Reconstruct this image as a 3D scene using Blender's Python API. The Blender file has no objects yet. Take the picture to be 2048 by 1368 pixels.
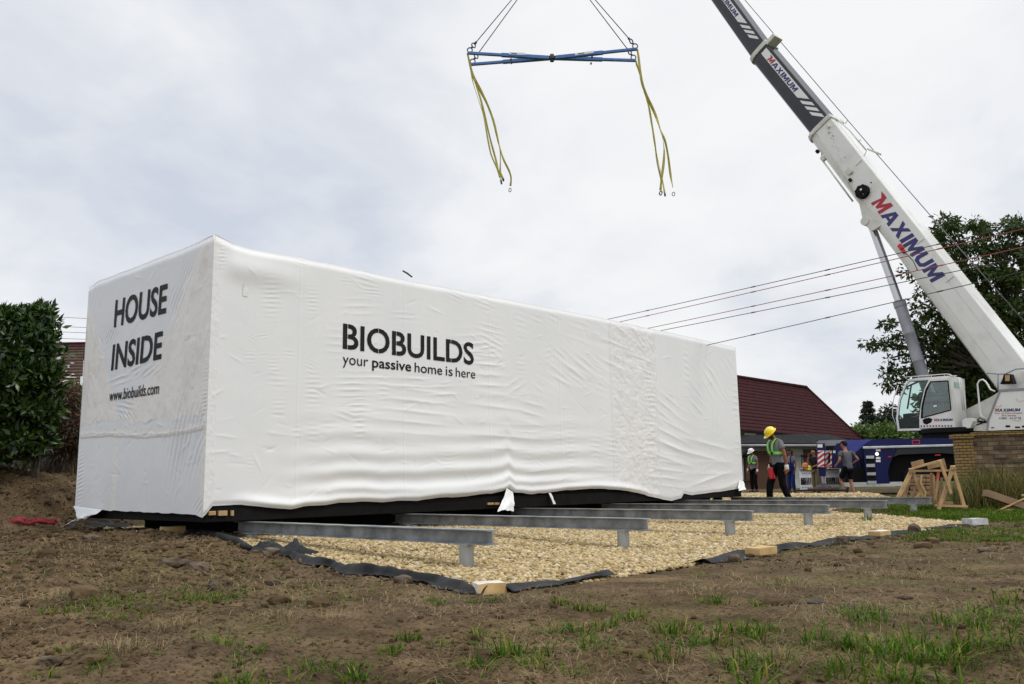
import bpy, bmesh, math, random
import numpy as np
from mathutils import Vector, Matrix
S = bpy.context.scene
COL = S.collection
R = math.radians
random.seed(7); RNG = np.random.default_rng(7)

# ------------------------------------------------------------------ camera
FPX, YAW, PITCH, ROLL = 1728.55, -0.73469, 0.16013, -0.015684
CAM = np.array([9.5455, -5.1622, 0.75])
FW = np.array([math.sin(YAW)*math.cos(PITCH), math.cos(YAW)*math.cos(PITCH), math.sin(PITCH)])
_r = np.array([math.cos(YAW), -math.sin(YAW), 0.0]); _u = np.cross(_r, FW)
RT = math.cos(ROLL)*_r + math.sin(ROLL)*_u
UP = -math.sin(ROLL)*_r + math.cos(ROLL)*_u
RH = np.array([math.cos(YAW), -math.sin(YAW), 0.0])          # level right / level forward
FH = np.array([math.sin(YAW), math.cos(YAW), 0.0])
cd = bpy.data.cameras.new("camera"); cam = bpy.data.objects.new("camera", cd); COL.objects.link(cam)
cd.sensor_width = 36.0; cd.lens = FPX*36.0/2048; cd.clip_start = 0.05; cd.clip_end = 3000
M = Matrix.Identity(4)
for i in range(3):
    M[i][0] = RT[i]; M[i][1] = UP[i]; M[i][2] = -FW[i]; M[i][3] = CAM[i]
cam.matrix_world = M
S.camera = cam

# ------------------------------------------------------------------ sky, sun, exposure
SUN_EL, SUN_AZ = R(52), R(78)          # azimuth clockwise from +Y
W = bpy.data.worlds.new("World"); S.world = W; W.use_nodes = True
nt = W.node_tree; nt.nodes.clear()
def N(t, **k):
    n = nt.nodes.new(t)
    for a, b in k.items(): setattr(n, a, b)
    return n
def L(a, b): nt.links.new(a, b)
def MATH(op, a, b=None, clamp=False):
    n = N('ShaderNodeMath', operation=op, use_clamp=clamp)
    for i, v in enumerate((a, b)):
        if v is None: continue
        if isinstance(v, (int, float)): n.inputs[i].default_value = v
        else: L(v, n.inputs[i])
    return n.outputs[0]
sky = N('ShaderNodeTexSky', sky_type='NISHITA'); sky.sun_disc = False
sky.sun_elevation = SUN_EL; sky.sun_rotation = SUN_AZ
bg1 = N('ShaderNodeBackground'); L(sky.outputs[0], bg1.inputs[0]); bg1.inputs[1].default_value = 0.10
tc = N('ShaderNodeTexCoord'); sx = N('ShaderNodeSeparateXYZ'); L(tc.outputs['Generated'], sx.inputs[0])
zz = MATH('MAXIMUM', sx.outputs[2], 0.0)
den = MATH('ADD', zz, 0.36)
cx = MATH('DIVIDE', sx.outputs[0], den); cy = MATH('DIVIDE', sx.outputs[1], den)
cv = N('ShaderNodeCombineXYZ'); L(cx, cv.inputs[0]); L(cy, cv.inputs[1])
def noise(scale, detail, rough, off, dist=0.0):
    mp = N('ShaderNodeMapping'); mp.inputs['Location'].default_value = off; L(cv.outputs[0], mp.inputs[0])
    n = N('ShaderNodeTexNoise'); n.inputs['Scale'].default_value = scale; n.inputs['Detail'].default_value = detail
    n.inputs['Roughness'].default_value = rough; n.inputs['Distortion'].default_value = dist
    L(mp.outputs[0], n.inputs['Vector']); return n.outputs[0]
n1 = noise(1.15, 7, 0.52, (20.93, 29.65, 26.86), 0.25)
n2 = noise(3.2, 8, 0.55, (0.3, 5.2, 2.0), 0.4)
mixn = MATH('ADD', MATH('MULTIPLY', n1, 0.70), MATH('MULTIPLY', n2, 0.30))
rmp = N('ShaderNodeValToRGB'); L(mixn, rmp.inputs[0])
e = rmp.color_ramp.elements
e[0].position = 0.35; e[0].color = (0.66, 0.705, 0.80, 1)
e[1].position = 0.575; e[1].color = (1.0, 1.0, 1.0, 1)
m = e.new(0.43); m.color = (0.80, 0.83, 0.885, 1)
m = e.new(0.495); m.color = (0.925, 0.94, 0.965, 1)
# an overcast sky is brighter towards the zenith (well above the picture)
zen = MATH('ADD', 0.98, MATH('MULTIPLY', MATH('MAXIMUM', MATH('SUBTRACT', zz, 0.52), 0.0), 2.3))
bg2 = N('ShaderNodeBackground'); L(rmp.outputs[0], bg2.inputs[0]); L(zen, bg2.inputs[1])
mx = N('ShaderNodeMixShader'); mx.inputs[0].default_value = 0.93
L(bg1.outputs[0], mx.inputs[1]); L(bg2.outputs[0], mx.inputs[2])
wo = N('ShaderNodeOutputWorld'); L(mx.outputs[0], wo.inputs[0])
sd = bpy.data.lights.new("sun", 'SUN'); sd.energy = 1.3; sd.angle = R(14); sd.color = (1.0, 0.965, 0.91)
sun = bpy.data.objects.new("sun", sd); COL.objects.link(sun)
_sv = Vector((math.sin(SUN_AZ)*math.cos(SUN_EL), math.cos(SUN_AZ)*math.cos(SUN_EL), math.sin(SUN_EL)))
sun.rotation_euler = _sv.to_track_quat('Z', 'Y').to_euler(); sun.location = (20, 0, 40)
S.view_settings.view_transform = 'Standard'; S.view_settings.look = 'None'
S.view_settings.exposure = 0.0; S.view_settings.gamma = 1.0; S.view_settings.use_curve_mapping = False
S.render.engine = 'CYCLES'
S.cycles.max_bounces = 6; S.cycles.transparent_max_bounces = 8

# ------------------------------------------------------------------ geometry helpers
def ray(px, py): return FW + (px-1024)/FPX*RT + (684-py)/FPX*UP
def atd(px, py, d): return CAM + ray(px, py)*d
def onz(px, py, z):
    d = ray(px, py); return CAM + d*((z-CAM[2])/d[2])
def onx(px, py, x=0.0):
    d = ray(px, py); return CAM + d*((x-CAM[0])/d[0])
def ony(px, py, y=0.0):
    d = ray(px, py); return CAM + d*((y-CAM[1])/d[1])
def onpl(px, py, p0, n):
    d = ray(px, py); return CAM + d*(np.dot(np.asarray(p0)-CAM, n)/np.dot(d, n))
def depth(p): return float(np.dot(np.asarray(p)-CAM, FW))
def ss(a, b, x):
    t = np.clip((np.asarray(x, float)-a)/(b-a), 0, 1); return t*t*(3-2*t)
def _h(ix, iy, s):
    n = (ix*374761393 + iy*668265263 + s*144269504) & 0xffffffff
    n = ((n ^ (n >> 13))*1274126177) & 0xffffffff
    return ((n ^ (n >> 16)) & 0xffffff)/16777215.0
def vn(x, y, s=0):
    x = np.asarray(x, float); y = np.asarray(y, float)
    ix = np.floor(x).astype(np.int64); iy = np.floor(y).astype(np.int64)
    fx = x-ix; fy = y-iy; fx = fx*fx*(3-2*fx); fy = fy*fy*(3-2*fy)
    a = _h(ix, iy, s); b = _h(ix+1, iy, s); c = _h(ix, iy+1, s); d = _h(ix+1, iy+1, s)
    return (a*(1-fx)+b*fx)*(1-fy) + (c*(1-fx)+d*fx)*fy - 0.5
def fbm(x, y, s=0, o=4, g=0.5):
    r = 0; a = 1.0; f = 1.0
    for k in range(o):
        r = r + a*vn(x*f+k*17.3, y*f-k*9.1, s+k); a *= g; f *= 2.03
    return r
def inpoly(x, y, P):
    x = np.asarray(x); y = np.asarray(y); c = np.zeros(x.shape, bool); n = len(P)
    for i in range(n):
        x0, y0 = P[i]; x1, y1 = P[(i+1) % n]
        if y0 == y1: continue
        k = ((y0 > y) != (y1 > y)) & (x < (x1-x0)*(y-y0)/(y1-y0)+x0); c ^= k
    return c

class MB:
    """collects shapes into one mesh object; material slots by index"""
    def __init__(s): s.v = []; s.f = []; s.m = []
    def add(s, V, F, mi=0):
        o = len(s.v); s.v += [tuple(map(float, p)) for p in V]
        s.f += [tuple(i+o for i in q) for q in F]; s.m += [mi]*len(F); return s
    def box(s, c, d, rot=None, mi=0, bev=0.0):
        """box of size d centred at c; bev chamfers every edge"""
        hx, hy, hz = d[0]/2, d[1]/2, d[2]/2
        if bev <= 0:
            V = [(x, y, z) for x in (-hx, hx) for y in (-hy, hy) for z in (-hz, hz)]
            F = [(0,1,3,2), (4,6,7,5), (0,4,5,1), (2,3,7,6), (0,2,6,4), (1,5,7,3)]
        else:
            b = min(bev, hx*.9, hy*.9, hz*.9); V = []; idx = {}
            for sx_ in (-1, 1):
                for sy_ in (-1, 1):
                    for sz_ in (-1, 1):
                        for ax in range(3):
                            p = [sx_*(hx-b), sy_*(hy-b), sz_*(hz-b)]
                            p[ax] = (sx_*hx, sy_*hy, sz_*hz)[ax]
                            idx[(sx_, sy_, sz_, ax)] = len(V); V.append(tuple(p))
            F = []
            def q(*k): F.append(tuple(idx[j] for j in k))
            for t in (-1, 1):
                q((t,-1,-1,0), (t,1,-1,0), (t,1,1,0), (t,-1,1,0))
                q((-1,t,-1,1), (1,t,-1,1), (1,t,1,1), (-1,t,1,1))
                q((-1,-1,t,2), (1,-1,t,2), (1,1,t,2), (-1,1,t,2))
                for t2 in (-1, 1):
                    q((t,t2,-1,0), (t,t2,1,0), (t,t2,1,1), (t,t2,-1,1))
                    q((t,-1,t2,0), (t,1,t2,0), (t,1,t2,2), (t,-1,t2,2))
                    q((-1,t,t2,1), (1,t,t2,1), (1,t,t2,2), (-1,t,t2,2))
                    for t3 in (-1, 1): q((t,t2,t3,0), (t,t2,t3,1), (t,t2,t3,2))
        A = np.array(V)
        if rot is not None: A = A @ np.array(rot).T
        return s.add(A+np.array(c), F, mi)
    def bar(s, a, b, w, h, up=(0,0,1), mi=0, bev=0.0):
        """rectangular bar from a to b, w sideways, h along up"""
        a = np.array(a, float); b = np.array(b, float); x = b-a; l = np.linalg.norm(x); x = x/l
        y = np.cross(np.array(up, float), x)
        if np.linalg.norm(y) < 1e-4: y = np.cross((0, 1, 0.1), x)
        y = y/np.linalg.norm(y); z = np.cross(x, y)
        return s.box((a+b)/2, (l, w, h), np.stack([x, y, z], 1), mi, bev)
    def tube(s, P, r, n=8, mi=0, cap=True):
        P = np.array(P, float); k = len(P); r = np.full(k, r) if np.isscalar(r) else np.array(r)
        T = np.gradient(P, axis=0); T /= (np.linalg.norm(T, axis=1)[:, None]+1e-9)
        ref = np.array((0, 0, 1.0)) if abs(T[0][2]) < .9 else np.array((1.0, 0, 0))
        V = []; F = []
        for i in range(k):
            a = np.cross(T[i], ref); a /= np.linalg.norm(a)+1e-9; b = np.cross(T[i], a); ref = np.cross(a, T[i])
            for j in range(n):
                t = 2*math.pi*j/n; V.append(P[i]+r[i]*(math.cos(t)*a+math.sin(t)*b))
        for i in range(k-1):
            for j in range(n):
                F.append((i*n+j, i*n+(j+1) % n, (i+1)*n+(j+1) % n, (i+1)*n+j))
        if cap: F.append(tuple(range(n-1, -1, -1))); F.append(tuple(range((k-1)*n, k*n)))
        return s.add(V, F, mi)
    def loft(s, rings, mi=0, cap=True, close=True):
        n = len(rings[0]); V = [p for r_ in rings for p in r_]; F = []
        for i in range(len(rings)-1):
            for j in range(n if close else n-1):
                F.append((i*n+j, i*n+(j+1) % n, (i+1)*n+(j+1) % n, (i+1)*n+j))
        if cap and close: F.append(tuple(range(n-1, -1, -1))); F.append(tuple(range(len(V)-n, len(V))))
        return s.add(V, F, mi)
    def lathe(s, prof, c, axis=(0,0,1), n=16, mi=0):
        """prof = [(r, h)...] turned about axis through c"""
        ax = np.array(axis, float); ax /= np.linalg.norm(ax)
        a = np.cross(ax, (0, 0, 1.0) if abs(ax[2]) < .9 else (1.0, 0, 0)); a /= np.linalg.norm(a); b = np.cross(ax, a)
        rings = [[np.array(c)+ax*h+max(r_, 1e-4)*(math.cos(2*math.pi*j/n)*a+math.sin(2*math.pi*j/n)*b) for j in range(n)] for r_, h in prof]
        return s.loft(rings, mi)
    def prism(s, poly, off, mi=0):
        """polygon of 3-D points pushed along vector off, closed"""
        P = np.array(poly, float); n = len(P); Q = P+np.array(off)
        F = [tuple(range(n)), tuple(range(2*n-1, n-1, -1))]+[(i, i+n, (i+1) % n+n, (i+1) % n) for i in range(n)]
        return s.add(list(P)+list(Q), F, mi)
    def grid(s, P, mi=0):
        """P[i][j] points -> sheet"""
        P = np.asarray(P); a, b = P.shape[:2]
        F = [(i*b+j, (i+1)*b+j, (i+1)*b+j+1, i*b+j+1) for i in range(a-1) for j in range(b-1)]
        return s.add(P.reshape(-1, 3), F, mi)
    def build(s, name, mats, parent=None, smooth=False, auto=None):
        me = bpy.data.meshes.new(name)
        V = s.v
        if parent is not None and 'MI' in globals() and parent.name in MI:
            A = np.array(V); A = A @ MI[parent.name][:3, :3].T + MI[parent.name][:3, 3]; V = A.tolist()
        me.from_pydata(V, [], s.f)
        mats = mats if isinstance(mats, (list, tuple)) else [mats]
        for m_ in mats: me.materials.append(m_)
        if any(s.m): me.polygons.foreach_set('material_index', s.m)
        return finish(me, name, parent, smooth, auto)
MI = {}
def finish(me, name, parent=None, smooth=False, auto=None):
    bm = bmesh.new(); bm.from_mesh(me); bmesh.ops.recalc_face_normals(bm, faces=bm.faces); bm.to_mesh(me); bm.free()
    if smooth:
        me.polygons.foreach_set('use_smooth', [True]*len(me.polygons))
        if auto: me.set_sharp_from_angle(angle=R(auto))
    o = bpy.data.objects.new(name, me); COL.objects.link(o)
    if parent is not None: inherit(o, parent)
    return o
def inherit(o, parent):
    o.parent = parent
    if parent.name in MI: MI[o.name] = MI[parent.name]
def raw(name, V, F, mats, parent=None, smooth=False, mi=None):
    """fast mesh from numpy arrays; F (n,k) all of one size"""
    me = bpy.data.meshes.new(name); V = np.asarray(V, np.float32); F = np.asarray(F, np.int32)
    if parent is not None and parent.name in MI: V = (V @ MI[parent.name][:3, :3].T + MI[parent.name][:3, 3]).astype(np.float32)
    n, k = F.shape
    me.vertices.add(len(V)); me.vertices.foreach_set('co', V.ravel())
    me.loops.add(n*k); me.loops.foreach_set('vertex_index', F.ravel())
    me.polygons.add(n); me.polygons.foreach_set('loop_start', np.arange(0, n*k, k, dtype=np.int32))
    try: me.polygons.foreach_set('loop_total', np.full(n, k, np.int32))
    except Exception: pass
    for m_ in (mats if isinstance(mats, (list, tuple)) else [mats]): me.materials.append(m_)
    if mi is not None: me.polygons.foreach_set('material_index', np.asarray(mi, np.int32))
    if smooth: me.polygons.foreach_set('use_smooth', np.ones(n, bool))
    me.update(calc_edges=True)
    o = bpy.data.objects.new(name, me); COL.objects.link(o)
    if parent is not None: inherit(o, parent)
    return o
def tag(o, label=None, cat=None, group=None, kind=None):
    if label: o['label'] = label
    if cat: o['category'] = cat
    if group: o['group'] = group
    if kind: o['kind'] = kind
    return o
def thing(name, label, cat, loc=(0,0,0), rz=0.0, group=None, local=False):
    """Empty at the thing's base. Parts are given in world coordinates unless local."""
    o = bpy.data.objects.new(name, None); COL.objects.link(o); o.empty_display_size = 0.2
    o.location = [float(a) for a in loc]; o.rotation_euler = (0, 0, rz)
    if not local:
        m_ = Matrix.Translation(o.location) @ Matrix.Rotation(rz, 4, 'Z'); MI[o.name] = np.array(m_.inverted())
    return tag(o, label, cat, group)
def copy_tree(o, parent=None):
    c = o.copy(); COL.objects.link(c)
    if parent is not None: c.parent = parent
    for ch in list(o.children): copy_tree(ch, c)
    return c
# ------------------------------------------------------------------ materials
MATS = {}
def mat(name, c1, c2=None, rough=0.7, metal=0.0, scale=8.0, detail=5, bump=0.0, bscale=None, spec=0.5, island=False,
        stretch=(1,1,1), lo=0.35, hi=0.65, trans=0.0, coat=0.0):
    m_ = bpy.data.materials.new(name); m_.use_nodes = True; t = m_.node_tree; b = t.nodes['Principled BSDF']
    def nn(ty): return t.nodes.new(ty)
    tcx = nn('ShaderNodeTexCoord'); mp = nn('ShaderNodeMapping'); mp.inputs['Scale'].default_value = stretch
    t.links.new(tcx.outputs['Object'], mp.inputs[0])
    b.inputs['Roughness'].default_value = rough; b.inputs['Metallic'].default_value = metal
    b.inputs['Specular IOR Level'].default_value = spec
    if coat: b.inputs['Coat Weight'].default_value = coat; b.inputs['Coat Roughness'].default_value = 0.08
    if c2 is None: b.inputs['Base Color'].default_value = (*c1, 1)
    else:
        rp = nn('ShaderNodeValToRGB'); rp.color_ramp.elements[0].color = (*c1, 1); rp.color_ramp.elements[1].color = (*c2, 1)
        if island:
            g = nn('ShaderNodeNewGeometry'); t.links.new(g.outputs['Random Per Island'], rp.inputs[0])
        else:
            n_ = nn('ShaderNodeTexNoise'); n_.inputs['Scale'].default_value = scale; n_.inputs['Detail'].default_value = detail
            n_.inputs['Roughness'].default_value = 0.6
            t.links.new(mp.outputs[0], n_.inputs['Vector']); t.links.new(n_.outputs[0], rp.inputs[0])
            rp.color_ramp.elements[0].position = lo; rp.color_ramp.elements[1].position = hi
        t.links.new(rp.outputs[0], b.inputs['Base Color'])
        m_['ramp'] = rp.name
    if bump:
        n2_ = nn('ShaderNodeTexNoise'); n2_.inputs['Scale'].default_value = bscale or scale*3; n2_.inputs['Detail'].default_value = 6
        t.links.new(mp.outputs[0], n2_.inputs['Vector'])
        bp = nn('ShaderNodeBump'); bp.inputs['Strength'].default_value = 1.0; bp.inputs['Distance'].default_value = bump
        t.links.new(n2_.outputs[0], bp.inputs['Height']); t.links.new(bp.outputs[0], b.inputs['Normal'])
    if trans:
        tr = nn('ShaderNodeBsdfTranslucent'); mxs = nn('ShaderNodeMixShader'); mxs.inputs[0].default_value = trans
        if c2 is not None: t.links.new(rp.outputs[0], tr.inputs[0])
        else: tr.inputs[0].default_value = (*c1, 1)
        out = t.nodes['Material Output']
        t.links.new(b.outputs[0], mxs.inputs[1]); t.links.new(tr.outputs[0], mxs.inputs[2]); t.links.new(mxs.outputs[0], out.inputs[0])
    MATS[name] = m_; return m_
def ramp3(m_, stops):
    rp = m_.node_tree.nodes[m_['ramp']].color_ramp
    while len(rp.elements) > 2: rp.elements.remove(rp.elements[1])
    rp.elements[0].position, rp.elements[0].color = stops[0][0], (*stops[0][1], 1)
    rp.elements[1].position, rp.elements[1].color = stops[-1][0], (*stops[-1][1], 1)
    for p, c in stops[1:-1]: rp.elements.new(p).color = (*c, 1)
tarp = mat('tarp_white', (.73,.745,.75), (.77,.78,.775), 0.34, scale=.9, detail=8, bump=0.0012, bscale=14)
tarp_s = mat('tarp_shaded_side', (.67,.70,.74), (.72,.745,.775), 0.34, scale=.9, detail=8, bump=0.0012, bscale=14)  # same sheet, darker and bluer to paint the shade on the short side
film = mat('tarp_film', (.62,.60,.565), (.75,.74,.72), 0.30, scale=2.2, detail=8, bump=0.010, bscale=10, lo=.25, hi=.5, stretch=(1,1,.55))
tape = mat('tarp_tape', (.725,.725,.715), (.78,.78,.772), 0.38, scale=3, bump=0.008, bscale=12)
paint_k = mat('black_paint', (.006,.006,.007), (.016,.016,.018), 0.6, scale=6, spec=.2)
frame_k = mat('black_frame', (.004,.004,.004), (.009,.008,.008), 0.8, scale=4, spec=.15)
galv = mat('galvanised_steel', (.13,.145,.16), (.36,.38,.40), 0.40, 0.45, scale=4, detail=9, lo=.34, hi=.66, bump=.001, bscale=30)
galv_p = mat('galvanised_pipe', (.33,.35,.36), (.48,.50,.51), 0.45, 0.7, scale=7, stretch=(1,1,.3), bump=.001)
wood = mat('fresh_timber', (.36,.225,.10), (.52,.345,.165), 0.65, scale=5, stretch=(1,1,1), bump=.002)
wood2 = mat('aged_timber', (.23,.14,.065), (.35,.225,.11), 0.7, scale=6, bump=.002)
wood_d = mat('dark_timber', (.055,.022,.010), (.085,.036,.016), 0.7, scale=3, stretch=(9,9,.6), bump=.003)
card = mat('brown_board', (.19,.12,.07), (.26,.175,.10), 0.8, scale=4)
stone = mat('gravel_stone', (.3,.3,.3), (.5,.5,.5), 0.8, island=True)
ramp3(stone, [(0,(.19,.14,.066)), (.15,(.31,.225,.10)), (.5,(.41,.305,.145)), (.82,(.50,.39,.21)), (.96,(.58,.51,.37)), (1,(.22,.20,.165))])
gbed = mat('gravel_bed', (.12,.088,.046), (.29,.215,.115), 0.9, scale=26, bump=.03, bscale=24)
soil = mat('soil', (.085,.058,.037), (.215,.158,.105), 0.95, scale=2.2, detail=12, bump=.035, bscale=11, spec=.15)
ramp3(soil, [(.30,(.030,.018,.008)), (.44,(.074,.047,.023)), (.57,(.128,.085,.044)), (.72,(.21,.150,.083))])
clod = mat('clod', (.045,.029,.015), (.135,.092,.050), 0.95, island=True, spec=.15)
rock = mat('field_stone', (.060,.044,.030), (.155,.122,.090), 0.95, scale=7, detail=9, bump=.02, bscale=14, spec=.15)
concrete = mat('pale_concrete', (.38,.39,.39), (.55,.56,.56), 0.9, scale=8, bump=.005)
brick_y = mat('yellow_block', (.45,.29,.11), (.56,.38,.17), 0.8, scale=7, bump=.004)
mortar_w = mat('mortar_white', (.50,.46,.40), (.66,.63,.57), 0.9, scale=10, bump=.006)
geo = mat('geotextile', (.012,.0125,.014), (.036,.037,.041), 0.8, spec=.2, scale=5, bump=.006, bscale=18)
grass_m = mat('grass_blades', (.05,.10,.012), (.13,.2,.03), 0.6, island=True, trans=.25, spec=.12)
ramp3(grass_m, [(0,(.026,.074,.003)), (.55,(.056,.132,.005)), (.85,(.110,.168,.012)), (1,(.26,.20,.05))])
straw = mat('dry_straw', (.12,.085,.038), (.33,.25,.125), 0.7, island=True, trans=.15)
tallg = mat('tall_grass', (.06,.1,.02), (.2,.19,.08), 0.6, island=True, trans=.25, spec=.15)
ramp3(tallg, [(0,(.030,.046,.009)), (.4,(.065,.085,.016)), (.65,(.15,.125,.038)), (1,(.30,.23,.095))])
leaf_w = mat('walnut_leaf', (.02,.05,.008), (.1,.16,.03), 0.45, island=True, trans=.30, spec=.25)
ramp3(leaf_w, [(0,(.014,.030,.006)), (.5,(.034,.064,.010)), (1,(.085,.13,.024))])
leaf_l = mat('laurel_leaf', (.02,.05,.008), (.1,.16,.03), 0.34, island=True, trans=.25)
ramp3(leaf_l, [(0,(.007,.018,.003)), (.5,(.020,.049,.007)), (.8,(.036,.085,.011)), (1,(.11,.18,.03))])
leaf_b = mat('hedge_leaf', (.03,.07,.01), (.14,.22,.04), 0.5, island=True, trans=.25)
leaf_r = mat('reddish_leaf', (.05,.05,.02), (.13,.06,.04), 0.6, island=True, trans=.2)
needle = mat('spruce_needle', (.010,.020,.010), (.035,.055,.026), 0.7, island=True)
bark = mat('bark', (.05,.04,.03), (.11,.09,.07), 0.95, scale=9, bump=.02)
cr_w = mat('crane_white', (.60,.60,.56), (.76,.765,.74), 0.35, scale=1.6, detail=10, coat=.2, lo=.2, hi=.5)
cr_w2 = mat('crane_white_grimy', (.55,.54,.48), (.70,.695,.65), 0.4, scale=2.5)
cr_g = mat('crane_grey', (.022,.026,.033), (.030,.035,.043), 0.38, scale=1.5, coat=.1, spec=.35)
cr_gl = mat('crane_light_grey', (.20,.215,.24), (.27,.285,.31), 0.4, scale=2, coat=.2)
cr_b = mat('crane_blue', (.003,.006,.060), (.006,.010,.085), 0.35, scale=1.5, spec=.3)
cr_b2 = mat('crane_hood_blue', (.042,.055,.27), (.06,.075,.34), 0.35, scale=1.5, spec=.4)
alu = mat('aluminium', (.46,.48,.50), (.60,.62,.64), 0.35, 0.8, scale=4)
chrome = mat('chrome', (.50,.50,.53), None, 0.2, 1.0)
rubber = mat('rubber', (.007,.007,.007), (.016,.016,.016), 0.85, scale=8, spec=.2)
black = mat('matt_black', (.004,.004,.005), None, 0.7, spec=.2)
dgrey = mat('dark_grey', (.022,.022,.025), (.04,.04,.044), 0.6, scale=4, spec=.25)
red = mat('signal_red', (.45,.012,.025), (.55,.02,.035), 0.45, scale=3)
red_l = mat('decal_red', (.42,.008,.03), None, 0.4)
blue_l = mat('decal_blue', (.022,.024,.15), None, 0.4)
white_l = mat('decal_white', (.78,.79,.80), None, 0.4)
grey_l = mat('decal_grey', (.12,.12,.13), None, 0.5)
white_p = mat('white_plastic', (.82,.83,.84), (.88,.885,.89), 0.45, scale=5)
blue_s = mat('spreader_blue', (.045,.13,.38), (.07,.18,.46), 0.38, scale=2, coat=.2)
wire_s = mat('steel_rope', (.10,.10,.11), (.18,.18,.19), 0.5, 0.6, scale=30)
web_y = mat('yellow_webbing', (.36,.31,.055), (.52,.46,.10), 0.75, scale=6)
web_r = mat('red_webbing', (.15,.006,.012), (.26,.016,.022), 0.75, scale=12, bump=.004)
shackle = mat('dark_steel', (.04,.04,.045), (.09,.09,.10), 0.5, 0.6, scale=10)
cable_k = mat('black_cable', (.02,.02,.022), None, 0.6)
cable_r = mat('red_cable', (.20,.03,.035), (.28,.06,.06), 0.6, scale=2)
roof_r = mat('dark_red_tin', (.030,.0075,.0085), (.047,.0135,.0145), 0.75, scale=3, detail=8, spec=.06)
roof_b = mat('brown_tiles', (.050,.031,.023), (.088,.058,.043), 0.85, scale=5, bump=.01, spec=.15)
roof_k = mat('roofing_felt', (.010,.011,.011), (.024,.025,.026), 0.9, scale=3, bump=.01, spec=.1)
plaster = mat('white_plaster', (.30,.31,.305), (.47,.48,.47), 0.9, scale=1.8, detail=9, bump=.006)
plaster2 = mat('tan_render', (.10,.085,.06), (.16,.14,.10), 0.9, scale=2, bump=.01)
block_g = mat('grey_block', (.09,.09,.088), (.15,.15,.145), 0.95, scale=4, bump=.01)
skin = mat('skin', (.27,.12,.072), (.34,.16,.10), 0.55, spec=.3, scale=9)
skin_d = mat('tanned_skin', (.19,.075,.042), (.25,.105,.06), 0.55, spec=.3, scale=9)
hair_m = mat('dark_hair', (.008,.006,.005), (.02,.015,.011), 0.8, scale=40, spec=.1)
tee = mat('grey_shirt', (.15,.15,.17), (.20,.20,.22), 0.9, spec=.1, scale=6, bump=.006, bscale=14)
tee_d = mat('slate_shirt', (.075,.075,.092), (.10,.10,.12), 0.9, spec=.1, scale=6, bump=.006, bscale=14)
tee_k = mat('charcoal_shirt', (.014,.015,.018), (.024,.025,.029), 0.9, spec=.1, scale=6, bump=.005)
trous = mat('black_trousers', (.004,.004,.005), (.009,.009,.010), 0.9, spec=.08, scale=6, bump=.006)
khaki = mat('khaki_trousers', (.16,.12,.075), (.22,.17,.105), 0.9, scale=6, bump=.006)
over = mat('blue_overalls', (.010,.022,.10), (.016,.032,.14), 0.85, spec=.1, scale=6, bump=.006)
navy = mat('navy_shorts', (.005,.005,.010), (.009,.009,.015), 0.9, spec=.08, scale=6)
hivis = mat('hivis_green', (.20,.62,.09), (.28,.72,.13), 0.6, scale=8)
helm_y = mat('yellow_helmet', (.80,.62,.004), None, 0.3, coat=.4)
helm_w = mat('white_helmet', (.80,.80,.80), None, 0.3, coat=.4)
glove_o = mat('orange_rubber', (.42,.13,.03), (.50,.17,.05), 0.7, scale=12)
glove_w = mat('white_knit', (.55,.53,.50), (.68,.66,.62), 0.9, scale=20)
boot_m = mat('dark_leather', (.02,.017,.015), (.05,.04,.034), 0.7, scale=8)
lamp_m = bpy.data.materials.new('lit_lamp'); lamp_m.use_nodes = True
_b = lamp_m.node_tree.nodes['Principled BSDF']; _b.inputs['Emission Color'].default_value = (1,.95,.72,1); _b.inputs['Emission Strength'].default_value = 1.5
def glass(name, tint, gloss=0.12):
    m_ = bpy.data.materials.new(name); m_.use_nodes = True; t = m_.node_tree; t.nodes.clear()
    tr = t.nodes.new('ShaderNodeBsdfTransparent'); tr.inputs[0].default_value = (*tint, 1)
    gl = t.nodes.new('ShaderNodeBsdfGlossy'); gl.inputs[1].default_value = 0.03; gl.inputs[0].default_value = (.8,.9,.88,1)
    lw = t.nodes.new('ShaderNodeLayerWeight'); lw.inputs[0].default_value = .25
    ad = t.nodes.new('ShaderNodeMath'); ad.operation = 'ADD'; ad.use_clamp = True; ad.inputs[1].default_value = gloss
    mu = t.nodes.new('ShaderNodeMath'); mu.operation = 'MULTIPLY'; mu.inputs[1].default_value = .5
    mxs = t.nodes.new('ShaderNodeMixShader'); o = t.nodes.new('ShaderNodeOutputMaterial')
    t.links.new(lw.outputs['Fresnel'], mu.inputs[0]); t.links.new(mu.outputs[0], ad.inputs[0]); t.links.new(ad.outputs[0], mxs.inputs[0])
    t.links.new(tr.outputs[0], mxs.inputs[1]); t.links.new(gl.outputs[0], mxs.inputs[2]); t.links.new(mxs.outputs[0], o.inputs[0])
    return m_
glass_c = glass('cab_glass', (.74,.86,.83), .02)
glass_d = glass('tinted_glass', (.55,.70,.67), .16)
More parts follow.
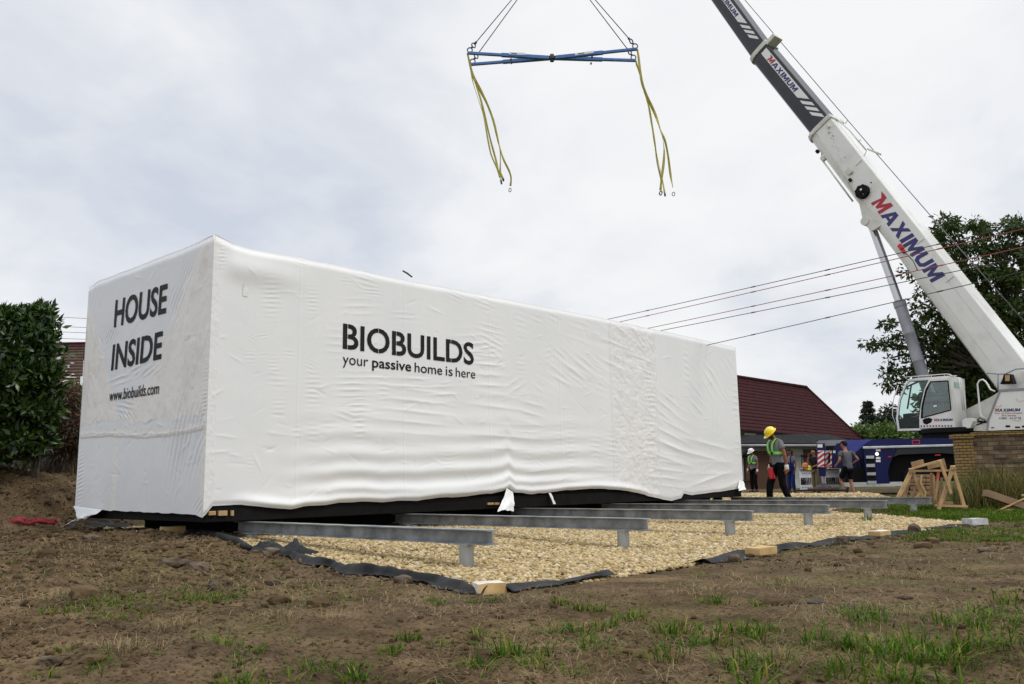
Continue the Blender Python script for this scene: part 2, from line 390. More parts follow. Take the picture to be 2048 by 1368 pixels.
def brickmat(name, c1, c2, mort, scale, bw, rh, ms=.02, vary=True, coords='Object', rotx=True, offs=.5):
    m_ = bpy.data.materials.new(name); m_.use_nodes = True; t = m_.node_tree; b = t.nodes['Principled BSDF']
    tcx = t.nodes.new('ShaderNodeTexCoord'); sp = t.nodes.new('ShaderNodeSeparateXYZ'); cb = t.nodes.new('ShaderNodeCombineXYZ')
    t.links.new(tcx.outputs[coords], sp.inputs[0])
    ad = t.nodes.new('ShaderNodeMath'); ad.operation = 'ADD'; t.links.new(sp.outputs[0], ad.inputs[0]); t.links.new(sp.outputs[1], ad.inputs[1])
    t.links.new(ad.outputs[0], cb.inputs[0]); t.links.new(sp.outputs[2], cb.inputs[1])
    nz = t.nodes.new('ShaderNodeTexNoise'); nz.inputs['Scale'].default_value = 2.2; nz.inputs['Detail'].default_value = 5
    t.links.new(tcx.outputs[coords], nz.inputs['Vector'])
    br = t.nodes.new('ShaderNodeTexBrick'); br.offset = offs; br.inputs['Color1'].default_value = (*c1, 1); br.inputs['Color2'].default_value = (*c2, 1)
    br.inputs['Mortar'].default_value = (*mort, 1); br.inputs['Scale'].default_value = scale; br.inputs['Brick Width'].default_value = bw
    br.inputs['Row Height'].default_value = rh; br.inputs['Mortar Size'].default_value = ms; br.inputs['Bias'].default_value = -.1
    if vary:
        mxv = t.nodes.new('ShaderNodeMix'); mxv.data_type = 'VECTOR'; mxv.inputs[0].default_value = .045 if name == 'rough_stone' else .008
        t.links.new(cb.outputs[0], mxv.inputs[4]); t.links.new(nz.outputs[1], mxv.inputs[5]); t.links.new(mxv.outputs[1], br.inputs['Vector'])
    else: t.links.new(cb.outputs[0], br.inputs['Vector'])
    mc = t.nodes.new('ShaderNodeMix'); mc.data_type = 'RGBA'; mc.blend_type = 'MULTIPLY'; mc.inputs[0].default_value = .55
    t.links.new(br.outputs[0], mc.inputs[6]); t.links.new(nz.outputs[0], mc.inputs[7]); t.links.new(mc.outputs[2], b.inputs['Base Color'])
    b.inputs['Roughness'].default_value = .9
    bp = t.nodes.new('ShaderNodeBump'); bp.inputs['Distance'].default_value = .015; t.links.new(br.outputs['Fac'], bp.inputs['Height']); bp.invert = True
    t.links.new(bp.outputs[0], b.inputs['Normal'])
    return m_
brick_p = brickmat('yellow_brick', (.32,.20,.055), (.40,.26,.08), (.07,.05,.035), 1.0, .24, .075, .012)
ashlar = brickmat('rough_stone', (.36,.25,.14), (.10,.062,.038), (.11,.085,.06), 1.0, .34, .105, .012)
blockw = brickmat('grey_block_wall', (.085,.085,.084), (.12,.12,.117), (.03,.03,.03), 1.0, .5, .25, .012)
for n_ in ashlar.node_tree.nodes:
    if n_.bl_idname == 'ShaderNodeMix' and n_.data_type == 'RGBA': n_.inputs[0].default_value = .85
def wavy_roof(m_, axis, freq, depth_, dark=None):
    """ribbed profile as bump; axis = object-space direction across the ribs"""
    t = m_.node_tree; b = t.nodes['Principled BSDF']
    tcx = t.nodes.new('ShaderNodeTexCoord'); dp = t.nodes.new('ShaderNodeVectorMath'); dp.operation = 'DOT_PRODUCT'
    dp.inputs[1].default_value = axis; t.links.new(tcx.outputs['Object'], dp.inputs[0])
    return m_
# ------------------------------------------------------------------ terrain
PADPX = [(970,1188),(910,1178),(850,1168),(760,1154),(690,1141),(620,1124),(560,1106),(500,1090),(440,1073),(400,1064)]
PADR = [(1960,1046),(1860,1060),(1800,1068),(1700,1082),(1610,1092),(1545,1100),(1480,1112),(1400,1126),(1330,1136),(1230,1150),(1150,1163),(1060,1178)]
def tilt(x, y):
    """the site rises gently towards the left front of the module"""
    return .145*(1-ss(-.8, 4.0, x))*(1-ss(2.5, 7, y))*ss(-4.2, -1.8, y)
def on_tilt(px, py):
    z = 0.0
    for _ in range(14): p = onz(px, py, z); z = .5*z+.5*float(tilt(p[0], p[1]))
    return onz(px, py, z)
PAD = [tuple(on_tilt(*q)[:2]) for q in PADPX]+[(-1.1, .45), (-4.4, .5), (-4.4, 20.5), (1.3, 20.5)]
PAD += [tuple(onz(1655,1022,0)[:2]), tuple(onz(1790,1032,0)[:2])]+[tuple(onz(*q, 0)[:2]) for q in PADR]
def near_pad(x, y, off):
    """soft mask of the pad grown by off"""
    x = np.asarray(x); y = np.asarray(y); c = np.zeros(x.shape)
    for a in range(8):
        c = c+inpoly(x+off*math.cos(a*math.pi/4), y+off*math.sin(a*math.pi/4), PAD)
    return c/8
def LD(x, y):
    dx = np.asarray(x)-CAM[0]; dy = np.asarray(y)-CAM[1]
    return dx*RH[0]+dy*RH[1], dx*FH[0]+dy*FH[1]
def g_base(x, y):
    l, d = LD(x, y)
    z = .10*ss(15, 26, d)+.10*ss(26, 40, d)
    mm = .80*ss(11.2, 15.6, d)*ss(-5.9, -7.9, l)*(1-.65*ss(16.5, 20, d))
    mm = mm*(1+.55*vn(x*.8, y*.8, 5))
    z = z+mm
    z = z+tilt(x, y)
    return z+.03*vn(x*.45, y*.45, 3)*ss(2, 5, np.abs(l)+d*.3)
def g_rough(x, y):
    l, d = LD(x, y)
    k = .55+.55*ss(-1.0, -5.0, l)+.9*ss(-5.5, -7.5, l)*ss(11, 14, d)
    k = k*(1-.35*ss(20, 28, d))*(.75+.9*np.clip(vn(x*.9+3, y*.9, 12)+.15, 0, 1))
    a = .055*fbm(x*1.6, y*1.6, 21, 3)
    b = vn(x*6.1, y*6.1, 31); b = np.sign(b)*np.abs(b)**.7*.03
    c = np.abs(vn(x*14, y*14, 41))*.030+.014*vn(x*29, y*29, 43)
    k = k*(1-.55*near_pad(x, y, .45))
    return k*(a+b+1.75*c)
def heap(x, y): return .27*ss(14.6, 18.5, y)*ss(1.5, .2, x)
def g_full(x, y):
    x = np.asarray(x, float); y = np.asarray(y, float)
    z = g_base(x, y)+g_rough(x, y)
    p = near_pad(x, y, .10)
    return z*(1-p)+p*(-.07+tilt(x, y))
def on_ground(px, py, rough=True):
    """where the pixel's line of sight first meets the terrain"""
    d = ray(px, py); t_ = np.geomspace(2.0, 60, 2600); Q = CAM+d*t_[:, None]
    g = g_full(Q[:, 0], Q[:, 1]) if rough else g_base(Q[:, 0], Q[:, 1])
    k = np.argmax(Q[:, 2] < g); return Q[k]
def pol(r0, r1, n, A, r2):
    r_ = np.concatenate([np.geomspace(r0, r1, n), np.geomspace(r1, r2, 40)[1:]])
    rr, aa = np.meshgrid(r_, A, indexing='ij'); return rr, aa
fa = math.atan2(FH[1], FH[0])
A_ = np.concatenate([np.linspace(-.70, .70, 560), np.linspace(.70, 2*math.pi-.70, 70)[1:-1]])
rr, aa = pol(1.3, 46, 600, A_, 1500)
X = CAM[0]+rr*np.cos(fa+aa); Y = CAM[1]+rr*np.sin(fa+aa)
Z = g_full(X, Y)
Z = np.where(rr > 60, Z*np.clip(1-(rr-60)/60, 0, 1)+.2*np.clip((rr-60)/60, 0, 1), Z)
na, nb_ = X.shape
ii, jj = np.meshgrid(np.arange(na-1), np.arange(nb_), indexing='ij'); j2 = (jj+1) % nb_
F = np.stack([ii*nb_+jj, (ii+1)*nb_+jj, (ii+1)*nb_+j2, ii*nb_+j2], -1).reshape(-1, 4)
V = np.stack([X, Y, Z], -1).reshape(-1, 3)
V = np.vstack([V, [[CAM[0], CAM[1], float(g_base(CAM[0], CAM[1]))]]])
ground = tag(raw('ground', V, F, soil, smooth=True), kind='structure')
# patches of turf colour and drier soil live in the soil material itself
t = soil.node_tree; b = t.nodes['Principled BSDF']
old = b.inputs['Base Color'].links[0].from_socket
tcx = t.nodes.new('ShaderNodeTexCoord')
def tn(scale, det=6, off=(0,0,0)):
    mp = t.nodes.new('ShaderNodeMapping'); mp.inputs['Location'].default_value = off; t.links.new(tcx.outputs['Object'], mp.inputs[0])
    n_ = t.nodes.new('ShaderNodeTexNoise'); n_.inputs['Scale'].default_value = scale; n_.inputs['Detail'].default_value = det
    t.links.new(mp.outputs[0], n_.inputs['Vector']); return n_.outputs[0]
def rp2(src, stops):
    r_ = t.nodes.new('ShaderNodeValToRGB'); t.links.new(src, r_.inputs[0])
    while len(r_.color_ramp.elements) > 1: r_.color_ramp.elements.remove(r_.color_ramp.elements[-1])
    r_.color_ramp.elements[0].position = stops[0][0]; r_.color_ramp.elements[0].color = stops[0][1]
    for p, c in stops[1:]: r_.color_ramp.elements.new(p).color = c
    return r_.outputs[0]
k1 = rp2(tn(.55, 9, (3, 8, 0)), [(.40, (0,0,0,1)), (.62, (1,1,1,1))])
m1 = t.nodes.new('ShaderNodeMix'); m1.data_type = 'RGBA'; t.links.new(k1, m1.inputs[0]); t.links.new(old, m1.inputs[6])
dry = rp2(tn(24, 8), [(.35, (.050,.036,.022,1)), (.65, (.165,.122,.078,1))]); t.links.new(dry, m1.inputs[7])
gm = t.nodes.new('ShaderNodeMix'); gm.data_type = 'FLOAT'; gm.inputs[2].default_value = 0; gm.inputs[3].default_value = .38
t.links.new(k1, gm.inputs[0])
t.links.new(gm.outputs[0], m1.inputs[0])
k2 = rp2(tn(.9, 8, (7, 1, 2)), [(.52, (0,0,0,1)), (.68, (.85,.85,.85,1))])
m2 = t.nodes.new('ShaderNodeMix'); m2.data_type = 'RGBA'; t.links.new(k2, m2.inputs[0]); t.links.new(m1.outputs[2], m2.inputs[6])
turf = rp2(tn(30, 6), [(.35, (.052,.045,.016,1)), (.65, (.165,.128,.055,1))]); t.links.new(turf, m2.inputs[7])
t.links.new(m2.outputs[2], b.inputs['Base Color'])

# ------------------------------------------------------------------ gravel pad
gx = np.arange(-4.6, 6.2, .07); gy = np.arange(-1.4, 20.6, .07)
GX, GY = np.meshgrid(gx, gy, indexing='ij')
GZ = tilt(GX, GY)-.026+.02*fbm(GX*1.3, GY*1.3, 61, 3)+heap(GX, GY)
inside = inpoly(GX, GY, PAD)
ii, jj = np.meshgrid(np.arange(len(gx)-1), np.arange(len(gy)-1), indexing='ij')
n_ = len(gy)
F = np.stack([ii*n_+jj, (ii+1)*n_+jj, (ii+1)*n_+jj+1, ii*n_+jj+1], -1)
keep = inside[:-1, :-1] & inside[1:, :-1] & inside[1:, 1:] & inside[:-1, 1:]
gravel_bed = tag(raw('gravel_bed', np.stack([GX, GY, GZ], -1).reshape(-1, 3), F[keep], gbed, smooth=True), kind='structure')
def ico():
    p = (1+5**.5)/2
    v = np.array([(-1,p,0),(1,p,0),(-1,-p,0),(1,-p,0),(0,-1,p),(0,1,p),(0,-1,-p),(0,1,-p),(p,0,-1),(p,0,1),(-p,0,-1),(-p,0,1)], float)
    f = np.array([(0,11,5),(0,5,1),(0,1,7),(0,7,10),(0,10,11),(1,5,9),(5,11,4),(11,10,2),(10,7,6),(7,1,8),(3,9,4),(3,4,2),(3,2,6),(3,6,8),(3,8,9),(4,9,5),(2,4,11),(6,2,10),(8,6,7),(9,8,1)])
    return v/np.linalg.norm(v, axis=1)[:, None], f
ICO_V, ICO_F = ico()
def pebbles(P, size, flat=.7, rng=RNG, jit=.28, asp=.35):
    """many jittered low-poly stones; P (n,3), size (n,)"""
    n = len(P)
    var = ICO_V[None]*(1+rng.uniform(-jit, jit, (n, 12, 1)))
    sc = np.stack([np.ones(n), rng.uniform(1-asp, 1, n), flat*rng.uniform(.75, 1.15, n)], 1)
    var = var*sc[:, None, :]
    ti = rng.uniform(-.5, .5, n); c, s_ = np.cos(ti)[:, None], np.sin(ti)[:, None]
    y, z = var[..., 1]*c-var[..., 2]*s_, var[..., 1]*s_+var[..., 2]*c
    a = rng.uniform(0, 2*math.pi, n); c, s_ = np.cos(a)[:, None], np.sin(a)[:, None]
    x, y = var[..., 0]*c-y*s_, var[..., 0]*s_+y*c
    V = np.stack([x, y, z], -1)*size[:, None, None]+P[:, None, :]
    F = ICO_F[None]+(np.arange(n)*12)[:, None, None]
    return V.reshape(-1, 3), F.reshape(-1, 3)
cand = RNG.uniform([-4.3, -1.4], [6.2, 20.3], (270000, 2))
l_, d_ = LD(cand[:, 0], cand[:, 1])
dens = np.clip(1.25-(d_-6)*.055, .35, 1)
dens = np.where((cand[:, 0] < -.9) & (cand[:, 1] > 1.2) & (cand[:, 1] < 14), .12, dens)
ok = inpoly(cand[:, 0], cand[:, 1], PAD) & (RNG.uniform(0, 1, len(cand)) < dens)
cand = cand[ok]; d_ = d_[ok]
sz = (.010+.019*RNG.uniform(0, 1, len(cand))**.9)*np.clip(.92+(d_-6)*.03, .92, 1.5)
sz *= np.where(RNG.uniform(0, 1, len(cand)) < .05, 1.5, 1)
zz_ = tilt(cand[:, 0], cand[:, 1])-.022+.02*fbm(cand[:, 0]*1.3, cand[:, 1]*1.3, 61, 3)+heap(cand[:, 0], cand[:, 1])+RNG.uniform(-.004, .018, len(cand))
V, F = pebbles(np.stack([cand[:, 0], cand[:, 1], zz_], 1), sz, .72)
tag(raw('gravel', V, F, stone, smooth=True), 'bed of pale yellow pebbles around the steel beams', 'gravel', kind='stuff')

# ------------------------------------------------------------------ clods, straw, grass
def scatter(n, dmin, dmax, lmin=-.66, lmax=.66, power=1.6):
    """ground points spread over the picture's wedge, denser near the camera"""
    d = dmin+(dmax-dmin)*RNG.uniform(0, 1, n)**power; l = d*RNG.uniform(lmin, lmax, n)
    x = CAM[0]+l*RH[0]+d*FH[0]; y = CAM[1]+l*RH[1]+d*FH[1]
    k = ~inpoly(x, y, PAD)
    return x[k], y[k], d[k], l[k]
x, y, d, l = scatter(95000, 2.6, 17)
k = (vn(x*.9+3, y*.9, 12)+.28+.5*ss(-1, -5, l) > RNG.uniform(0, .9, len(x))) & (near_pad(x, y, .05) < .1)
x, y, d = x[k], y[k], d[k]
sz = .0026+.007*RNG.uniform(0, 1, len(x))**2+.020*RNG.uniform(0, 1, len(x))**16; sz *= np.clip(d/4.5, .8, 2.4)
V, F = pebbles(np.stack([x, y, g_full(x, y)+sz*.1], 1), sz, .7, jit=.5)
tag(raw('soil_clods', V, F, clod, smooth=False), 'loose clods and crumbs of brown earth', 'soil', kind='stuff')
def blades(P, h, w, lean, az, seg=3):
    """grass blades: P (n,3) roots, h height, w width, lean 0..1, az direction of lean"""
    n = len(P); t_ = np.linspace(0, 1, seg+1)
    dx, dy = np.cos(az), np.sin(az); sxv, syv = -dy, dx
    V = np.zeros((n, 2*seg+1, 3)); 
    for i, tt in enumerate(t_):
        off = lean*h*tt**1.8; up_ = h*(tt-.35*lean*tt**2)
        c = np.stack([P[:, 0]+dx*off, P[:, 1]+dy*off, P[:, 2]+up_], 1)
        if i == seg: V[:, 2*seg] = c
        else:
            ww = (w*(1-.55*tt)/2)
            sv = np.stack([sxv*ww, syv*ww, 0*ww], 1); V[:, 2*i] = c-sv; V[:, 2*i+1] = c+sv
    F = []
    for i in range(seg-1): F += [(2*i, 2*i+1, 2*i+3), (2*i, 2*i+3, 2*i+2)]
    F += [(2*seg-2, 2*seg-1, 2*seg)]
    F = np.array(F)[None]+(np.arange(n)*(2*seg+1))[:, None, None]
    return V.reshape(-1, 3), F.reshape(-1, 3)
def tufts(cx_, cy_, rad, n, hmin, hmax, w, leanmax=.9, core=.5):
    """n blades round each centre -> roots and blade data"""
    m = len(cx_); a = RNG.uniform(0, 2*math.pi, (m, n)); r = rad[:, None]*RNG.uniform(0, 1, (m, n))**core
    x = (cx_[:, None]+r*np.cos(a)).ravel(); y = (cy_[:, None]+r*np.sin(a)).ravel()
    hh = (RNG.uniform(hmin, hmax, (m, n))*RNG.uniform(.7, 1.15, (m, 1))).ravel()
    lean = RNG.uniform(.1, leanmax, x.shape); az = a.ravel()+RNG.normal(0, .7, x.shape)
    P = np.stack([x, y, g_full(x, y)-.005], 1)
    k = ~inpoly(x, y, PAD)
    return P[k], hh[k], (w*RNG.uniform(.6, 1.3, x.shape))[k], lean[k], az[k]
parts_g = []
def add_tufts(px, rad, n, hmin, hmax, w=.006, lean=.9, core=.6):
    hmin *= .6; hmax *= .85; w *= 1.3; n = int(n*.8); lean = 1.5; rad = np.asarray(rad)*1.05
    C_ = np.array([on_ground(*q)[:2] for q in px]); C_ = C_+RNG.normal(0, .13, C_.shape); rad = np.full(len(px), rad) if np.isscalar(rad) else np.array(rad)
    parts_g.append(tufts(C_[:, 0], C_[:, 1], rad, n, hmin, hmax, w, lean, core))
# lush clumps seen in the lower right and centre
add_tufts([(925,1330),(905,1300),(945,1318),(918,1352)], .075, 70, .05, .15, .0055, 1.1)
add_tufts([(1255,1268),(1275,1285),(1235,1262)], .085, 60, .05, .13, .006)
add_tufts([(1365,1262),(1385,1280),(1350,1285),(1420,1262),(1345,1250)], .11, 60, .05, .14, .006)
add_tufts([(1470,1275),(1510,1282),(1540,1262),(1455,1290),(1490,1265),(1500,1300),(1425,1295)], .10, 60, .05, .13, .006)
add_tufts([(1675,1300),(1690,1320),(1670,1285),(1705,1335)], .075, 60, .05, .16, .006)
add_tufts([(1745,1232),(1765,1245),(1790,1240),(1720,1240),(1700,1232)], .11, 55, .04, .12, .006)
add_tufts([(1730,1290),(1760,1300),(1790,1285),(1840,1290),(1880,1282),(1820,1310),(1860,1320),(1900,1300),(1750,1330),(1800,1345),(1850,1350),(1910,1345),(1940,1310),(1890,1365)], .12, 62, .04, .14, .006)
add_tufts([(1950,1225),(1990,1230),(2030,1222),(1970,1245),(2010,1250),(2045,1245),(2040,1210),(1960,1262),(2025,1275)], .13, 62, .04, .14, .006)
add_tufts([(1187,1215),(1195,1222),(1175,1212)], .055, 60, .04, .10, .005)
add_tufts([(995,1203),(1000,1208),(980,1210),(900,1203),(910,1208),(870,1200)], .05, 34, .03, .08, .005)
add_tufts([(755,1310),(740,1318),(870,1275),(885,1282),(830,1295)], .06, 55, .04, .11, .005)
add_tufts([(1030,1295),(1150,1280),(1160,1288),(1085,1262),(1040,1300),(1120,1335),(1100,1350),(1260,1340)], .06, 30, .03, .10, .005)
add_tufts([(280,1195),(310,1210),(340,1205),(250,1225),(235,1205),(205,1215),(360,1190),(170,1210),(195,1195),(240,1240),(150,1235),(215,1240),(480,1195),(505,1188),(455,1192),(370,1180),(420,1200),(130,1230)], .17, 60, .03, .085, .0055)
add_tufts([(175,1355),(165,1365),(60,1315),(75,1312),(10,1130),(25,1125),(425,1290),(445,1280),(355,1320),(395,1300)], .07, 38, .03, .09, .005)
add_tufts([(620,1345),(660,1335),(690,1325),(560,1360),(680,1350),(520,1365)], .10, 50, .03, .09, .005)
add_tufts([(1440,1338),(1480,1345),(1520,1350),(1560,1345),(1600,1350),(1640,1345),(1400,1350)], .10, 52, .03, .14, .006)
add_tufts([(1390,1205),(1420,1212),(1450,1205),(1480,1200),(1375,1195),(1545,1172),(1560,1176)], .09, 40, .03, .09, .005)
# thin volunteers everywhere
x, y, d, l = scatter(1700, 2.7, 13)
k = vn(x*.7+9, y*.7, 77)+.05+.18*ss(.5, 2.5, l) > RNG.uniform(-.05, .5, len(x))
parts_g.append(tufts(x[k], y[k], np.full(k.sum(), .06), 13, .015, .055, .0045, 1.4))
# matted low turf between the tufts
x, y, d, l = scatter(60000, 2.6, 13, power=1.3)
wet = .55*ss(.4, 1.6, l)*ss(6.5, 4.0, d)+.45*np.exp(-((l+1.9)/1.1)**2-((d-5.6)/1.0)**2)+.25*ss(8, 11, d)*ss(3, 5, l)
k = vn(x*1.7+9, y*1.7, 78)*1.1+wet-.12 > RNG.uniform(0, .75, len(x)); x, y, d = x[k], y[k], d[k]
n_ = len(x); parts_g.append((np.stack([x, y, g_full(x, y)-.003], 1), RNG.uniform(.012, .045, n_), RNG.uniform(.0022, .0042, n_)*np.clip(d/4, 1, 2.2), RNG.uniform(.3, 1.7, n_), RNG.uniform(0, 6.28, n_)))
# the green strip beyond the pad on the right
C_ = np.stack([RNG.uniform(1570, 2080, 2600), RNG.uniform(1000, 1044, 2600)], 1)
G = np.array([onz(a, b_, .0)[:2] for a, b_ in C_]); l, d = LD(G[:, 0], G[:, 1])
k = (d < 34) & (near_pad(G[:, 0], G[:, 1], .1) < .2); G = G[k]
parts_g.append(tufts(G[:, 0], G[:, 1], np.full(len(G), .14), 16, .04, .11, .011, .9))
C_ = np.stack([RNG.uniform(1790, 2080, 420), RNG.uniform(1040, 1085, 420)], 1)
G = np.array([onz(a, b_, .0)[:2] for a, b_ in C_]); k = near_pad(G[:, 0], G[:, 1], .1) < .2; G = G[k]
k = vn(G[:, 0]*1.1, G[:, 1]*1.1, 8) > RNG.uniform(-.4, .3, len(G)); G = G[k]
parts_g.append(tufts(G[:, 0], G[:, 1], np.full(len(G), .12), 18, .025, .07, .008, .9))
P, h_, w_, le, az = [np.concatenate([q[i] for q in parts_g]) for i in range(5)]
V, F = blades(P, h_, w_, le, az)
tag(raw('grass', V, F, grass_m), 'green grass tufts growing on the bare soil', 'grass', kind='stuff')
# dry straw lying about
x, y, d, l = scatter(46000, 2.6, 15)
k = vn(x*1.3+5, y*1.3, 99)+.12 > RNG.uniform(-.1, .55, len(x)); x, y, d = x[k], y[k], d[k]
n = len(x)
sp = [blades(np.stack([x, y, g_full(x, y)+.004], 1), RNG.uniform(.02, .085, n), RNG.uniform(.0014, .0032, n)*np.clip(d/4, 1, 2.4), RNG.uniform(1.5, 2.7, n), RNG.uniform(0, 6.28, n))]
tp = [(665,1240),(560,1235),(575,1245),(360,1255),(340,1252),(255,1300),(280,1302),(230,1305),(120,1195),(100,1200),(150,1090),(170,1105),(140,1098),(640,1215),(500,1240),(120,1125),(800,1205),(1770,1152),(1740,1150),(1800,1156),(1830,1158),(1850,1160),(1600,1178),(1590,1172),(1380,1190),(1530,1330),(1420,1180)]
C_ = np.array([on_ground(a, b_)[:2] for a, b_ in tp])
q = tufts(C_[:, 0], C_[:, 1], np.full(len(tp), .12), 60, .03, .10, .004, 1.6); sp.append(blades(*q))
o_ = 0; VV = []; FF = []
for v_, f_ in sp: VV.append(v_); FF.append(f_+o_); o_ += len(v_)
tag(raw('straw', np.vstack(VV), np.vstack(FF), straw), 'dry yellow straw and dead grass on the soil', 'straw', kind='stuff')

# fine soil crumbs: bump, and their small shadows darkened into the colour
nb2 = t.nodes.new('ShaderNodeBump'); nb2.inputs['Distance'].default_value = .012; t.links.new(tn(48, 10), nb2.inputs['Height'])
oldn = b.inputs['Normal'].links[0].from_node; t.links.new(nb2.outputs[0], oldn.inputs['Normal'])
fine = rp2(tn(38, 12, (1, 4, 0)), [(.34, (.42,.40,.37,1)), (.50, (1,1,1,1)), (.66, (1.0,1.0,1.0,1)), (.74, (1,.99,.95,1))])
m3 = t.nodes.new('ShaderNodeMix'); m3.data_type = 'RGBA'; m3.blend_type = 'MULTIPLY'; m3.inputs[0].default_value = .85
ln = t.nodes.new('ShaderNodeVectorMath'); ln.operation = 'LENGTH'; t.links.new(tcx.outputs['Object'], ln.inputs[0])
mr = t.nodes.new('ShaderNodeMapRange'); mr.inputs[1].default_value = 30; mr.inputs[2].default_value = 44; t.links.new(ln.outputs['Value'], mr.inputs[0])
mf = t.nodes.new('ShaderNodeMix'); mf.data_type = 'RGBA'; t.links.new(mr.outputs[0], mf.inputs[0]); t.links.new(m2.outputs[2], mf.inputs[6])
meadow = rp2(tn(.35, 9), [(.35, (.035,.060,.012,1)), (.65, (.095,.105,.032,1))]); t.links.new(meadow, mf.inputs[7])
t.links.new(mf.outputs[2], m3.inputs[6]); t.links.new(fine, m3.inputs[7]); t.links.new(m3.outputs[2], b.inputs['Base Color'])
# ------------------------------------------------------------------ wrapped house module
BW, BL, BH, ZB = 3.6855, 13.2108, 3.4658, 0.321       # width, length, height above beams
ZT = ZB+BH
# bottom edge of the sheet, traced on each face
_le = [(405,1035),(413,1028),(426,1012),(484,1010),(539,1016),(580,1019),(606,1013),(651,1010),(677,1005),(722,1003),(764,1005),(793,1002),(835,1001),(874,996),(932,992),(980,987),(1003,982),(1015,976),(1027,985),(1061,988),(1097,985),(1135,980),(1193,977),(1238,980),(1274,985),(1300,993),(1325,998),(1345,1002),(1364,996),(1369,987),(1387,990),(1412,987),(1448,982),(1483,977),(1491,976)]
LE = np.array([onx(*q)[[1, 2]] for q in _le]); LE = LE[np.argsort(LE[:, 0])]
_se = [(149,1017),(165,1021),(199,1020),(299,1025),(389,1029),(399,1034),(405,1036)]
SE = np.array([ony(*q)[[0, 2]] for q in _se]); SE = SE[np.argsort(SE[:, 0])]
_lt = [(430,468),(447,476),(470,487),(503,497),(540,504),(593,513),(679,530),(800,556),(900,575),(1000,595),(1060,607),(1200,634),(1290,655),(1340,664),(1400,678),(1471,694)]
LT = np.array([onx(*q)[[1, 2]] for q in _lt]); LT = LT[np.argsort(LT[:, 0])]
def zbot_l(y): return np.interp(y, LE[:, 0], LE[:, 1])+.012*vn(np.asarray(y)*7, 0*np.asarray(y), 4)
def ztop_l(y): return np.interp(y, LT[:, 0], LT[:, 1])+.006*vn(np.asarray(y)*3, 0*np.asarray(y), 9)
def zbot_s(x): return np.interp(x, SE[:, 0], SE[:, 1])+.012*vn(np.asarray(x)*8, 0*np.asarray(x), 6)
def ztop_s(x):
    x = np.asarray(x, float); z0 = float(np.interp(0.0, LT[:, 0], LT[:, 1]))
    return ZT+(z0-ZT)*ss(-.5, 0, x)+.012*vn(x*3, 0*x, 8)-.03*ss(-BW+.3, -BW, x)
def packets(face, L_):
    out = []
    for px, py, hx, hy, ang, wl, am in L_:
        P = face(px, py); Q = face(px+1, py); Q2 = face(px, py-1)
        kx = np.linalg.norm(np.array(Q)-P); ky = np.linalg.norm(np.array(Q2)-P)
        out.append((P, hx*kx, hy*ky, R(ang), wl, am, RNG.uniform(0, 6)))
    return out
fl = lambda px, py: onx(px, py)[[1, 2]]
fs = lambda px, py: ony(px, py)[[0, 2]]
def z1(a, b): return (420+a/2.533, 480+b/2.533)
def z2(a, b): return (960+a/2.974, 560+b/2.974)
def z3(a, b): return (1240+a/3.257, 600+b/3.257)
def z4(a, b): return (140+a/2.206, 440+b/2.206)
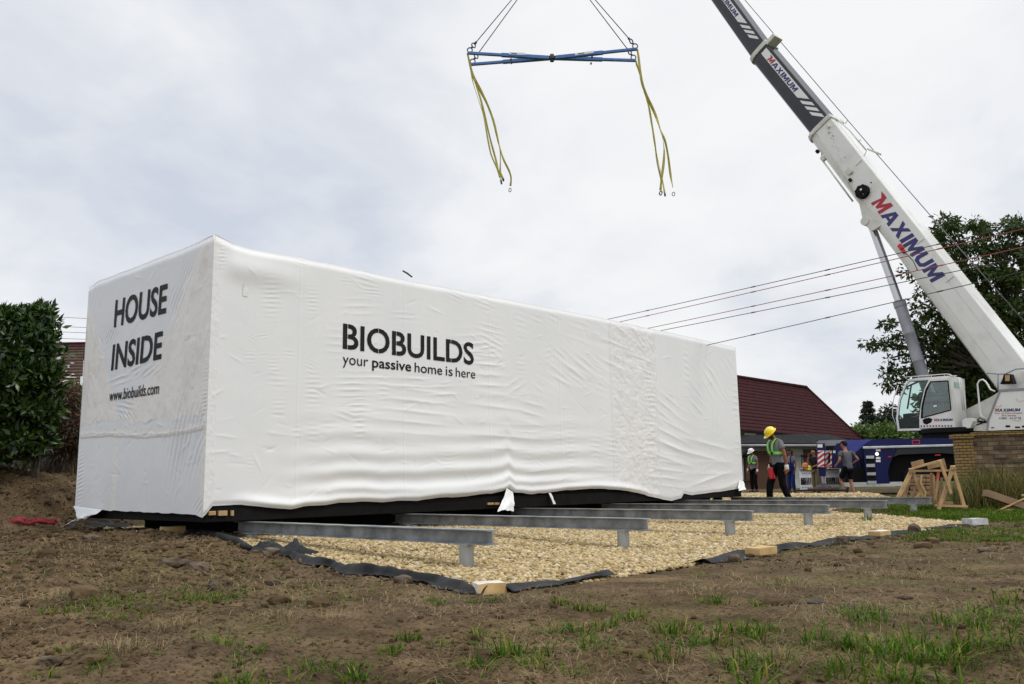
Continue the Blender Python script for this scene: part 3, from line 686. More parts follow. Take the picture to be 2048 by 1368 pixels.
#            centre      half-x half-y (px)  ridge angle, wavelength m, amplitude m
_pl = [(*z1(310,290),14,34,8,.062,.006),(*z1(520,310),9,26,5,.055,.005),(*z1(790,195),18,18,-4,.07,.006),(*z1(825,262),14,10,4,.05,.006),
 (*z1(470,110),10,12,-5,.05,.006),(*z1(760,340),26,18,8,.11,.005),(*z1(980,385),20,12,6,.08,.004),(*z1(1250,270),14,14,-12,.07,.006),(*z1(1395,310),16,16,-8,.08,.007),
 (*z1(1140,245),14,6,-12,.05,.005),(*z1(690,205),10,8,5,.05,.004),(*z1(210,500),8,10,-25,.04,.006),(*z1(270,485),10,6,15,.04,.006),(*z1(205,590),9,14,5,.05,.004),(*z1(270,580),5,5,20,.04,.005),
 (*z1(405,580),10,8,0,.05,.005),(*z1(320,640),8,18,3,.05,.005),(*z1(510,640),8,14,-20,.05,.005),(*z1(520,760),12,34,2,.065,.006),(*z1(345,715),18,14,3,.07,.004),
 (*z1(350,840),10,14,5,.06,.004),(*z1(520,980),10,20,0,.07,.005),(*z1(440,975),8,14,0,.07,.005),(*z1(600,940),14,10,2,.08,.005),(*z1(720,755),24,26,4,.085,.008),(*z1(745,840),20,18,4,.08,.008),
 (*z1(880,760),10,24,2,.07,.006),(*z1(755,935),10,28,2,.075,.009),(*z1(1000,740),30,10,2,.12,.008),(*z1(1180,770),26,14,6,.12,.008),(*z1(690,890),20,10,-14,.08,.006),
 (*z1(850,690),26,8,4,.09,.007),(*z1(1060,705),18,8,4,.08,.006),(*z1(1050,860),60,50,-2,.16,.008),(*z1(1200,1130),10,24,3,.06,.005),(*z1(205,1130),5,16,0,.05,.004),(*z1(1340,550),30,26,8,.13,.008),
 (*z1(640,520),16,30,3,.10,.004),(*z1(60,80),6,22,10,.05,.007),
 (*z2(60,300),18,16,-4,.10,.009),(*z2(80,372),18,16,-14,.09,.010),(*z2(40,410),16,10,14,.09,.010),(*z2(50,490),22,18,2,.14,.012),(*z2(60,600),26,22,2,.17,.014),(*z2(215,630),16,16,28,.13,.012),
 (*z2(245,510),8,20,4,.08,.006),(*z2(120,730),44,16,-2,.22,.016),(*z2(310,780),20,26,-8,.17,.016),(*z2(355,630),8,10,-25,.14,.010),(*z2(150,950),50,26,-1,.20,.014),(*z2(300,900),24,26,0,.12,.007),
 (*z2(285,1080),14,20,2,.08,.006),(*z2(540,1040),8,60,1,.085,.009),(*z2(465,940),8,26,0,.08,.006),(*z2(690,1000),9,24,-4,.09,.009),(*z2(785,1000),9,34,-4,.09,.010),(*z2(715,1120),9,16,-3,.09,.006),(*z2(790,1120),10,16,0,.08,.006),
 (*z2(480,1185),9,6,15,.08,.008),(*z2(350,1150),30,12,5,.12,.007),(*z2(560,540),40,20,-24,.22,.016),(*z2(500,590),36,12,-20,.2,.014),(*z2(480,440),16,12,-28,.13,.010),(*z2(640,490),22,14,-25,.16,.012),(*z2(790,500),24,16,-14,.18,.014),
 (*z2(720,600),8,24,-12,.11,.007),(*z2(410,440),8,20,15,.10,.006),(*z2(780,380),60,7,-9,.24,.020),(*z2(860,300),30,12,-24,.24,.020),(*z2(950,375),12,12,-38,.12,.014),(*z2(950,470),20,10,-8,.16,.014),(*z2(970,520),14,12,-8,.14,.012),
 (*z2(440,215),12,10,-12,.10,.008),(*z2(340,230),10,10,-8,.10,.007),(*z2(240,250),10,20,-5,.10,.006),(*z2(590,270),14,10,-6,.12,.008),(*z2(590,590),60,30,-10,.3,.006),
 (*z2(1000,580),8,14,-6,.10,.013),(*z2(1010,680),8,26,0,.095,.012),(*z2(1010,820),6,26,0,.095,.010),(*z2(1012,950),6,30,0,.10,.010),(*z2(1012,1090),6,30,0,.10,.010),
 (*z3(500,600),10,16,-36,.22,.013),(*z3(600,540),14,24,-40,.22,.013),(*z3(585,470),10,16,-30,.2,.011),(*z3(500,690),14,16,-30,.22,.013),(*z3(720,420),12,14,-40,.2,.011),(*z3(755,660),6,40,-4,.14,.012),(*z3(765,960),5,24,-6,.14,.010),(*z3(435,450),5,40,-10,.14,.010),
 (*z3(560,980),40,22,-7,.3,.024),(*z3(620,1100),40,16,0,.26,.014),(*z3(650,1180),50,14,10,.3,.028),(*z3(330,880),34,34,-14,.22,.016),(*z3(330,990),36,26,-10,.28,.024),(*z3(300,700),24,26,-22,.2,.016),(*z3(320,1130),28,34,-4,.16,.014),(*z3(210,1020),8,60,2,.13,.010),
 (*z3(680,620),8,14,-35,.14,.008)]
PL = packets(fl, _pl)
_ps = [(*z4(515,240),14,26,62,.07,.009),(*z4(470,350),16,30,58,.08,.012),(*z4(490,300),14,26,60,.075,.010),(*z4(185,500),16,20,50,.07,.010),(*z4(130,375),5,5,45,.05,.007),(*z4(110,330),10,40,70,.12,.006),
 (*z4(345,670),22,8,20,.08,.010),(*z4(300,655),18,8,10,.08,.009),(*z4(225,705),18,10,4,.09,.010),(*z4(245,825),14,12,-10,.07,.009),(*z4(250,860),12,8,-35,.06,.009),
 (*z4(470,1030),16,70,74,.105,.016),(*z4(510,990),22,55,70,.10,.016),(*z4(560,960),14,45,64,.09,.014),(*z4(585,930),10,30,56,.08,.012),(*z4(610,700),6,60,5,.045,.007),(*z4(600,800),6,40,8,.05,.008),(*z4(45,1150),5,50,12,.055,.009),
 (*z4(130,650),20,40,72,.07,.007),(*z4(120,800),24,30,76,.07,.007),(*z4(530,700),14,36,70,.06,.009),(*z4(510,770),16,24,66,.06,.009),(*z4(560,560),10,24,55,.05,.008),(*z4(245,1100),8,60,86,.05,.006),(*z4(300,1000),8,60,88,.07,.004),(*z4(600,190),10,30,70,.05,.009),(*z4(650,120),6,10,50,.05,.01),(*z4(570,1260),10,14,40,.06,.01)]
PS = [q[:5]+(q[5]*(.62 if q[3] > .9 else .75), q[6]) for q in packets(fs, _ps)]
def ridges(a, z, packs):
    d = np.zeros(a.shape)
    for (P, hx, hy, an, wl, am, ph) in packs:
        da = a-P[0]; dz = z-P[1]
        e = np.exp(-(da/hx)**2*.9-(dz/hy)**2*.9)
        k = e > .01
        if not k.any(): continue
        u = -math.sin(an)*da[k]+math.cos(an)*dz[k]+.010*vn(da[k]*9+P[0], dz[k]*9, 3)
        w = 1-np.abs(np.sin(math.pi*u/wl+ph)); d[k] += 1.5*am*e[k]*(w**1.6-.3)
    return d
def mk_creases(n, a0, a1, z0, z1, rng):
    """short sharp creases: centre, half length, angle, height"""
    return [(rng.uniform(a0, a1), rng.uniform(z0, z1), rng.uniform(.03, .22), rng.normal(0, .45), rng.uniform(.002, .006)*rng.choice((-1, 1))) for _ in range(n)]
_cr = np.random.default_rng(5)
CRL = mk_creases(260, .1, BL-.1, ZB+.2, ZT-.1, _cr); CRS = mk_creases(150, -BW+.1, -.1, ZB+.2, ZT-.1, _cr)
CRS = [(a, z, l, an+_cr.choice((0, .9, 1.2)), h) for a, z, l, an, h in CRS]
def creases(a, z, L_):
    d = np.zeros(a.shape)
    if a.size < 50: return d
    for ca, cz, hl, an, h in L_:
        m_ = (np.abs(a-ca) < hl*1.5+.03) & (np.abs(z-cz) < hl*1.5+.03)
        if not m_.any(): continue
        da, dz = a[m_]-ca, z[m_]-cz; u = da*math.cos(an)+dz*math.sin(an); v = -da*math.sin(an)+dz*math.cos(an)
        d[m_] += h*np.exp(-(u/hl)**2*2)*np.exp(-np.abs(v)/.012)
    return d
def disp_l(y, z):
    """outward bulge of the long side"""
    y = np.asarray(y, float); z = np.asarray(z, float)
    d = (.75-.36*ss(3.5, 6, y))*ridges(y, z, PL)
    d = d+.012*vn(y*.45, z*.7, 11)+.0025*fbm(y*2.2, z*2.2, 13, 3)+creases(y, z, CRL)
    for yv in (1.25, 3.05, 4.85, 6.65, 8.45, 10.6, 12.0): d = d+.0035*np.exp(-((y-yv-.01*vn(z*2, 0*z, 7))/.012)**2)
    # long soft rolls low on the near half
    env = ss(.7, 2.2, y)*(1-ss(6.0, 8.6, y))
    zl = z-np.interp(y, LE[:, 0], LE[:, 1])
    for zc, am, wd in ((.17,.050,.075),(.40,.040,.09),(.66,.028,.10),(.92,.018,.10),(1.18,.010,.11)):
        zc2 = zc+.05*vn(y*.5, 0*y, int(zc*100)); d = d+am*env*np.exp(-((zl-zc2)/wd)**2)*(.75+.5*vn(y*.9, 0*y+zc, 19))
    env2 = ss(.2, .9, y)*(1-ss(8, 10, y)); d = d+.05*env2*np.exp(-((zl-.05)/.07)**2)
    # crumpled taped band
    yb = ss(8.05, 8.35, y)*(1-ss(9.55, 9.9, y)); yb = np.where(z > 0, yb, 0)
    d = d+yb*(.013*(np.abs(fbm(y*4, z*5, 23, 3)))+.007*np.abs(vn(y*11, z*13, 24)))
    d = d+.012*ss(8.16, 8.19, y)*ss(9.78, 9.74, y)+.006*np.exp(-((y-8.18)/.02)**2)
    # sagging shoulder below the near top corner
    d = d+.035*ss(.05, .35, y)*(1-ss(.5, 1.6, y))*np.exp(-((z-(ZT-.35))/.16)**2)
    edge = ss(0, .10, y)*ss(BL, BL-.08, y)
    return d*edge
def disp_s(x, z):
    x = np.asarray(x, float); z = np.asarray(z, float)
    d = ridges(x, z, PS)
    d = d+.010*vn(x*.8, z*.8, 14)+.002*fbm(x*3, z*3, 15, 3)+creases(x, z, CRS)
    zs = 1.42+.05*np.sin(x*1.4)
    d = d+.007*ss(0, .012, z-zs-.02*vn(x*3, 0*x, 5)-.008*vn(x*11, 0*x, 6))+.004*np.exp(-((z-zs-.05-.03*vn(x*4, 0*x, 6))/.008)**2)
    d = d+.005*np.exp(-((x+2.42+.02*vn(z*5, 0*z, 2))/.010)**2)*(z < zs)
    d = d+.008*film_mask(x, z)*np.abs(fbm(x*7, z*4, 27, 3))
    return d*ss(0, -.05, x)*ss(-BW, -BW+.05, x)
_fr = [(419,468),(400,505),(372,570),(345,640),(310,730),(287,775),(260,795),(250,850),(335,838),(418,826),(425,700)]
_fl2 = [(176,600),(183,625),(205,700),(222,770),(240,838),(165,852)]
FR = [tuple(fs(*q)) for q in _fr]; FL = [tuple(fs(*q)) for q in _fl2]
def film_mask(x, z):
    a = x+.05*vn(x*7, z*7, 33); b = z+.05*vn(x*7, z*7, 34)
    return (inpoly(a, b, FR) | inpoly(a, b, FL)).astype(float)
mod = thing('wrapped_house', 'long house module wrapped in white sheeting with black stencil lettering', 'house module', (0, 0, 0))
ny, nz = 860, 260
yy = np.linspace(0, BL, ny); tt = np.linspace(0, 1, nz)
Yg, Tg = np.meshgrid(yy, tt, indexing='ij')
Zg = zbot_l(Yg)*(1-Tg)+ztop_l(Yg)*Tg
Xg = disp_l(Yg, Zg)-.03*ss(.96, 1, Tg)**2-.015*ss(.02, 0, Tg)
# long side
idx = np.arange(ny*nz).reshape(ny, nz)
F1 = np.stack([idx[:-1, :-1], idx[1:, :-1], idx[1:, 1:], idx[:-1, 1:]], -1).reshape(-1, 4)
V1 = np.stack([Xg, Yg, Zg], -1).reshape(-1, 3)
yc = Yg[:-1, :-1]+.06*vn(Zg[:-1, :-1]*4, Yg[:-1, :-1]*4, 2)
M1 = np.where(((yc > 8.18) & (yc < 9.75)) | (Yg[:-1, :-1] < .10+.02*vn(Zg[:-1, :-1]*6, 0*Zg[:-1, :-1], 5)), 2, 0).ravel()
# short side
nx = 330
xx = np.linspace(0, -BW, nx); Xs, Ts = np.meshgrid(xx, tt, indexing='ij')
Zs = zbot_s(Xs)*(1-Ts)+ztop_s(Xs)*Ts
Zs[0] = Zg[0]
Ys = -disp_s(Xs, Zs)+.03*ss(.96, 1, Ts)**2
V2 = np.stack([Xs, Ys, Zs], -1).reshape(-1, 3); idx = np.arange(nx*nz).reshape(nx, nz)+len(V1)
F2 = np.stack([idx[:-1, :-1], idx[1:, :-1], idx[1:, 1:], idx[:-1, 1:]], -1).reshape(-1, 4)
_x, _z = Xs[:-1, :-1], Zs[:-1, :-1]
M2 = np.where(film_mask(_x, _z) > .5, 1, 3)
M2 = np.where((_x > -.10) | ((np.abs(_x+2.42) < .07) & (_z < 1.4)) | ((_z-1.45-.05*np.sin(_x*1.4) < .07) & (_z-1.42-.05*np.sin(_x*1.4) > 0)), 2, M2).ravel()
# roof, far end and back
def sheet(P, off):
    a, b_ = P.shape[:2]; idx = np.arange(a*b_).reshape(a, b_)+off
    return P.reshape(-1, 3), np.stack([idx[:-1, :-1], idx[1:, :-1], idx[1:, 1:], idx[:-1, 1:]], -1).reshape(-1, 4)
o_ = len(V1)+len(V2)
ry = yy; rt_ = np.linspace(0, 1, 30); RY, RT_ = np.meshgrid(ry, rt_, indexing='ij')
xt = Xg[:, -1][:, None]; zl_ = Zg[:, -1][:, None]; zr_ = ZT-.01
RXx = xt*(1-RT_)-BW*RT_
RZ = zl_*(1-RT_)+zr_*RT_+(-.07*np.sin(math.pi*RT_)+.01*vn(RXx*3, RY*3, 7)*np.sin(math.pi*RT_))*ss(0, .5, RY)
e_y = np.interp(-RXx, -xx, Ys[:, -1]); e_z = np.interp(-RXx, -xx, Zs[:, -1])
k_ = (1-ss(0, .35, RY))*ss(0, .12, RT_); RZ = RZ*(1-k_)+e_z*k_; RYd = RY+e_y*np.clip(1-RY/.35, 0, 1)
V3, F3 = sheet(np.stack([RXx, RYd, RZ], -1), o_); o_ += len(V3)
BT, BY = np.meshgrid(np.linspace(0, 1, 20), np.linspace(0, BL, 160), indexing='ij')
V4, F4 = sheet(np.stack([0*BT-BW, BY, .42*(1-BT)+(ZT-.01)*BT+0*BY], -1), o_); o_ += len(V4)
BT, BX = np.meshgrid(np.linspace(0, 1, 20), np.linspace(0, -BW, 60), indexing='ij')
V5, F5 = sheet(np.stack([BX, 0*BX+BL, .42*(1-BT)+(ZT-.02)*BT], -1), o_)
Fall = np.vstack([F1, F2, F3, F4, F5]); Vall = np.vstack([V1, V2, V3, V4, V5])
mi = np.concatenate([M1, M2, np.zeros(len(F3)+len(F4)+len(F5), int)])
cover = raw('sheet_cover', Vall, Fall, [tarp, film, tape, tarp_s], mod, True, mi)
bm = bmesh.new(); bm.from_mesh(cover.data); bmesh.ops.remove_doubles(bm, verts=bm.verts, dist=1e-4)
bmesh.ops.recalc_face_normals(bm, faces=bm.faces)
for e_ in bm.edges:
    if len(e_.link_faces) == 2 and e_.calc_face_angle(0) > R(60): e_.smooth = False
bm.to_mesh(cover.data); bm.free()
# strips of tape: pale patch on the long side and the corner strip
mb = MB()
def on_l(y, z, o=.006): return (float(disp_l(np.array([y]), np.array([z]))[0])+o, y, z)
def on_s(x, z, o=.006): return (x, -float(disp_s(np.array([x]), np.array([z]))[0])-o, z)
a = fl(485, 592); b = fl(492, 566); 
mb.grid([[on_l(y, z) for z in np.linspace(a[1], b[1], 6)] for y in np.linspace(a[0], a[0]+.07, 3)])
mb.build('tape_patch', tape, mod)
# black steel frame under the sheet, joists and timber packers
mb = MB()
for x_ in (-.10, -BW+.10): mb.box((x_, BL/2, ZB+.11), (.14, BL-.10, .20), bev=.006)
for i in range(12): mb.box((-BW/2, .12+i*(BL-.24)/11, ZB+.10), (BW-.36, .10, .16))
mb.box((-BW/2, .125, ZB+.11), (BW-.345, .13, .197), bev=.006); mb.box((-BW/2, BL-.125, ZB+.11), (BW-.345, .13, .197))
mb.box((-BW/2, BL/2, ZB+.235), (BW-.12, BL-.12, .04))
mb.build('base_frame', frame_k, mod)
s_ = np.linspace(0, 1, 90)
def added_skirt(P0, P1, seed):  # sheets added under the module to block light and blacken the gap
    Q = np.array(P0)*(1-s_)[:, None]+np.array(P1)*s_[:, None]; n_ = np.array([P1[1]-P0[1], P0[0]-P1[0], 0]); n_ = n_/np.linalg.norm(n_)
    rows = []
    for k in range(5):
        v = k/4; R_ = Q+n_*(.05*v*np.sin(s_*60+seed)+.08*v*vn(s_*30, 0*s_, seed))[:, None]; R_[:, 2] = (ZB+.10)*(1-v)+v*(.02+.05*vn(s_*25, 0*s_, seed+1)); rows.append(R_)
    mb = MB(); mb.grid(rows); mb.build('light_block_skirt', frame_k, mod, True)
added_skirt((-.75, .95, 0), (-.75, BL-.2, 0), 3); added_skirt((-.75, .95, 0), (-BW+.2, .95, 0), 5); added_skirt((-BW+.2, .95, 0), (-BW+.2, BL-.2, 0), 7)
for x_, y_ in ((-3.25, 1.3), (-3.3, 4.2), (-.5, 4.2), (-3.3, 8.6), (-.5, 8.6), (-3.3, 12.9), (-.5, 12.9)):
    MB().box((x_, y_, .14), (.16, .16, .40), bev=.008).build('support_post', frame_k, mod)
for (a, b_, z0, z1_) in ((418,432,1022,1031),(437,455,1021,1032),(462,468,1021,1032),(976,988,1005,1010),(990,999,1005,1010)):
    p = onx(a, z1_, -.005); q = onx(b_, z0, -.005)
    MB().box(((p[0]-.06), (p[1]+q[1])/2, (p[2]+q[2])/2), (.13, abs(q[1]-p[1]), abs(q[2]-p[2])), bev=.004).build('timber_packer', wood, mod)
# loose corners of the sheet
def flap(pts, mats, name='loose_flap', n=14, am=.03, seed=1):
    """crumpled hanging piece of sheet: pts = 4 world corners (tl, tr, br, bl)"""
    P = np.array(pts, float); G = np.zeros((n, n, 3)); nrm = np.cross(P[1]-P[0], P[3]-P[0]); nrm /= np.linalg.norm(nrm)
    for i in range(n):
        for j in range(n):
            u, v = i/(n-1), j/(n-1)
            G[i, j] = (P[0]*(1-u)+P[1]*u)*(1-v)+(P[3]*(1-u)+P[2]*u)*v
            w = v*(1.2-v*.2)
            G[i, j] += nrm*am*w*(float(vn(u*4.1, v*3.3, seed))*2+.5*float(vn(u*9, v*9, seed+1)))
            G[i, j][2] += .4*am*v*float(vn(u*6, 3.3, seed+4))
    mb = MB(); mb.grid(G); return mb.build(name, mats, mod, True)
flap([ony(147,1012,-.01), ony(205,1019,-.01), ony(185,1030,-.12), ony(156,1040,-.10)], tarp_s, seed=3)
flap([ony(156,1038,-.10), ony(186,1028,-.12), on_ground(150,1058)+np.array([0,0,.02]), on_ground(118,1054)+np.array([0,0,.02])], tarp_s, seed=5, am=.05)
flap([onx(1013,975,.02), onx(1026,984,.02), onx(1032,1020,.22), onx(998,1022,.2)], tarp, seed=8, am=.05)
flap([onx(1097,985,.01), onx(1102,986,.01), onx(1112,1008,.06), onx(1106,1008,.06)], tarp, seed=9, am=.02)
flap([onx(1478,960,.01), onx(1487,962,.01), onx(1493,979,.18), onx(1476,982,.08)], tarp, seed=12, am=.03)
flap([onx(1000,1046,.5), onx(1028,1046,.5), onx(1024,1053,.5), onx(1004,1053,.5)], tarp, seed=14, am=.02)

# ------------------------------------------------------------------ lettering
def text_mesh(s, bold=0.0, shear=0.0, cuts=None, gap=.03):
    """unit-box letters: returns list of (verts2d, faces) per connected piece, sorted by x"""
    cu = bpy.data.curves.new('t', 'FONT'); cu.body = s; cu.offset = bold; cu.shear = shear; cu.resolution_u = 4
    ob = bpy.data.objects.new('t', cu); COL.objects.link(ob)
    bpy.context.view_layer.update(); dg = bpy.context.evaluated_depsgraph_get()
    me = bpy.data.meshes.new_from_object(ob.evaluated_get(dg))
    bpy.data.objects.remove(ob); bm = bmesh.new(); bm.from_mesh(me); bpy.data.meshes.remove(me)
    bmesh.ops.remove_doubles(bm, verts=bm.verts, dist=1e-5)
    return bm
def place_text(s, fmap, mats, parent, bold=0.0, shear=0.0, cuts=None, gap=.02, name='lettering', subdiv=0, red_first=False):
    """fmap(u, v) -> 3-D for u, v in the text's own bounding box"""
    bm = text_mesh(s, bold, shear)
    xs = [v.co.x for v in bm.verts]; ys = [v.co.y for v in bm.verts]
    x0, x1, y0, y1 = min(xs), max(xs), min(ys), max(ys)
    # islands in reading order
    seen = set(); isl = []
    for f in bm.faces:
        if f in seen: continue
        st = [f]; seen.add(f); grp = []
        while st:
            g = st.pop(); grp.append(g)
            for e in g.edges:
                for h in e.link_faces:
                    if h not in seen: seen.add(h); st.append(h)
        isl.append(grp)
    isl.sort(key=lambda g: min(v.co.x for f in g for v in f.verts))
    first = set(isl[0]) if red_first else set()
    for f in first: f.material_index = 1
    if cuts:
        for k, fr in cuts:
            g = isl[k]; a = min(v.co.x for f in g for v in f.verts if f.is_valid); b = max(v.co.x for f in g for v in f.verts if f.is_valid)
            c = a+(b-a)*fr; w = gap*(y1-y0)
            cur = [f for f in g if f.is_valid]
            for cc in (c-w, c+w):
                vs = {v for f in cur for v in f.verts}; es = {e for f in cur for e in f.edges}
                r_ = bmesh.ops.bisect_plane(bm, geom=list(vs)+list(es)+cur, plane_co=(cc, 0, 0), plane_no=(1, 0, 0))
                cur = [q for q in r_['geom'] if isinstance(q, bmesh.types.BMFace) and q.is_valid]
                if True:
                    allf = set(cur)
                    cur = list(allf)
            kill = [f for f in cur if c-w < f.calc_center_median().x < c+w]
            bmesh.ops.delete(bm, geom=kill, context='FACES')
    if subdiv:
        nxc = max(2, int((x1-x0)/(y1-y0)*subdiv))
        for i in range(1, nxc): bmesh.ops.bisect_plane(bm, geom=bm.verts[:]+bm.edges[:]+bm.faces[:], plane_co=(x0+(x1-x0)*i/nxc, 0, 0), plane_no=(1, 0, 0))
        for i in range(1, subdiv): bmesh.ops.bisect_plane(bm, geom=bm.verts[:]+bm.edges[:]+bm.faces[:], plane_co=(0, y0+(y1-y0)*i/subdiv, 0), plane_no=(0, 1, 0))
    bm.verts.index_update()
    mb = MB()
    V = [fmap((v.co.x-x0)/(x1-x0), (v.co.y-y0)/(y1-y0)) for v in bm.verts]
    for mi_ in (0, 1):
        F = [tuple(v.index for v in f.verts) for f in bm.faces if f.material_index == mi_]
        if F: mb.add(V, F, mi_)
    bm.free()
    return mb.build(name, mats, parent)
GLY = {'M': (1.0, [[(0,0),(0,1),(.28,1),(.5,.47),(.72,1),(1,1),(1,0),(.76,0),(.76,.55),(.58,.08),(.42,.08),(.24,.55),(.24,0)]]),
 'A': (.98, [[(0,0),(.34,1),(.5,1),(.5,.73),(.40,.40),(.5,.40),(.5,.2),(.335,.2),(.27,0)], [(1,0),(.66,1),(.5,1),(.5,.73),(.60,.40),(.5,.40),(.5,.2),(.665,.2),(.73,0)]]),
 'X': (.95, [[(0,0),(.34,.5),(.02,1),(.32,1),(.5,.70),(.68,1),(.98,1),(.66,.5),(1,0),(.69,0),(.5,.31),(.31,0)]]),
 'I': (.27, [[(0,0),(0,1),(1,1),(1,0)]]),
 'U': (.86, [[(0,1),(.29,1),(.29,.36),(.38,.23),(.62,.23),(.71,.36),(.71,1),(1,1),(1,.28),(.80,0),(.20,0),(0,.28)]])}
def firm_name(fmap, parent, shear=.16):
    """heavy slanted capitals with a red, swooping first letter"""
    mb = MB(); x = 0; S_ = []
    for k, ch in enumerate('MAXIMUM'):
        w, polys = GLY[ch]
        for P in polys:
            Q = [(x+a*w, b) for a, b in P]
            if k == 0: Q = [(x, 0), (x+.10, .80), (x-.32, 1.10), (x+.02, 1.12)]+[(x+.28, 1.12)]+[(a, b*1.12) for a, b in Q[3:]]
            S_.append((Q, 1 if k == 0 else 0))
        x += w+.10
    L_ = x-.10
    for Q, mi_ in S_:
        V = [fmap((a+shear*(b-.5))/L_, b) for a, b in Q]; mb.add(V, [tuple(range(len(V)))], mi_)
    return mb.build('lettering', [blue_l, red_l], parent)
def lmap(tl, tr, bl_):
    """text box on the long side from traced pixels (top left, top right, bottom left)"""
    a, b, c = fl(*tl), fl(*tr), fl(*bl_)
    def f(u, v):
        y = a[0]+(b[0]-a[0])*u; z = c[1]+(a[1]-c[1])*v
        return on_l(y, z, .007)
    return f
def smap(tl, tr, bl_):
    a, b, c = fs(*tl), fs(*tr), fs(*bl_)
    def f(u, v):
        x = c[0]+(b[0]-a[0])*u+(a[0]-c[0])*v; z = c[1]+(a[1]-c[1])*v+(b[1]-a[1])*u
        return on_s(x, z, .007)
    return f
place_text('BIOBUILDS', lmap((686,646),(947,683),(686,698)), paint_k, mod, .018, cuts=[(0,.30),(2,.5),(3,.30),(7,.30)], gap=.014, subdiv=14)
for s_, x0_, x1_, yt, yb_, bo in (('your',685,736,714,735,0),('passive',744,822,720,741,.012),('home',829,884,727,745,.004),('is',892,905,733,748,0),('here',911,950,735,757,0)):
    # x-height differs with ascenders: boxes traced word by word
    pass
def word(s_, x0_, x1_, ztop, zbot, bo):
    a = fl(x0_, 720)[0]; b = fl(x1_, 740)[0]
    place_text(s_, lambda u, v: on_l(a+(b-a)*u, zbot+(ztop-zbot)*v, .007), paint_k, mod, bo, subdiv=6)
zb1 = fl(690,727)[1]                       # base line at the first word
xh = fl(690,712)[1]-zb1; 
zb1 = (fl(700,731)[1]+fl(935,755)[1])/2
dsc = .32*xh*1.35; asc = .40*xh
word('your', 685, 736, zb1+xh, zb1-dsc, .0)
word('passive', 744, 822, zb1+xh+asc*.9, zb1-dsc, .014)
word('home', 829, 884, zb1+xh+asc, zb1, .006)
word('is', 891, 905, zb1+xh+asc*.9, zb1, .0)
word('here', 911, 950, zb1+xh+asc, zb1, .0)
place_text('HOUSE', smap((233,600),(337,566),(229,656)), paint_k, mod, .022, cuts=[(1,.5)], gap=.014, subdiv=12)
place_text('INSIDE', smap((228,689),(328,661),(224,742)), paint_k, mod, .022, cuts=[(4,.27)], gap=.014, subdiv=12)
place_text('www.biobuilds.com', smap((222,781),(321,764),(220,803)), paint_k, mod, .009, subdiv=8)
# stick of wood lying on the roof edge
st = thing('wood_stick', 'thin dark stick lying on the roof edge of the wrapped module', 'stick', onx(815,548,-.1))
MB().tube([onx(806,542,-.05), onx(815,547,-.1), onx(824,554,-.02)], [.012,.014,.012], 7).build('stick_shaft', wood_d, st, True)
# ------------------------------------------------------------------ steel beams on screw piles
BEAM_Y = [0.632, 3.143, 5.639, 8.150, 10.663, 13.126]; BX1, PX_ = 4.04, 3.703
BH_ = .134; TOP = ZB
order = ['nearest','second nearest','third nearest','fourth nearest','fifth nearest','farthest']
def make_beam(label):
    t_ = thing('steel_beam', label, 'steel beam', (0, 0, 0), 0, 'galvanised beams across the gravel bed', local=True)
    x0, x1, w = -.28, BX1, .075; tf, tw = .010, .008
    pr = [(-w,TOP),(w,TOP),(w,TOP-tf),(tw,TOP-tf-.008),(tw,TOP-BH_+tf+.008),(w,TOP-BH_+tf),(w,TOP-BH_),(-w,TOP-BH_),(-w,TOP-BH_+tf),(-tw,TOP-BH_+tf+.008),(-tw,TOP-tf-.008),(-w,TOP-tf)]
    mb = MB(); mb.loft([[(x, a, b) for a, b in pr] for x in (x0, x1)])
    mb.build('profile', galv, t_)
    for x in (PX_, .02):
        mb = MB(); mb.lathe([(.068, -.25), (.068, TOP-BH_-.012)], (x, 0, 0), n=20)
        mb.box((x, 0, TOP-BH_-.006), (.17, .15, .012))
        mb.build('screw_pile', galv_p, t_, True, 40)
    return t_
b0 = None
for i, y in enumerate(BEAM_Y):
    lab = f'galvanised steel beam on round piles, {order[i]} to the viewer of the row of beams'
    if b0 is None: b0 = make_beam(lab); o = b0
    else: o = copy_tree(b0); o['label'] = lab
    o.location = (0, y, 0)
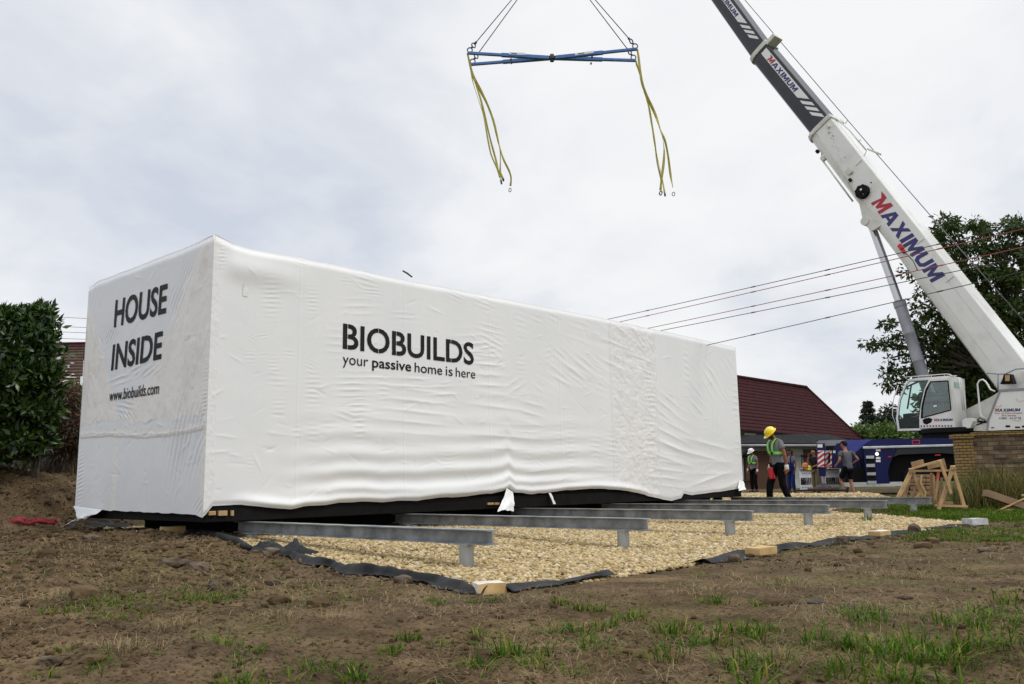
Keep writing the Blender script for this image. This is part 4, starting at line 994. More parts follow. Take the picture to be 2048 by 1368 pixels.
# ------------------------------------------------------------------ weed fabric round the pad
def fabric(name, label, pts, w0, w1, hump, seed):
    """ribbon of black fabric along traced ground points; inner edge under the stones, outer edge ruffled"""
    P = np.array([on_tilt(a, b) for a, b in pts]); L_ = np.concatenate([[0], np.cumsum(np.linalg.norm(np.diff(P, axis=0), axis=1))])
    n = max(12, int(L_[-1]/.03)); s = np.linspace(0, L_[-1], n)
    C_ = np.stack([np.interp(s, L_, P[:, k]) for k in range(3)], 1); T = np.gradient(C_, axis=0); T /= np.linalg.norm(T, axis=1)[:, None]
    Nn = np.stack([T[:, 1], -T[:, 0], 0*s], 1)
    cen = np.array([1.0, 5.0, 0])
    sg = np.sign(((C_-cen)*Nn).sum(1)); Nn *= sg[:, None]
    rows = []; m_ = 9
    rag = 2.2*vn(s*2.1, 0*s, seed)+1.3*vn(s*6, 0*s, seed+1)
    for k in range(m_):
        t_ = k/(m_-1)
        
        off = -w0+(w0+w1*(1+.8*rag))*t_
        hz = hump*np.clip(.5+1.7*vn(s*2.3, 0*s+k*.12, seed+2)+  .45*np.abs(vn(s*4.5, 0*s+k*.25, seed+5))+.1, 0.03, 2)*math.sin(math.pi*min(1, t_*1.15))**.8
        Q = C_+Nn*off[:, None]; z = np.maximum(hz, 0)+.006+tilt(C_[:, 0], C_[:, 1])
        if k == 0: z = z*0+tilt(C_[:, 0], C_[:, 1])-.03
        if k >= m_-2: z = (z-tilt(C_[:, 0], C_[:, 1]))*.3+np.maximum(g_base(Q[:, 0], Q[:, 1])+g_rough(Q[:, 0], Q[:, 1]), -.01)+.008
        Q[:, 2] = z; rows.append(Q)
    mb = MB(); mb.grid(rows); o = mb.build(name, geo, None, True); md = o.modifiers.new('s', 'SOLIDIFY'); md.thickness = .004
    return tag(o, label, 'weed fabric', 'weed fabric edging the gravel')
fabric('weed_fabric', 'black weed fabric ruffled along the left edge of the gravel', [(985,1188),(940,1184),(900,1176),(850,1168),(800,1161),(740,1151),(690,1141),(650,1132),(600,1118),(560,1106),(520,1095)], .05, .075, .08, 71)
fabric('weed_fabric', 'flat black fabric scrap at the bare right edge of the gravel', [(1000,1186),(1040,1180),(1090,1173),(1140,1165),(1190,1155),(1220,1150)], .12, .08, .035, 81)
fabric('weed_fabric', 'grey black fabric strip weighted by yellow blocks along the right edge', [(1405,1128),(1470,1115),(1540,1102),(1600,1094),(1680,1083),(1760,1073),(1815,1066)], .16, .20, .05, 91)
fabric('weed_fabric', 'far narrow strip of dark fabric beside the pale concrete block', [(1830,1061),(1870,1057),(1910,1052),(1950,1048)], .10, .10, .02, 95)
r_ = thing('fabric_roll', 'rolled black fabric lying from the yellow block to the gravel', 'fabric roll', onz(440,1078,0))
pp = [on_ground(a, b)*np.array([1,1,0])+np.array([0,0,float(on_ground(a, b)[2])+.03]) for a, b, z in ((372,1070,.07),(400,1069,.06),(425,1074,.05),(450,1080,.045),(472,1088,.04),(490,1097,.03),(505,1103,.02))]
MB().tube(pp, [.035,.042,.044,.038,.046,.035,.02], 10).build('rolled_sheet', geo, r_, True)
for (a, b, lab, sz) in ((530,1108,'crumpled black fabric heap beside the rolled fabric', .20), (590,1106,'dark fabric flap folded over the gravel near the left beam end', .22), (205,1055,'black fabric heap in the shade under the module corner', .42)):
    p = on_tilt(a, b); n = 16; G = np.zeros((n, n, 3))
    for i in range(n):
        for j in range(n):
            u, v = i/(n-1)*2-1, j/(n-1)*2-1
            h = max(0, 1-u*u)*max(0, 1-v*v)
            G[i, j] = p+RH*u*sz*(1+.3*float(vn(v*2, u, 3)))+FH*v*sz*.7+np.array([0, 0, -.01+.10*h*(1+1.6*float(vn(u*3+a, v*3, 4)))])
    mb = MB(); mb.grid(G); o = mb.build('fabric_heap', geo, None, True); o.modifiers.new('s', 'SOLIDIFY').thickness = .004
    tag(o, lab, 'weed fabric', 'weed fabric edging the gravel')
# ------------------------------------------------------------------ blocks, boards and stones weighing the fabric down
def block(name, label, pa, pb, zt, dep, mats, z0=0.0, cat='block', rough=.012, seed=1, top=None):
    """block whose near lower edge runs from pixel pa to pixel pb; zt high, dep deep"""
    a = on_ground(*pa) if z0 is None else onz(*pa, z0); b = onz(*pb, a[2]); x = (b-a); l = np.linalg.norm(x); x /= l; y = np.array([-x[1], x[0], 0])
    c = (a+b)/2+y*dep/2
    t_ = thing(name, label, cat, c, 0)
    bm = bmesh.new(); bmesh.ops.create_cube(bm, size=1.0)
    bmesh.ops.subdivide_edges(bm, edges=bm.edges[:], cuts=5, use_grid_fill=True)
    mb = MB(); V = []
    for v in bm.verts:
        q = np.array(v.co); w = np.abs(q)*2; k = (w > .98).sum()
        q = q*(1-(k-1)*.012)
        p = c+x*q[0]*l+y*q[1]*dep+np.array([0, 0, (q[2]+.5)*zt])
        p = p+rough*np.array([vn(p[0]*11+seed, p[2]*11, 3), vn(p[1]*11, p[2]*11+seed, 4), vn(p[0]*9, p[1]*9+seed, 5)]).astype(float)
        V.append(p)
    bm.verts.index_update(); F = [tuple(v.index for v in f.verts) for f in bm.faces]
    mi_ = [1 if (top and f.normal.z > .5) or (top == 'ends' and abs(f.normal.x) > .5) else 0 for f in bm.faces]
    mb.v = [tuple(p) for p in V]; mb.f = F; mb.m = mi_
    mb.build('block_body', mats, t_)
    bm.free(); return t_
block('yellow_block', 'large yellow block with mortar smeared top at the near gravel corner', (957,1191), (1013,1187), .075, .13, [brick_y, mortar_w], z0=.0, top='ends', seed=2)
block('yellow_block', 'clean yellow block on the grey fabric at the right edge of the gravel', (1519,1112), (1555,1107), .072, .16, [brick_y, mortar_w], z0=.02, seed=3)
block('yellow_block', 'small yellow block far along the right fabric strip', (1762,1073), (1783,1070), .06, .16, [brick_y, mortar_w], z0=.02, seed=4, top=1)
block('yellow_block', 'yellow block with a pale chipped top under the near module corner', (322,1073), (371,1071), .115, .20, [brick_y, mortar_w], z0=float(on_tilt(345,1072)[2])-.005, top=1, seed=5)
block('flat_board', 'flat white and brown board lying left of the yellow block', (264,1072), (300,1072), .06, .10, [brick_y, mortar_w], z0=float(on_tilt(280,1072)[2])-.005, seed=6, cat='board', top='ends')
block('concrete_block', 'pale grey concrete block at the far right corner of the gravel', (1945,1051), (1978,1050), .10, .22, [concrete, concrete], z0=.0, seed=7)
def stone_thing(label, px, py, sx_, sy_, h, seed, m_=rock, z0=0.0):
    bm = bmesh.new(); bmesh.ops.create_icosphere(bm, subdivisions=3, radius=1)
    p = on_ground(px, py) if z0 is None else onz(px, py, z0); V = []
    for v in bm.verts:
        q = np.array(v.co); k = 1+.55*float(vn(q[0]*1.5+seed, q[1]*1.5+q[2], seed))+.40*float(vn(q[0]*3+q[2]*2.2, q[1]*3+seed, seed+3))-.25*abs(float(vn(q[0]*5+seed, q[1]*5+q[2]*4, seed+5)))
        q = q*k*.82; q = np.sign(q)*np.abs(q)**.8
        V.append(p+RH*q[0]*sx_+FH*q[1]*sy_+np.array([0, 0, (q[2]*.5+.17)*h]))
    bm.verts.index_update(); F = [tuple(v.index for v in f.verts) for f in bm.faces]; bm.free()
    mb = MB(); mb.add(V, F); o = mb.build('stone', m_, None, True, 32)
    return tag(o, label, 'stone', 'loose stones on the soil and fabric')
for i, (lab, px, py, sx_, sy_, h, m_) in enumerate((
    ('rounded brown stone on the fabric left of the right yellow block', 1468,1122,.075,.06,.11,rock),
    ('dark earthy stone midway along the right fabric strip', 1684,1086,.085,.07,.13,rock),
    ('brown stone at the far end of the right fabric strip', 1829,1064,.085,.07,.16,rock),
    ('angular grey brown stone on the ruffled fabric near the front corner', 806,1164,.085,.05,.085,rock),
    ('large pale stone on the gravel beside the rolled fabric', 488,1082,.09,.07,.09,rock),
    ('brown stone on the crumpled fabric at the left gravel edge', 540,1110,.11,.08,.11,rock),
    ('flat angular stone on the soil left of the centre', 545,1168,.075,.055,.06,rock),
    ('upright pale stone on the soil below the left gravel edge', 428,1178,.055,.05,.10,rock),
    ('broad flat earth covered stone, leftmost of three in the left soil', 345,1132,.13,.09,.11,rock),
    ('small rounded stone between two broad stones in the left soil', 367,1130,.07,.06,.09,rock),
    ('broad earth covered stone, rightmost of three in the left soil', 398,1142,.12,.09,.13,rock),
    ('pale half buried stone in the lower left soil', 103,1328,.06,.05,.055,rock),
    ('half buried pale stone at the foot of the left slope', 183,1080,.13,.10,.11,rock),
    ('small pale stone on the soil just in front of the gravel corner', 912,1185,.022,.02,.035,rock),
    ('small pale stone right of the upright stone', 447,1163,.03,.03,.04,rock),
    ('long pale stone on the trodden soil at the right', 1805,1198,.075,.04,.04,rock),
    ('low grey stone at the far right of the trodden soil', 1975,1102,.12,.06,.06,rock),
    ('thin dark slate chip on the soil in the right foreground', 1630,1207,.075,.03,.03,dgrey),
    ('dark earth clod on the right soil, left of the thin slate chip', 1555,1210,.11,.05,.075,clod),
    ('dark clod of turf at the far right of the trodden soil', 1865,1085,.10,.06,.09,clod),
    ('dark clod of earth below the right fabric strip', 1845,1095,.12,.07,.10,clod),
    ('dark turf clod among the left grass', 170,1195,.11,.08,.13,clod),
    ('dark turf clod on the left slope above the grass', 95,1115,.11,.08,.13,clod),
    ('brown clod with roots at the lower left', 560,1205,.09,.07,.08,clod),
    ('rooty brown clod right of the left grass patch', 640,1215,.10,.07,.09,clod),
    ('dark clod at the bottom left edge of the soil', 185,1325,.06,.05,.055,clod))):
    stone_thing(lab, px, py, sx_, sy_, h, 11+i*7, m_, z0=None if not ('fabric' in lab and px > 780) else .02)
# red webbing left on the slope
p = on_ground(62,1052)+np.array([0,0,.01])
rs = thing('lifting_sling', 'red lifting sling lying crumpled on the soil slope at far left', 'lifting sling', p)
mb = MB()
def strip(C_, w, nrm, mb, mi=0):
    C_ = np.array(C_, float); T = np.gradient(C_, axis=0); nn_ = np.array(nrm, float); nn_ = nn_ if nn_.ndim == 2 else np.repeat(nn_[None], len(C_), 0)
    T /= np.linalg.norm(T, axis=1)[:, None]; nn_ = nn_-T*(nn_*T).sum(1)[:, None]; nn_ /= np.linalg.norm(nn_, axis=1)[:, None]
    mb.grid([C_-nn_*w/2, C_+nn_*w/2], mi)
for k, (a0, rx, ry, cx_, n_) in enumerate(((0, .20,.10,.16,22), (.4,.16,.08,.19,22), (.2,.14,.07,-.16,24))):
    th = np.linspace(a0, a0+6.1, n_)
    C_ = [p+RH*(cx_+rx*math.cos(q))+FH*(ry*math.sin(q))+np.array([0,0,.045+.02*(k%2)+.02*math.sin(3*q)]) for q in th]
    strip(C_, .045, (0, 0, 1.0), mb)
C_ = [p+RH*(-.34+.40*q)+FH*(.02*math.sin(9*q))+np.array([0,0,.05+.03*math.sin(5*q)]) for q in np.linspace(0, 1, 16)]
strip(C_, .05, (0, .5, 1.0), mb); C_ = [c+np.array([.03,.05,.02]) for c in C_[:9]]; strip(C_, .05, (0, .8, 1.0), mb)
o = mb.build('webbing', web_r, rs, True); o.modifiers.new('s', 'SOLIDIFY').thickness = .006
# ------------------------------------------------------------------ power lines
pole_p = CAM+FH*31+RH*(-2.2); pole_p[2] = 0.1
po = thing('utility_pole', 'wooden power pole behind the wrapped module carrying the overhead wires', 'power pole', pole_p)
MB().lathe([(.15, 0), (.11, 6.1)], pole_p, n=12).build('shaft', bark, po, True, 40)
MB().box(pole_p+np.array([0, 0, 5.6]), (.12, 1.5, .12)).build('cross_arm', bark, po)
def wire(label, A, B, m_, r, sag, group='overhead wires to the right of the module', knots=True):
    """A, B = (px, py, depth); straight in the picture apart from its sag"""
    a, b = atd(*A), atd(*B); s = np.linspace(0, 1, 40)
    C_ = a*(1-s)[:, None]+b*s[:, None]; C_[:, 2] -= sag*4*s*(1-s)
    mb = MB(); mb.tube(C_, r, 6)
    if knots:
        for q in (.18, .31, .43, .60, .72):
            i = int(q*39); mb.lathe([(r*.8, -.07), (r*1.7, -.05), (r*1.7, .05), (r*.8, .07)], C_[i], C_[i+1]-C_[i], 6)
    o = mb.build('overhead_wire', m_, None, True); return tag(o, label, 'power line', group)
for lab, m_, a, b in (('black overhead wire, topmost of the five crossing the crane boom', cable_k, (2300,389), (1207,637)),
                      ('red overhead wire, second from the top of those crossing the boom', cable_r, (2300,398), (1240,640)),
                      ('pinkish red overhead wire, third from the top of those crossing the boom', cable_r, (2300,438), (1285,655)),
                      ('dark red overhead wire, fourth from the top of those crossing the boom', cable_k, (2300,462), (1312,659)),
                      ('single black overhead wire, lowest of those crossing the boom', cable_k, (2300,483), (1422,684))):
    # run on to the pole hidden behind the module
    iv = lambda x: .0455+.0259*(x-1207)/841
    x2 = 960; y2 = b[1]+(b[1]-a[1])/(b[0]-a[0])*(x2-b[0])
    A = atd(a[0], a[1], 1/iv(a[0])); B = atd(x2, y2, 1/iv(x2))
    wire(lab, (a[0], a[1], 1/iv(a[0])), (x2, y2, 1/iv(x2)), m_, .0075, .05)
for k, (lab, y0, y1) in enumerate((('thin grey wire, topmost of four above the tiled roof at left', 622, 641), ('thin grey wire, second of four above the tiled roof at left', 643, 658), ('thin grey wire, third of four above the tiled roof at left', 655, 668), ('thin grey wire, lowest of four above the tiled roof at left', 668, 681))):
    wire(lab, (-60, y0, 62), (260, y1, 50), cable_k, .014, .05, 'thin wires above the left roofs', False)
# ------------------------------------------------------------------ barn with dark red roof
dB = 40.0
def wallpt(px, py, d0=39.0): 
    return onpl(px, py, CAM+FH*d0, BN)
BN = FH*math.cos(R(20))+RH*math.sin(R(20))*-1   # the barn front turns away to the right
gB = .2
barn = thing('barn', 'low white walled barn with dark red roof and brown doors behind the workers', 'barn', wallpt(1560, 985))
def wp(px, py, off=0.0): return wallpt(px, py)-BN*off
# main wall
a, b = wp(1380, 985), wp(1830, 985)
ztop = float(wp(1560, 890)[2])
BXD = (b-a)/np.linalg.norm(b-a)
mb = MB(); mb.prism([(a[0],a[1],gB-.3),(b[0],b[1],gB-.3),(b[0],b[1],ztop),(a[0],a[1],ztop)], BN*.35)
mb.build('wall', plaster, barn)
def rect_on_wall(x0, x1, y0, y1, off, th, mats, name, parent, z0=None):
    P = [wp(x0, y1, off), wp(x1, y1, off), wp(x1, y0, off), wp(x0, y0, off)]
    if z0 is not None: P[0][2] = P[1][2] = z0
    o = MB().prism(P, BN*th).build(name, mats, parent); return o
for x0, x1 in ((1490,1545.5),(1546.5,1584)):
    d_ = rect_on_wall(x0, x1, 902, 982, .06, .05, wood_d, 'door_leaf', barn, gB-.02)
d2 = rect_on_wall(1607, 1652, 899, 982, .06, .05, wood_d, 'door_leaf', barn, gB-.02)
mb = MB()
for x0, x1, y in ((1483,1506,913),(1484,1506,963),(1600,1624,912)):
    p, q = wp(x0, y, .13), wp(x1, y, .13); mb.bar(p, q, .02, .05)
    mb.lathe([(.035,-.08),(.035,.08)], p, (0,0,1), 8); mb.build('door_hinge', black, barn); mb = MB()
MB().bar(wp(1601,917,.1), wp(1601,935,.1), .02, .05).build('downpipe', dgrey, barn)
MB().bar(wp(1485,905,.12), wp(1487,960,.12), .05, .05).build('door_post', black, barn)
# lean-to roof in felt, gutter, blackened upper wall and the red roof
g0, g1 = wp(1380, 888, .55), wp(1708, 897, .55); g1[2] = g0[2] = float(wp(1520, 891, .55)[2])
up = BN*2.6; zl = float(onpl(1520, 872, CAM+FH*41.6, BN)[2])
h0, h1 = g0+up, g1+up; h0[2] = h1[2] = zl
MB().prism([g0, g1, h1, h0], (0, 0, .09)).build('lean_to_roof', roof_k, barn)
mb = MB(); mb.tube([g0+np.array([0,0,-.03]), g1+np.array([0,0,-.03])], .07, 8); mb.build('gutter', cr_gl, barn, True)
ze = float(onpl(1520, 858, CAM+FH*41.6, BN)[2])
w0, w1 = h0-BN*.25, h1-BN*.25
q0, q1 = onpl(1440, 857, w0, BN), onpl(1712, 881, w0, BN)
MB().prism([(q0[0],q0[1],zl-.3),(q1[0],q1[1],min(zl-.3, q1[2]-.1)),q1,q0], BN*.3).build('shaded_upper_wall', black, barn)  # tan wall coloured black, its deep shadow put into the colour
u0, u1 = w0*.70+w1*.30-BN*.02, w0*.585+w1*.415-BN*.02
u0 = onpl(1478, 875, w0-BN*.02, BN); u1 = onpl(1512, 873, w0-BN*.02, BN); MB().prism([u0, u1, u1+np.array([0,0,.14]), u0+np.array([0,0,.26])], -BN*.03).build('unshaded_render', plaster2, barn)  # piece of the wall left tan, outside the painted shadow
eA, eB = onz(1380, 852, 3.2), onz(1724, 880, 3.2)
rA, rB = onz(1380, 741, 6.6), onz(1613, 776, 6.6)
BR = (rB-rA)*np.array([1,1,0]); BR /= np.linalg.norm(BR); BQ = np.array([-BR[1], BR[0], 0]); BQ = BQ if np.dot(BQ, FH) > 0 else -BQ
# ribbed roof sheet: rows of tin tiles
nr = 16; nc = 2
mb = MB()
for k in range(nr):
    t0, t1 = k/nr, (k+1)/nr
    q = [eA*(1-t0)+rA*t0, eB*(1-t0)+rB*t0, eB*(1-t1)+rB*t1, eA*(1-t1)+rA*t1]
    lift = np.array([0, 0, .055])
    mb.prism([q[0]+lift, q[1]+lift, q[2], q[3]], (0, 0, -.06))
slope = mb.build('roof', roof_r, barn)
MB().prism([rA, rB, rB+BQ*5-np.array([0,0,3.2]), rA+BQ*5-np.array([0,0,3.2])], (0,0,-.06)).build('rear_roof', roof_r, barn)
mb = MB(); mb.tube([rA+np.array([0,0,.05]), rB+np.array([0,0,.05])], .11, 8); mb.bar(rB+np.array([0,0,.05]), eB+np.array([0,0,.05]), .10, .12); mb.build('ridge_cap', roof_r, barn, True, 40)
fA, fB = eA+BQ*.5, eB+BQ*.5-BR*.3; gB_ = rB-BR*.3
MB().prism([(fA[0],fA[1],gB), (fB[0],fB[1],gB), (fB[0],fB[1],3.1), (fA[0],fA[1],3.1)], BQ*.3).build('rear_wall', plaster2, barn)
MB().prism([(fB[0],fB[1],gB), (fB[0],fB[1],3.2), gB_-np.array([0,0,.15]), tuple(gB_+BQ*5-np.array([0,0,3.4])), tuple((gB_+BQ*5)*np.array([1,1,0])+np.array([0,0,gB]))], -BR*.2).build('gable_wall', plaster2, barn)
MB().bar(eA-np.array([0,0,.12]), eB-np.array([0,0,.12]), .06, .16).build('eaves_board', black, barn)
# ------------------------------------------------------------------ left houses, wall, fence
def house(name, label, ridge, eave, dr, de, m_roof, rows, gl, wallm):
    """gable house: traced ridge and eave ends (pixels), at depths dr, de"""
    r0, r1 = onpl(*ridge[0], CAM+FH*dr, FH), onpl(*ridge[1], CAM+FH*dr, FH); e0, e1 = onpl(*eave[0], CAM+FH*de, FH), onpl(*eave[1], CAM+FH*de, FH)
    r0[2] = r1[2] = (r0[2]+r1[2])/2; e0[2] = e1[2] = (e0[2]+e1[2])/2
    h = thing(name, label, 'house', (e0+e1)/2*np.array([1,1,0])+np.array([0,0,gl]))
    mb = MB()
    for k in range(rows):
        t0, t1 = k/rows, (k+1)/rows
        mb.prism([e0*(1-t0)+r0*t0+np.array([0,0,.05]), e1*(1-t0)+r1*t0+np.array([0,0,.05]), e1*(1-t1)+r1*t1, e0*(1-t1)+r0*t1], (0,0,-.05))
    mb.build('roof', m_roof, h)
    back = FH*(2*(dr-de))
    MB().prism([r0+np.array([0,0,-.02]), r1+np.array([0,0,-.02]), e1+back, e0+back], (0,0,-.05)).build('rear_roof', m_roof, h)
    mb = MB(); mb.tube([r0, r1], .10, 8); mb.build('ridge_tiles', m_roof, h, True)
    i0, i1 = e0+FH*.4, e1+FH*.4; u = (i1-i0)/np.linalg.norm(i1-i0); i0 = i0+u*.3; i1 = i1-u*.3
    bk = FH*(2*(dr-de)-.8)
    mb = MB(); mb.prism([(i0[0],i0[1],gl), (i1[0],i1[1],gl), (*(i1+bk)[:2],gl), (*(i0+bk)[:2],gl)], (0,0,e0[2]-gl-.1)); mb.build('wall', wallm, h)
    for q, s_ in ((i0, 1), (i1, -1)):
        top = (r0 if s_ > 0 else r1)+u*.3*s_-np.array([0,0,.15])
        MB().prism([(q[0],q[1],e0[2]-.12), (*(q+bk)[:2],e0[2]-.12), top], u*.2*s_).build('gable', wallm, h)
    return h, (r0, r1, e0, e1)
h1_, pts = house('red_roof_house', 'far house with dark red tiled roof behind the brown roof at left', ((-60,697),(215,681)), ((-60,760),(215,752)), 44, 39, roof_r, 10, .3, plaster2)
h2_, pts = house('brown_roof_house', 'house with weathered brown tiled roof behind the laurel bush', ((20,692),(167,708)), ((20,775),(163,797)), 34, 30.5, roof_b, 14, .3, plaster)
r0, r1, e0, e1 = pts
# pale lichen marks and a small roof vent
for k in range(14):
    u = .70+.25*random.random(); v = .15+.5*random.random()
    p = (e0*(1-u)+e1*u)*(1-v)+(r0*(1-u)+r1*u)*v; d_ = (r0-e0); d_ /= np.linalg.norm(d_); x_ = (e1-e0)/np.linalg.norm(e1-e0); n_ = np.cross(x_, d_)
    p = p+n_*.075; s1, s2 = .05+.09*random.random(), .03+.04*random.random()
    MB().add([p-x_*s1, p-d_*s2*.6-x_*s1*.4, p-d_*s2+x_*s1*.3, p+x_*s1, p+d_*s2], [(0,1,2,3,4)]).build('lichen_patch', concrete, h2_)
p = onpl(117,716,CAM+FH*33.2,FH); MB().lathe([(.12,-.1),(.10,.14),(.16,.15),(.02,.24)], p, n=10).build('roof_vent', alu, h2_, True, 40)
mb = MB(); p = onpl(161,797,CAM+FH*30,FH); q = onpl(164,753,CAM+FH*30,FH); mb.bar(p, q, .10, .06); mb.build('white_ladder_rail', white_p, h2_)
# block wall with wire fence
wl = CAM+FH*18.2
wA, wB = onpl(-260, 909, wl, FH), onpl(330, 909, wl, FH); wA[2] = wB[2] = (wA[2]+wB[2])/2
bw = thing('block_wall', 'low grey block wall behind the soil heap at left', 'wall', (wA+wB)/2*np.array([1,1,0]))
MB().prism([(wA[0],wA[1],.0), (wB[0],wB[1],.0), wB, wA], FH*.2).build('masonry', blockw, bw)
MB().prism([wA+np.array([0,0,.004])-FH*.03, wB+np.array([0,0,.004])-FH*.03, wB+np.array([0,0,.05])-FH*.03, wA+np.array([0,0,.05])-FH*.03], FH*.26).build('coping', block_g, bw)
wf = thing('wire_fence', 'dark wire mesh fence in front of the grey block wall', 'fence', (wA+wB)/2*np.array([1,1,0])-FH*.3)
mb = MB(); L_ = wB-wA; n_ = int(np.linalg.norm(L_)/.22)
for k in range(n_+1):
    q = wA+L_*k/n_-FH*.3; mb.bar((q[0],q[1],.2), (q[0],q[1],wA[2]-.02), .012, .012, up=FH)
for z in np.arange(.5, wA[2]-.02, .2): mb.bar((*(wA-FH*.3)[:2], z), (*(wB-FH*.3)[:2], z), .012, .012)
mb.build('wire_mesh', black, wf)
for k in range(6):
    q = wA+L_*(k+.3)/6-FH*.32; MB().lathe([(.025,.1),(.025,wA[2]+.1)], (q[0],q[1],0), n=8).build('fence_post', black, wf, True)

# ------------------------------------------------------------------ foliage tools
def leaves(P, Dn, size, asp=.42, rng=RNG, fold=.25, curl=.2):
    """leaf = two halves folded on the midrib; Dn (n,3) pointing direction"""
    n = len(P); Dn = Dn/(np.linalg.norm(Dn, axis=1)[:, None]+1e-9)
    q = rng.normal(size=(n, 3)); S_ = np.cross(Dn, q); S_ /= np.linalg.norm(S_, axis=1)[:, None]+1e-9; U = np.cross(S_, Dn)
    s = size[:, None]; w = s*asp/2
    b0 = P; m = P+Dn*s*.5+U*s*.06; t_ = P+Dn*s-U*s*curl*.5
    l1 = P+Dn*s*.42+S_*w+U*w*fold*2; r1 = P+Dn*s*.42-S_*w+U*w*fold*2
    V = np.stack([b0, l1, t_, r1, m], 1)
    F = np.array([(0,4,1),(1,4,2),(0,3,4),(3,2,4)])[None]+(np.arange(n)*5)[:, None, None]
    return V.reshape(-1, 3), F.reshape(-1, 3)
def crown(C_, rad, per, size, rng=RNG, droop=.4, asp=.42, squash=.8):
    """leaf clumps: centres C_, radius, leaves per clump"""
    n = len(C_); d = rng.normal(size=(n, per, 3)); d /= np.linalg.norm(d, axis=2)[..., None]
    r = rng.uniform(.1, 1, (n, per, 1))**.6*rad*rng.uniform(.6, 1.3, (n, 1, 1))
    P = C_[:, None]+d*r*np.array([1, 1, squash]); Dn = d+rng.normal(0, .5, d.shape); Dn[..., 2] -= droop
    P = P.reshape(-1, 3); return leaves(P, Dn.reshape(-1, 3), size*rng.uniform(.6, 1.25, len(P)), asp)
def limb(mb, a, b, r0, r1, wob=.06, n=7, seed=0):
    a = np.array(a, float); b = np.array(b, float); s = np.linspace(0, 1, n); l = np.linalg.norm(b-a)
    C_ = a*(1-s)[:, None]+b*s[:, None]
    for i in range(1, n-1): C_[i] += RNG.normal(0, wob*l*.35, 3)
    C_[:, 2] += .08*l*np.sin(math.pi*s); mb.tube(C_, r0*(1-s)+r1*s, 7); return C_
def blob_points(blobs, dens, d0):
    """clump centres inside ellipses (px, py, rx, ry, depth offset, thickness m, weight)"""
    out = []; src = []
    for k, (px, py, rx, ry, do, th, wt) in enumerate(blobs):
        n = int(dens*wt*rx*ry/100)
        q = RNG.normal(size=(n, 3)); q /= np.linalg.norm(q, axis=1)[:, None]; q *= RNG.uniform(.15, 1, (n, 1))**.45
        for x, y, z in q: out.append(atd(px+x*rx, py+y*ry, d0+do+z*th)); src.append(k)
    return np.array(out), src
# ------------------------------------------------------------------ walnut tree behind the crane
T0 = 33.0
tw = thing('walnut_tree', 'large leafy green tree rising behind the crane superstructure at right', 'tree', atd(2015, 985, T0))
bl = [(1898,458,30,24,0,1.0,1.1),(1880,487,22,14,0,1,.8),(1912,500,26,20,0,1,.8),(1958,452,26,16,0,1.0,1.0),(1978,470,26,18,0,1,.8),(2022,452,30,20,0,1.2,1.0),(2062,462,26,24,0,1.3,1),(1948,492,28,18,0,1.2,.8),(2000,500,36,22,1,1.5,1.0),(2052,505,36,26,0,1.5,1),
      (1905,535,30,20,0,1.2,.8),(1950,540,34,22,0,1.3,.9),(1995,550,40,26,0,1.5,1),(2052,560,46,32,0,1.6,1),(1930,578,28,18,1,1.2,.7),(1975,600,44,26,0,1.5,1),(2040,620,60,34,0,1.8,1.1),(2000,650,50,30,0,1.8,1.1),(2075,690,50,50,0,2,1.2),(1950,640,26,24,1,1.2,.7),
      (1852,560,14,10,-1,.5,1),(1816,540,12,9,-1,.4,1),(1844,584,12,8,-1,.5,.9),(1842,605,10,9,-1,.5,.9),(1850,628,18,10,0,.5,1),(1872,612,16,18,0,.6,.8),
      (1890,650,30,20,0,1.2,1.0),(1862,676,32,18,0,1.2,1.0),(1832,652,18,14,-.5,.7,1.0),(1780,645,16,9,-.5,.5,1.1),(1792,672,16,9,-.5,.5,.9),(1732,690,13,7,-.5,.4,1.1),(1756,688,14,8,-.5,.4,1),(1788,692,18,8,-.5,.5,1),
      (1822,706,22,12,0,.7,1),(1780,716,16,6,-.3,.5,.8),(1784,743,17,9,-.3,.5,1.1),(1781,768,15,9,-.3,.5,1.1),(1815,752,14,11,0,.5,.9),(1808,776,11,7,0,.4,.8),(1838,734,20,20,.5,.8,.9),
      (1885,712,34,22,.5,1.2,1.1),(1882,748,28,14,.5,.9,1),(1925,695,42,34,1,1.5,1.2)]
C_, src = blob_points(bl, 3.4, T0)
V, F = crown(C_, .27, 24, .21, droop=.5, asp=.42)
dark = [(1955,765,80,55,1.5,2.0,1.3),(1920,805,65,50,1.5,2,1.2),(2020,745,70,50,1.5,2,1.2),(1960,840,85,40,2,2,1.0),(1875,815,34,28,2.5,1.2,.8),(2030,800,80,60,2,2,1)]
C2, _ = blob_points(dark, 3.6, T0); V2, F2 = crown(C2, .55, 26, .30, droop=.5, asp=.5)
raw('crown', np.vstack([V, V2]), np.vstack([F, F2+len(V)]), leaf_w, tw)
mb = MB(); base = atd(2015, 985, T0); base[2] = .2; fork = atd(2005, 760, T0); limb(mb, base, fork, .34, .26, .03)
groups = {}
for c, k in zip(C_, src): groups.setdefault(k, []).append(c)
for k, (px, py, rx, ry, do, th, wt) in enumerate(bl):
    e_ = atd(px, py, T0+do); hub = atd(min(2010, max(1960, px+60)), min(760, py+90), T0)
    if k % 3 == 0 or px < 1800: limb(mb, fork, e_, .13 if px > 1900 else .075, .03, .05)
    else: limb(mb, hub, e_, .07, .022, .05)
    for c in groups[k][::5]: limb(mb, e_, c, .022, .007, .05, 4)
mb.build('trunk', bark, tw, True)
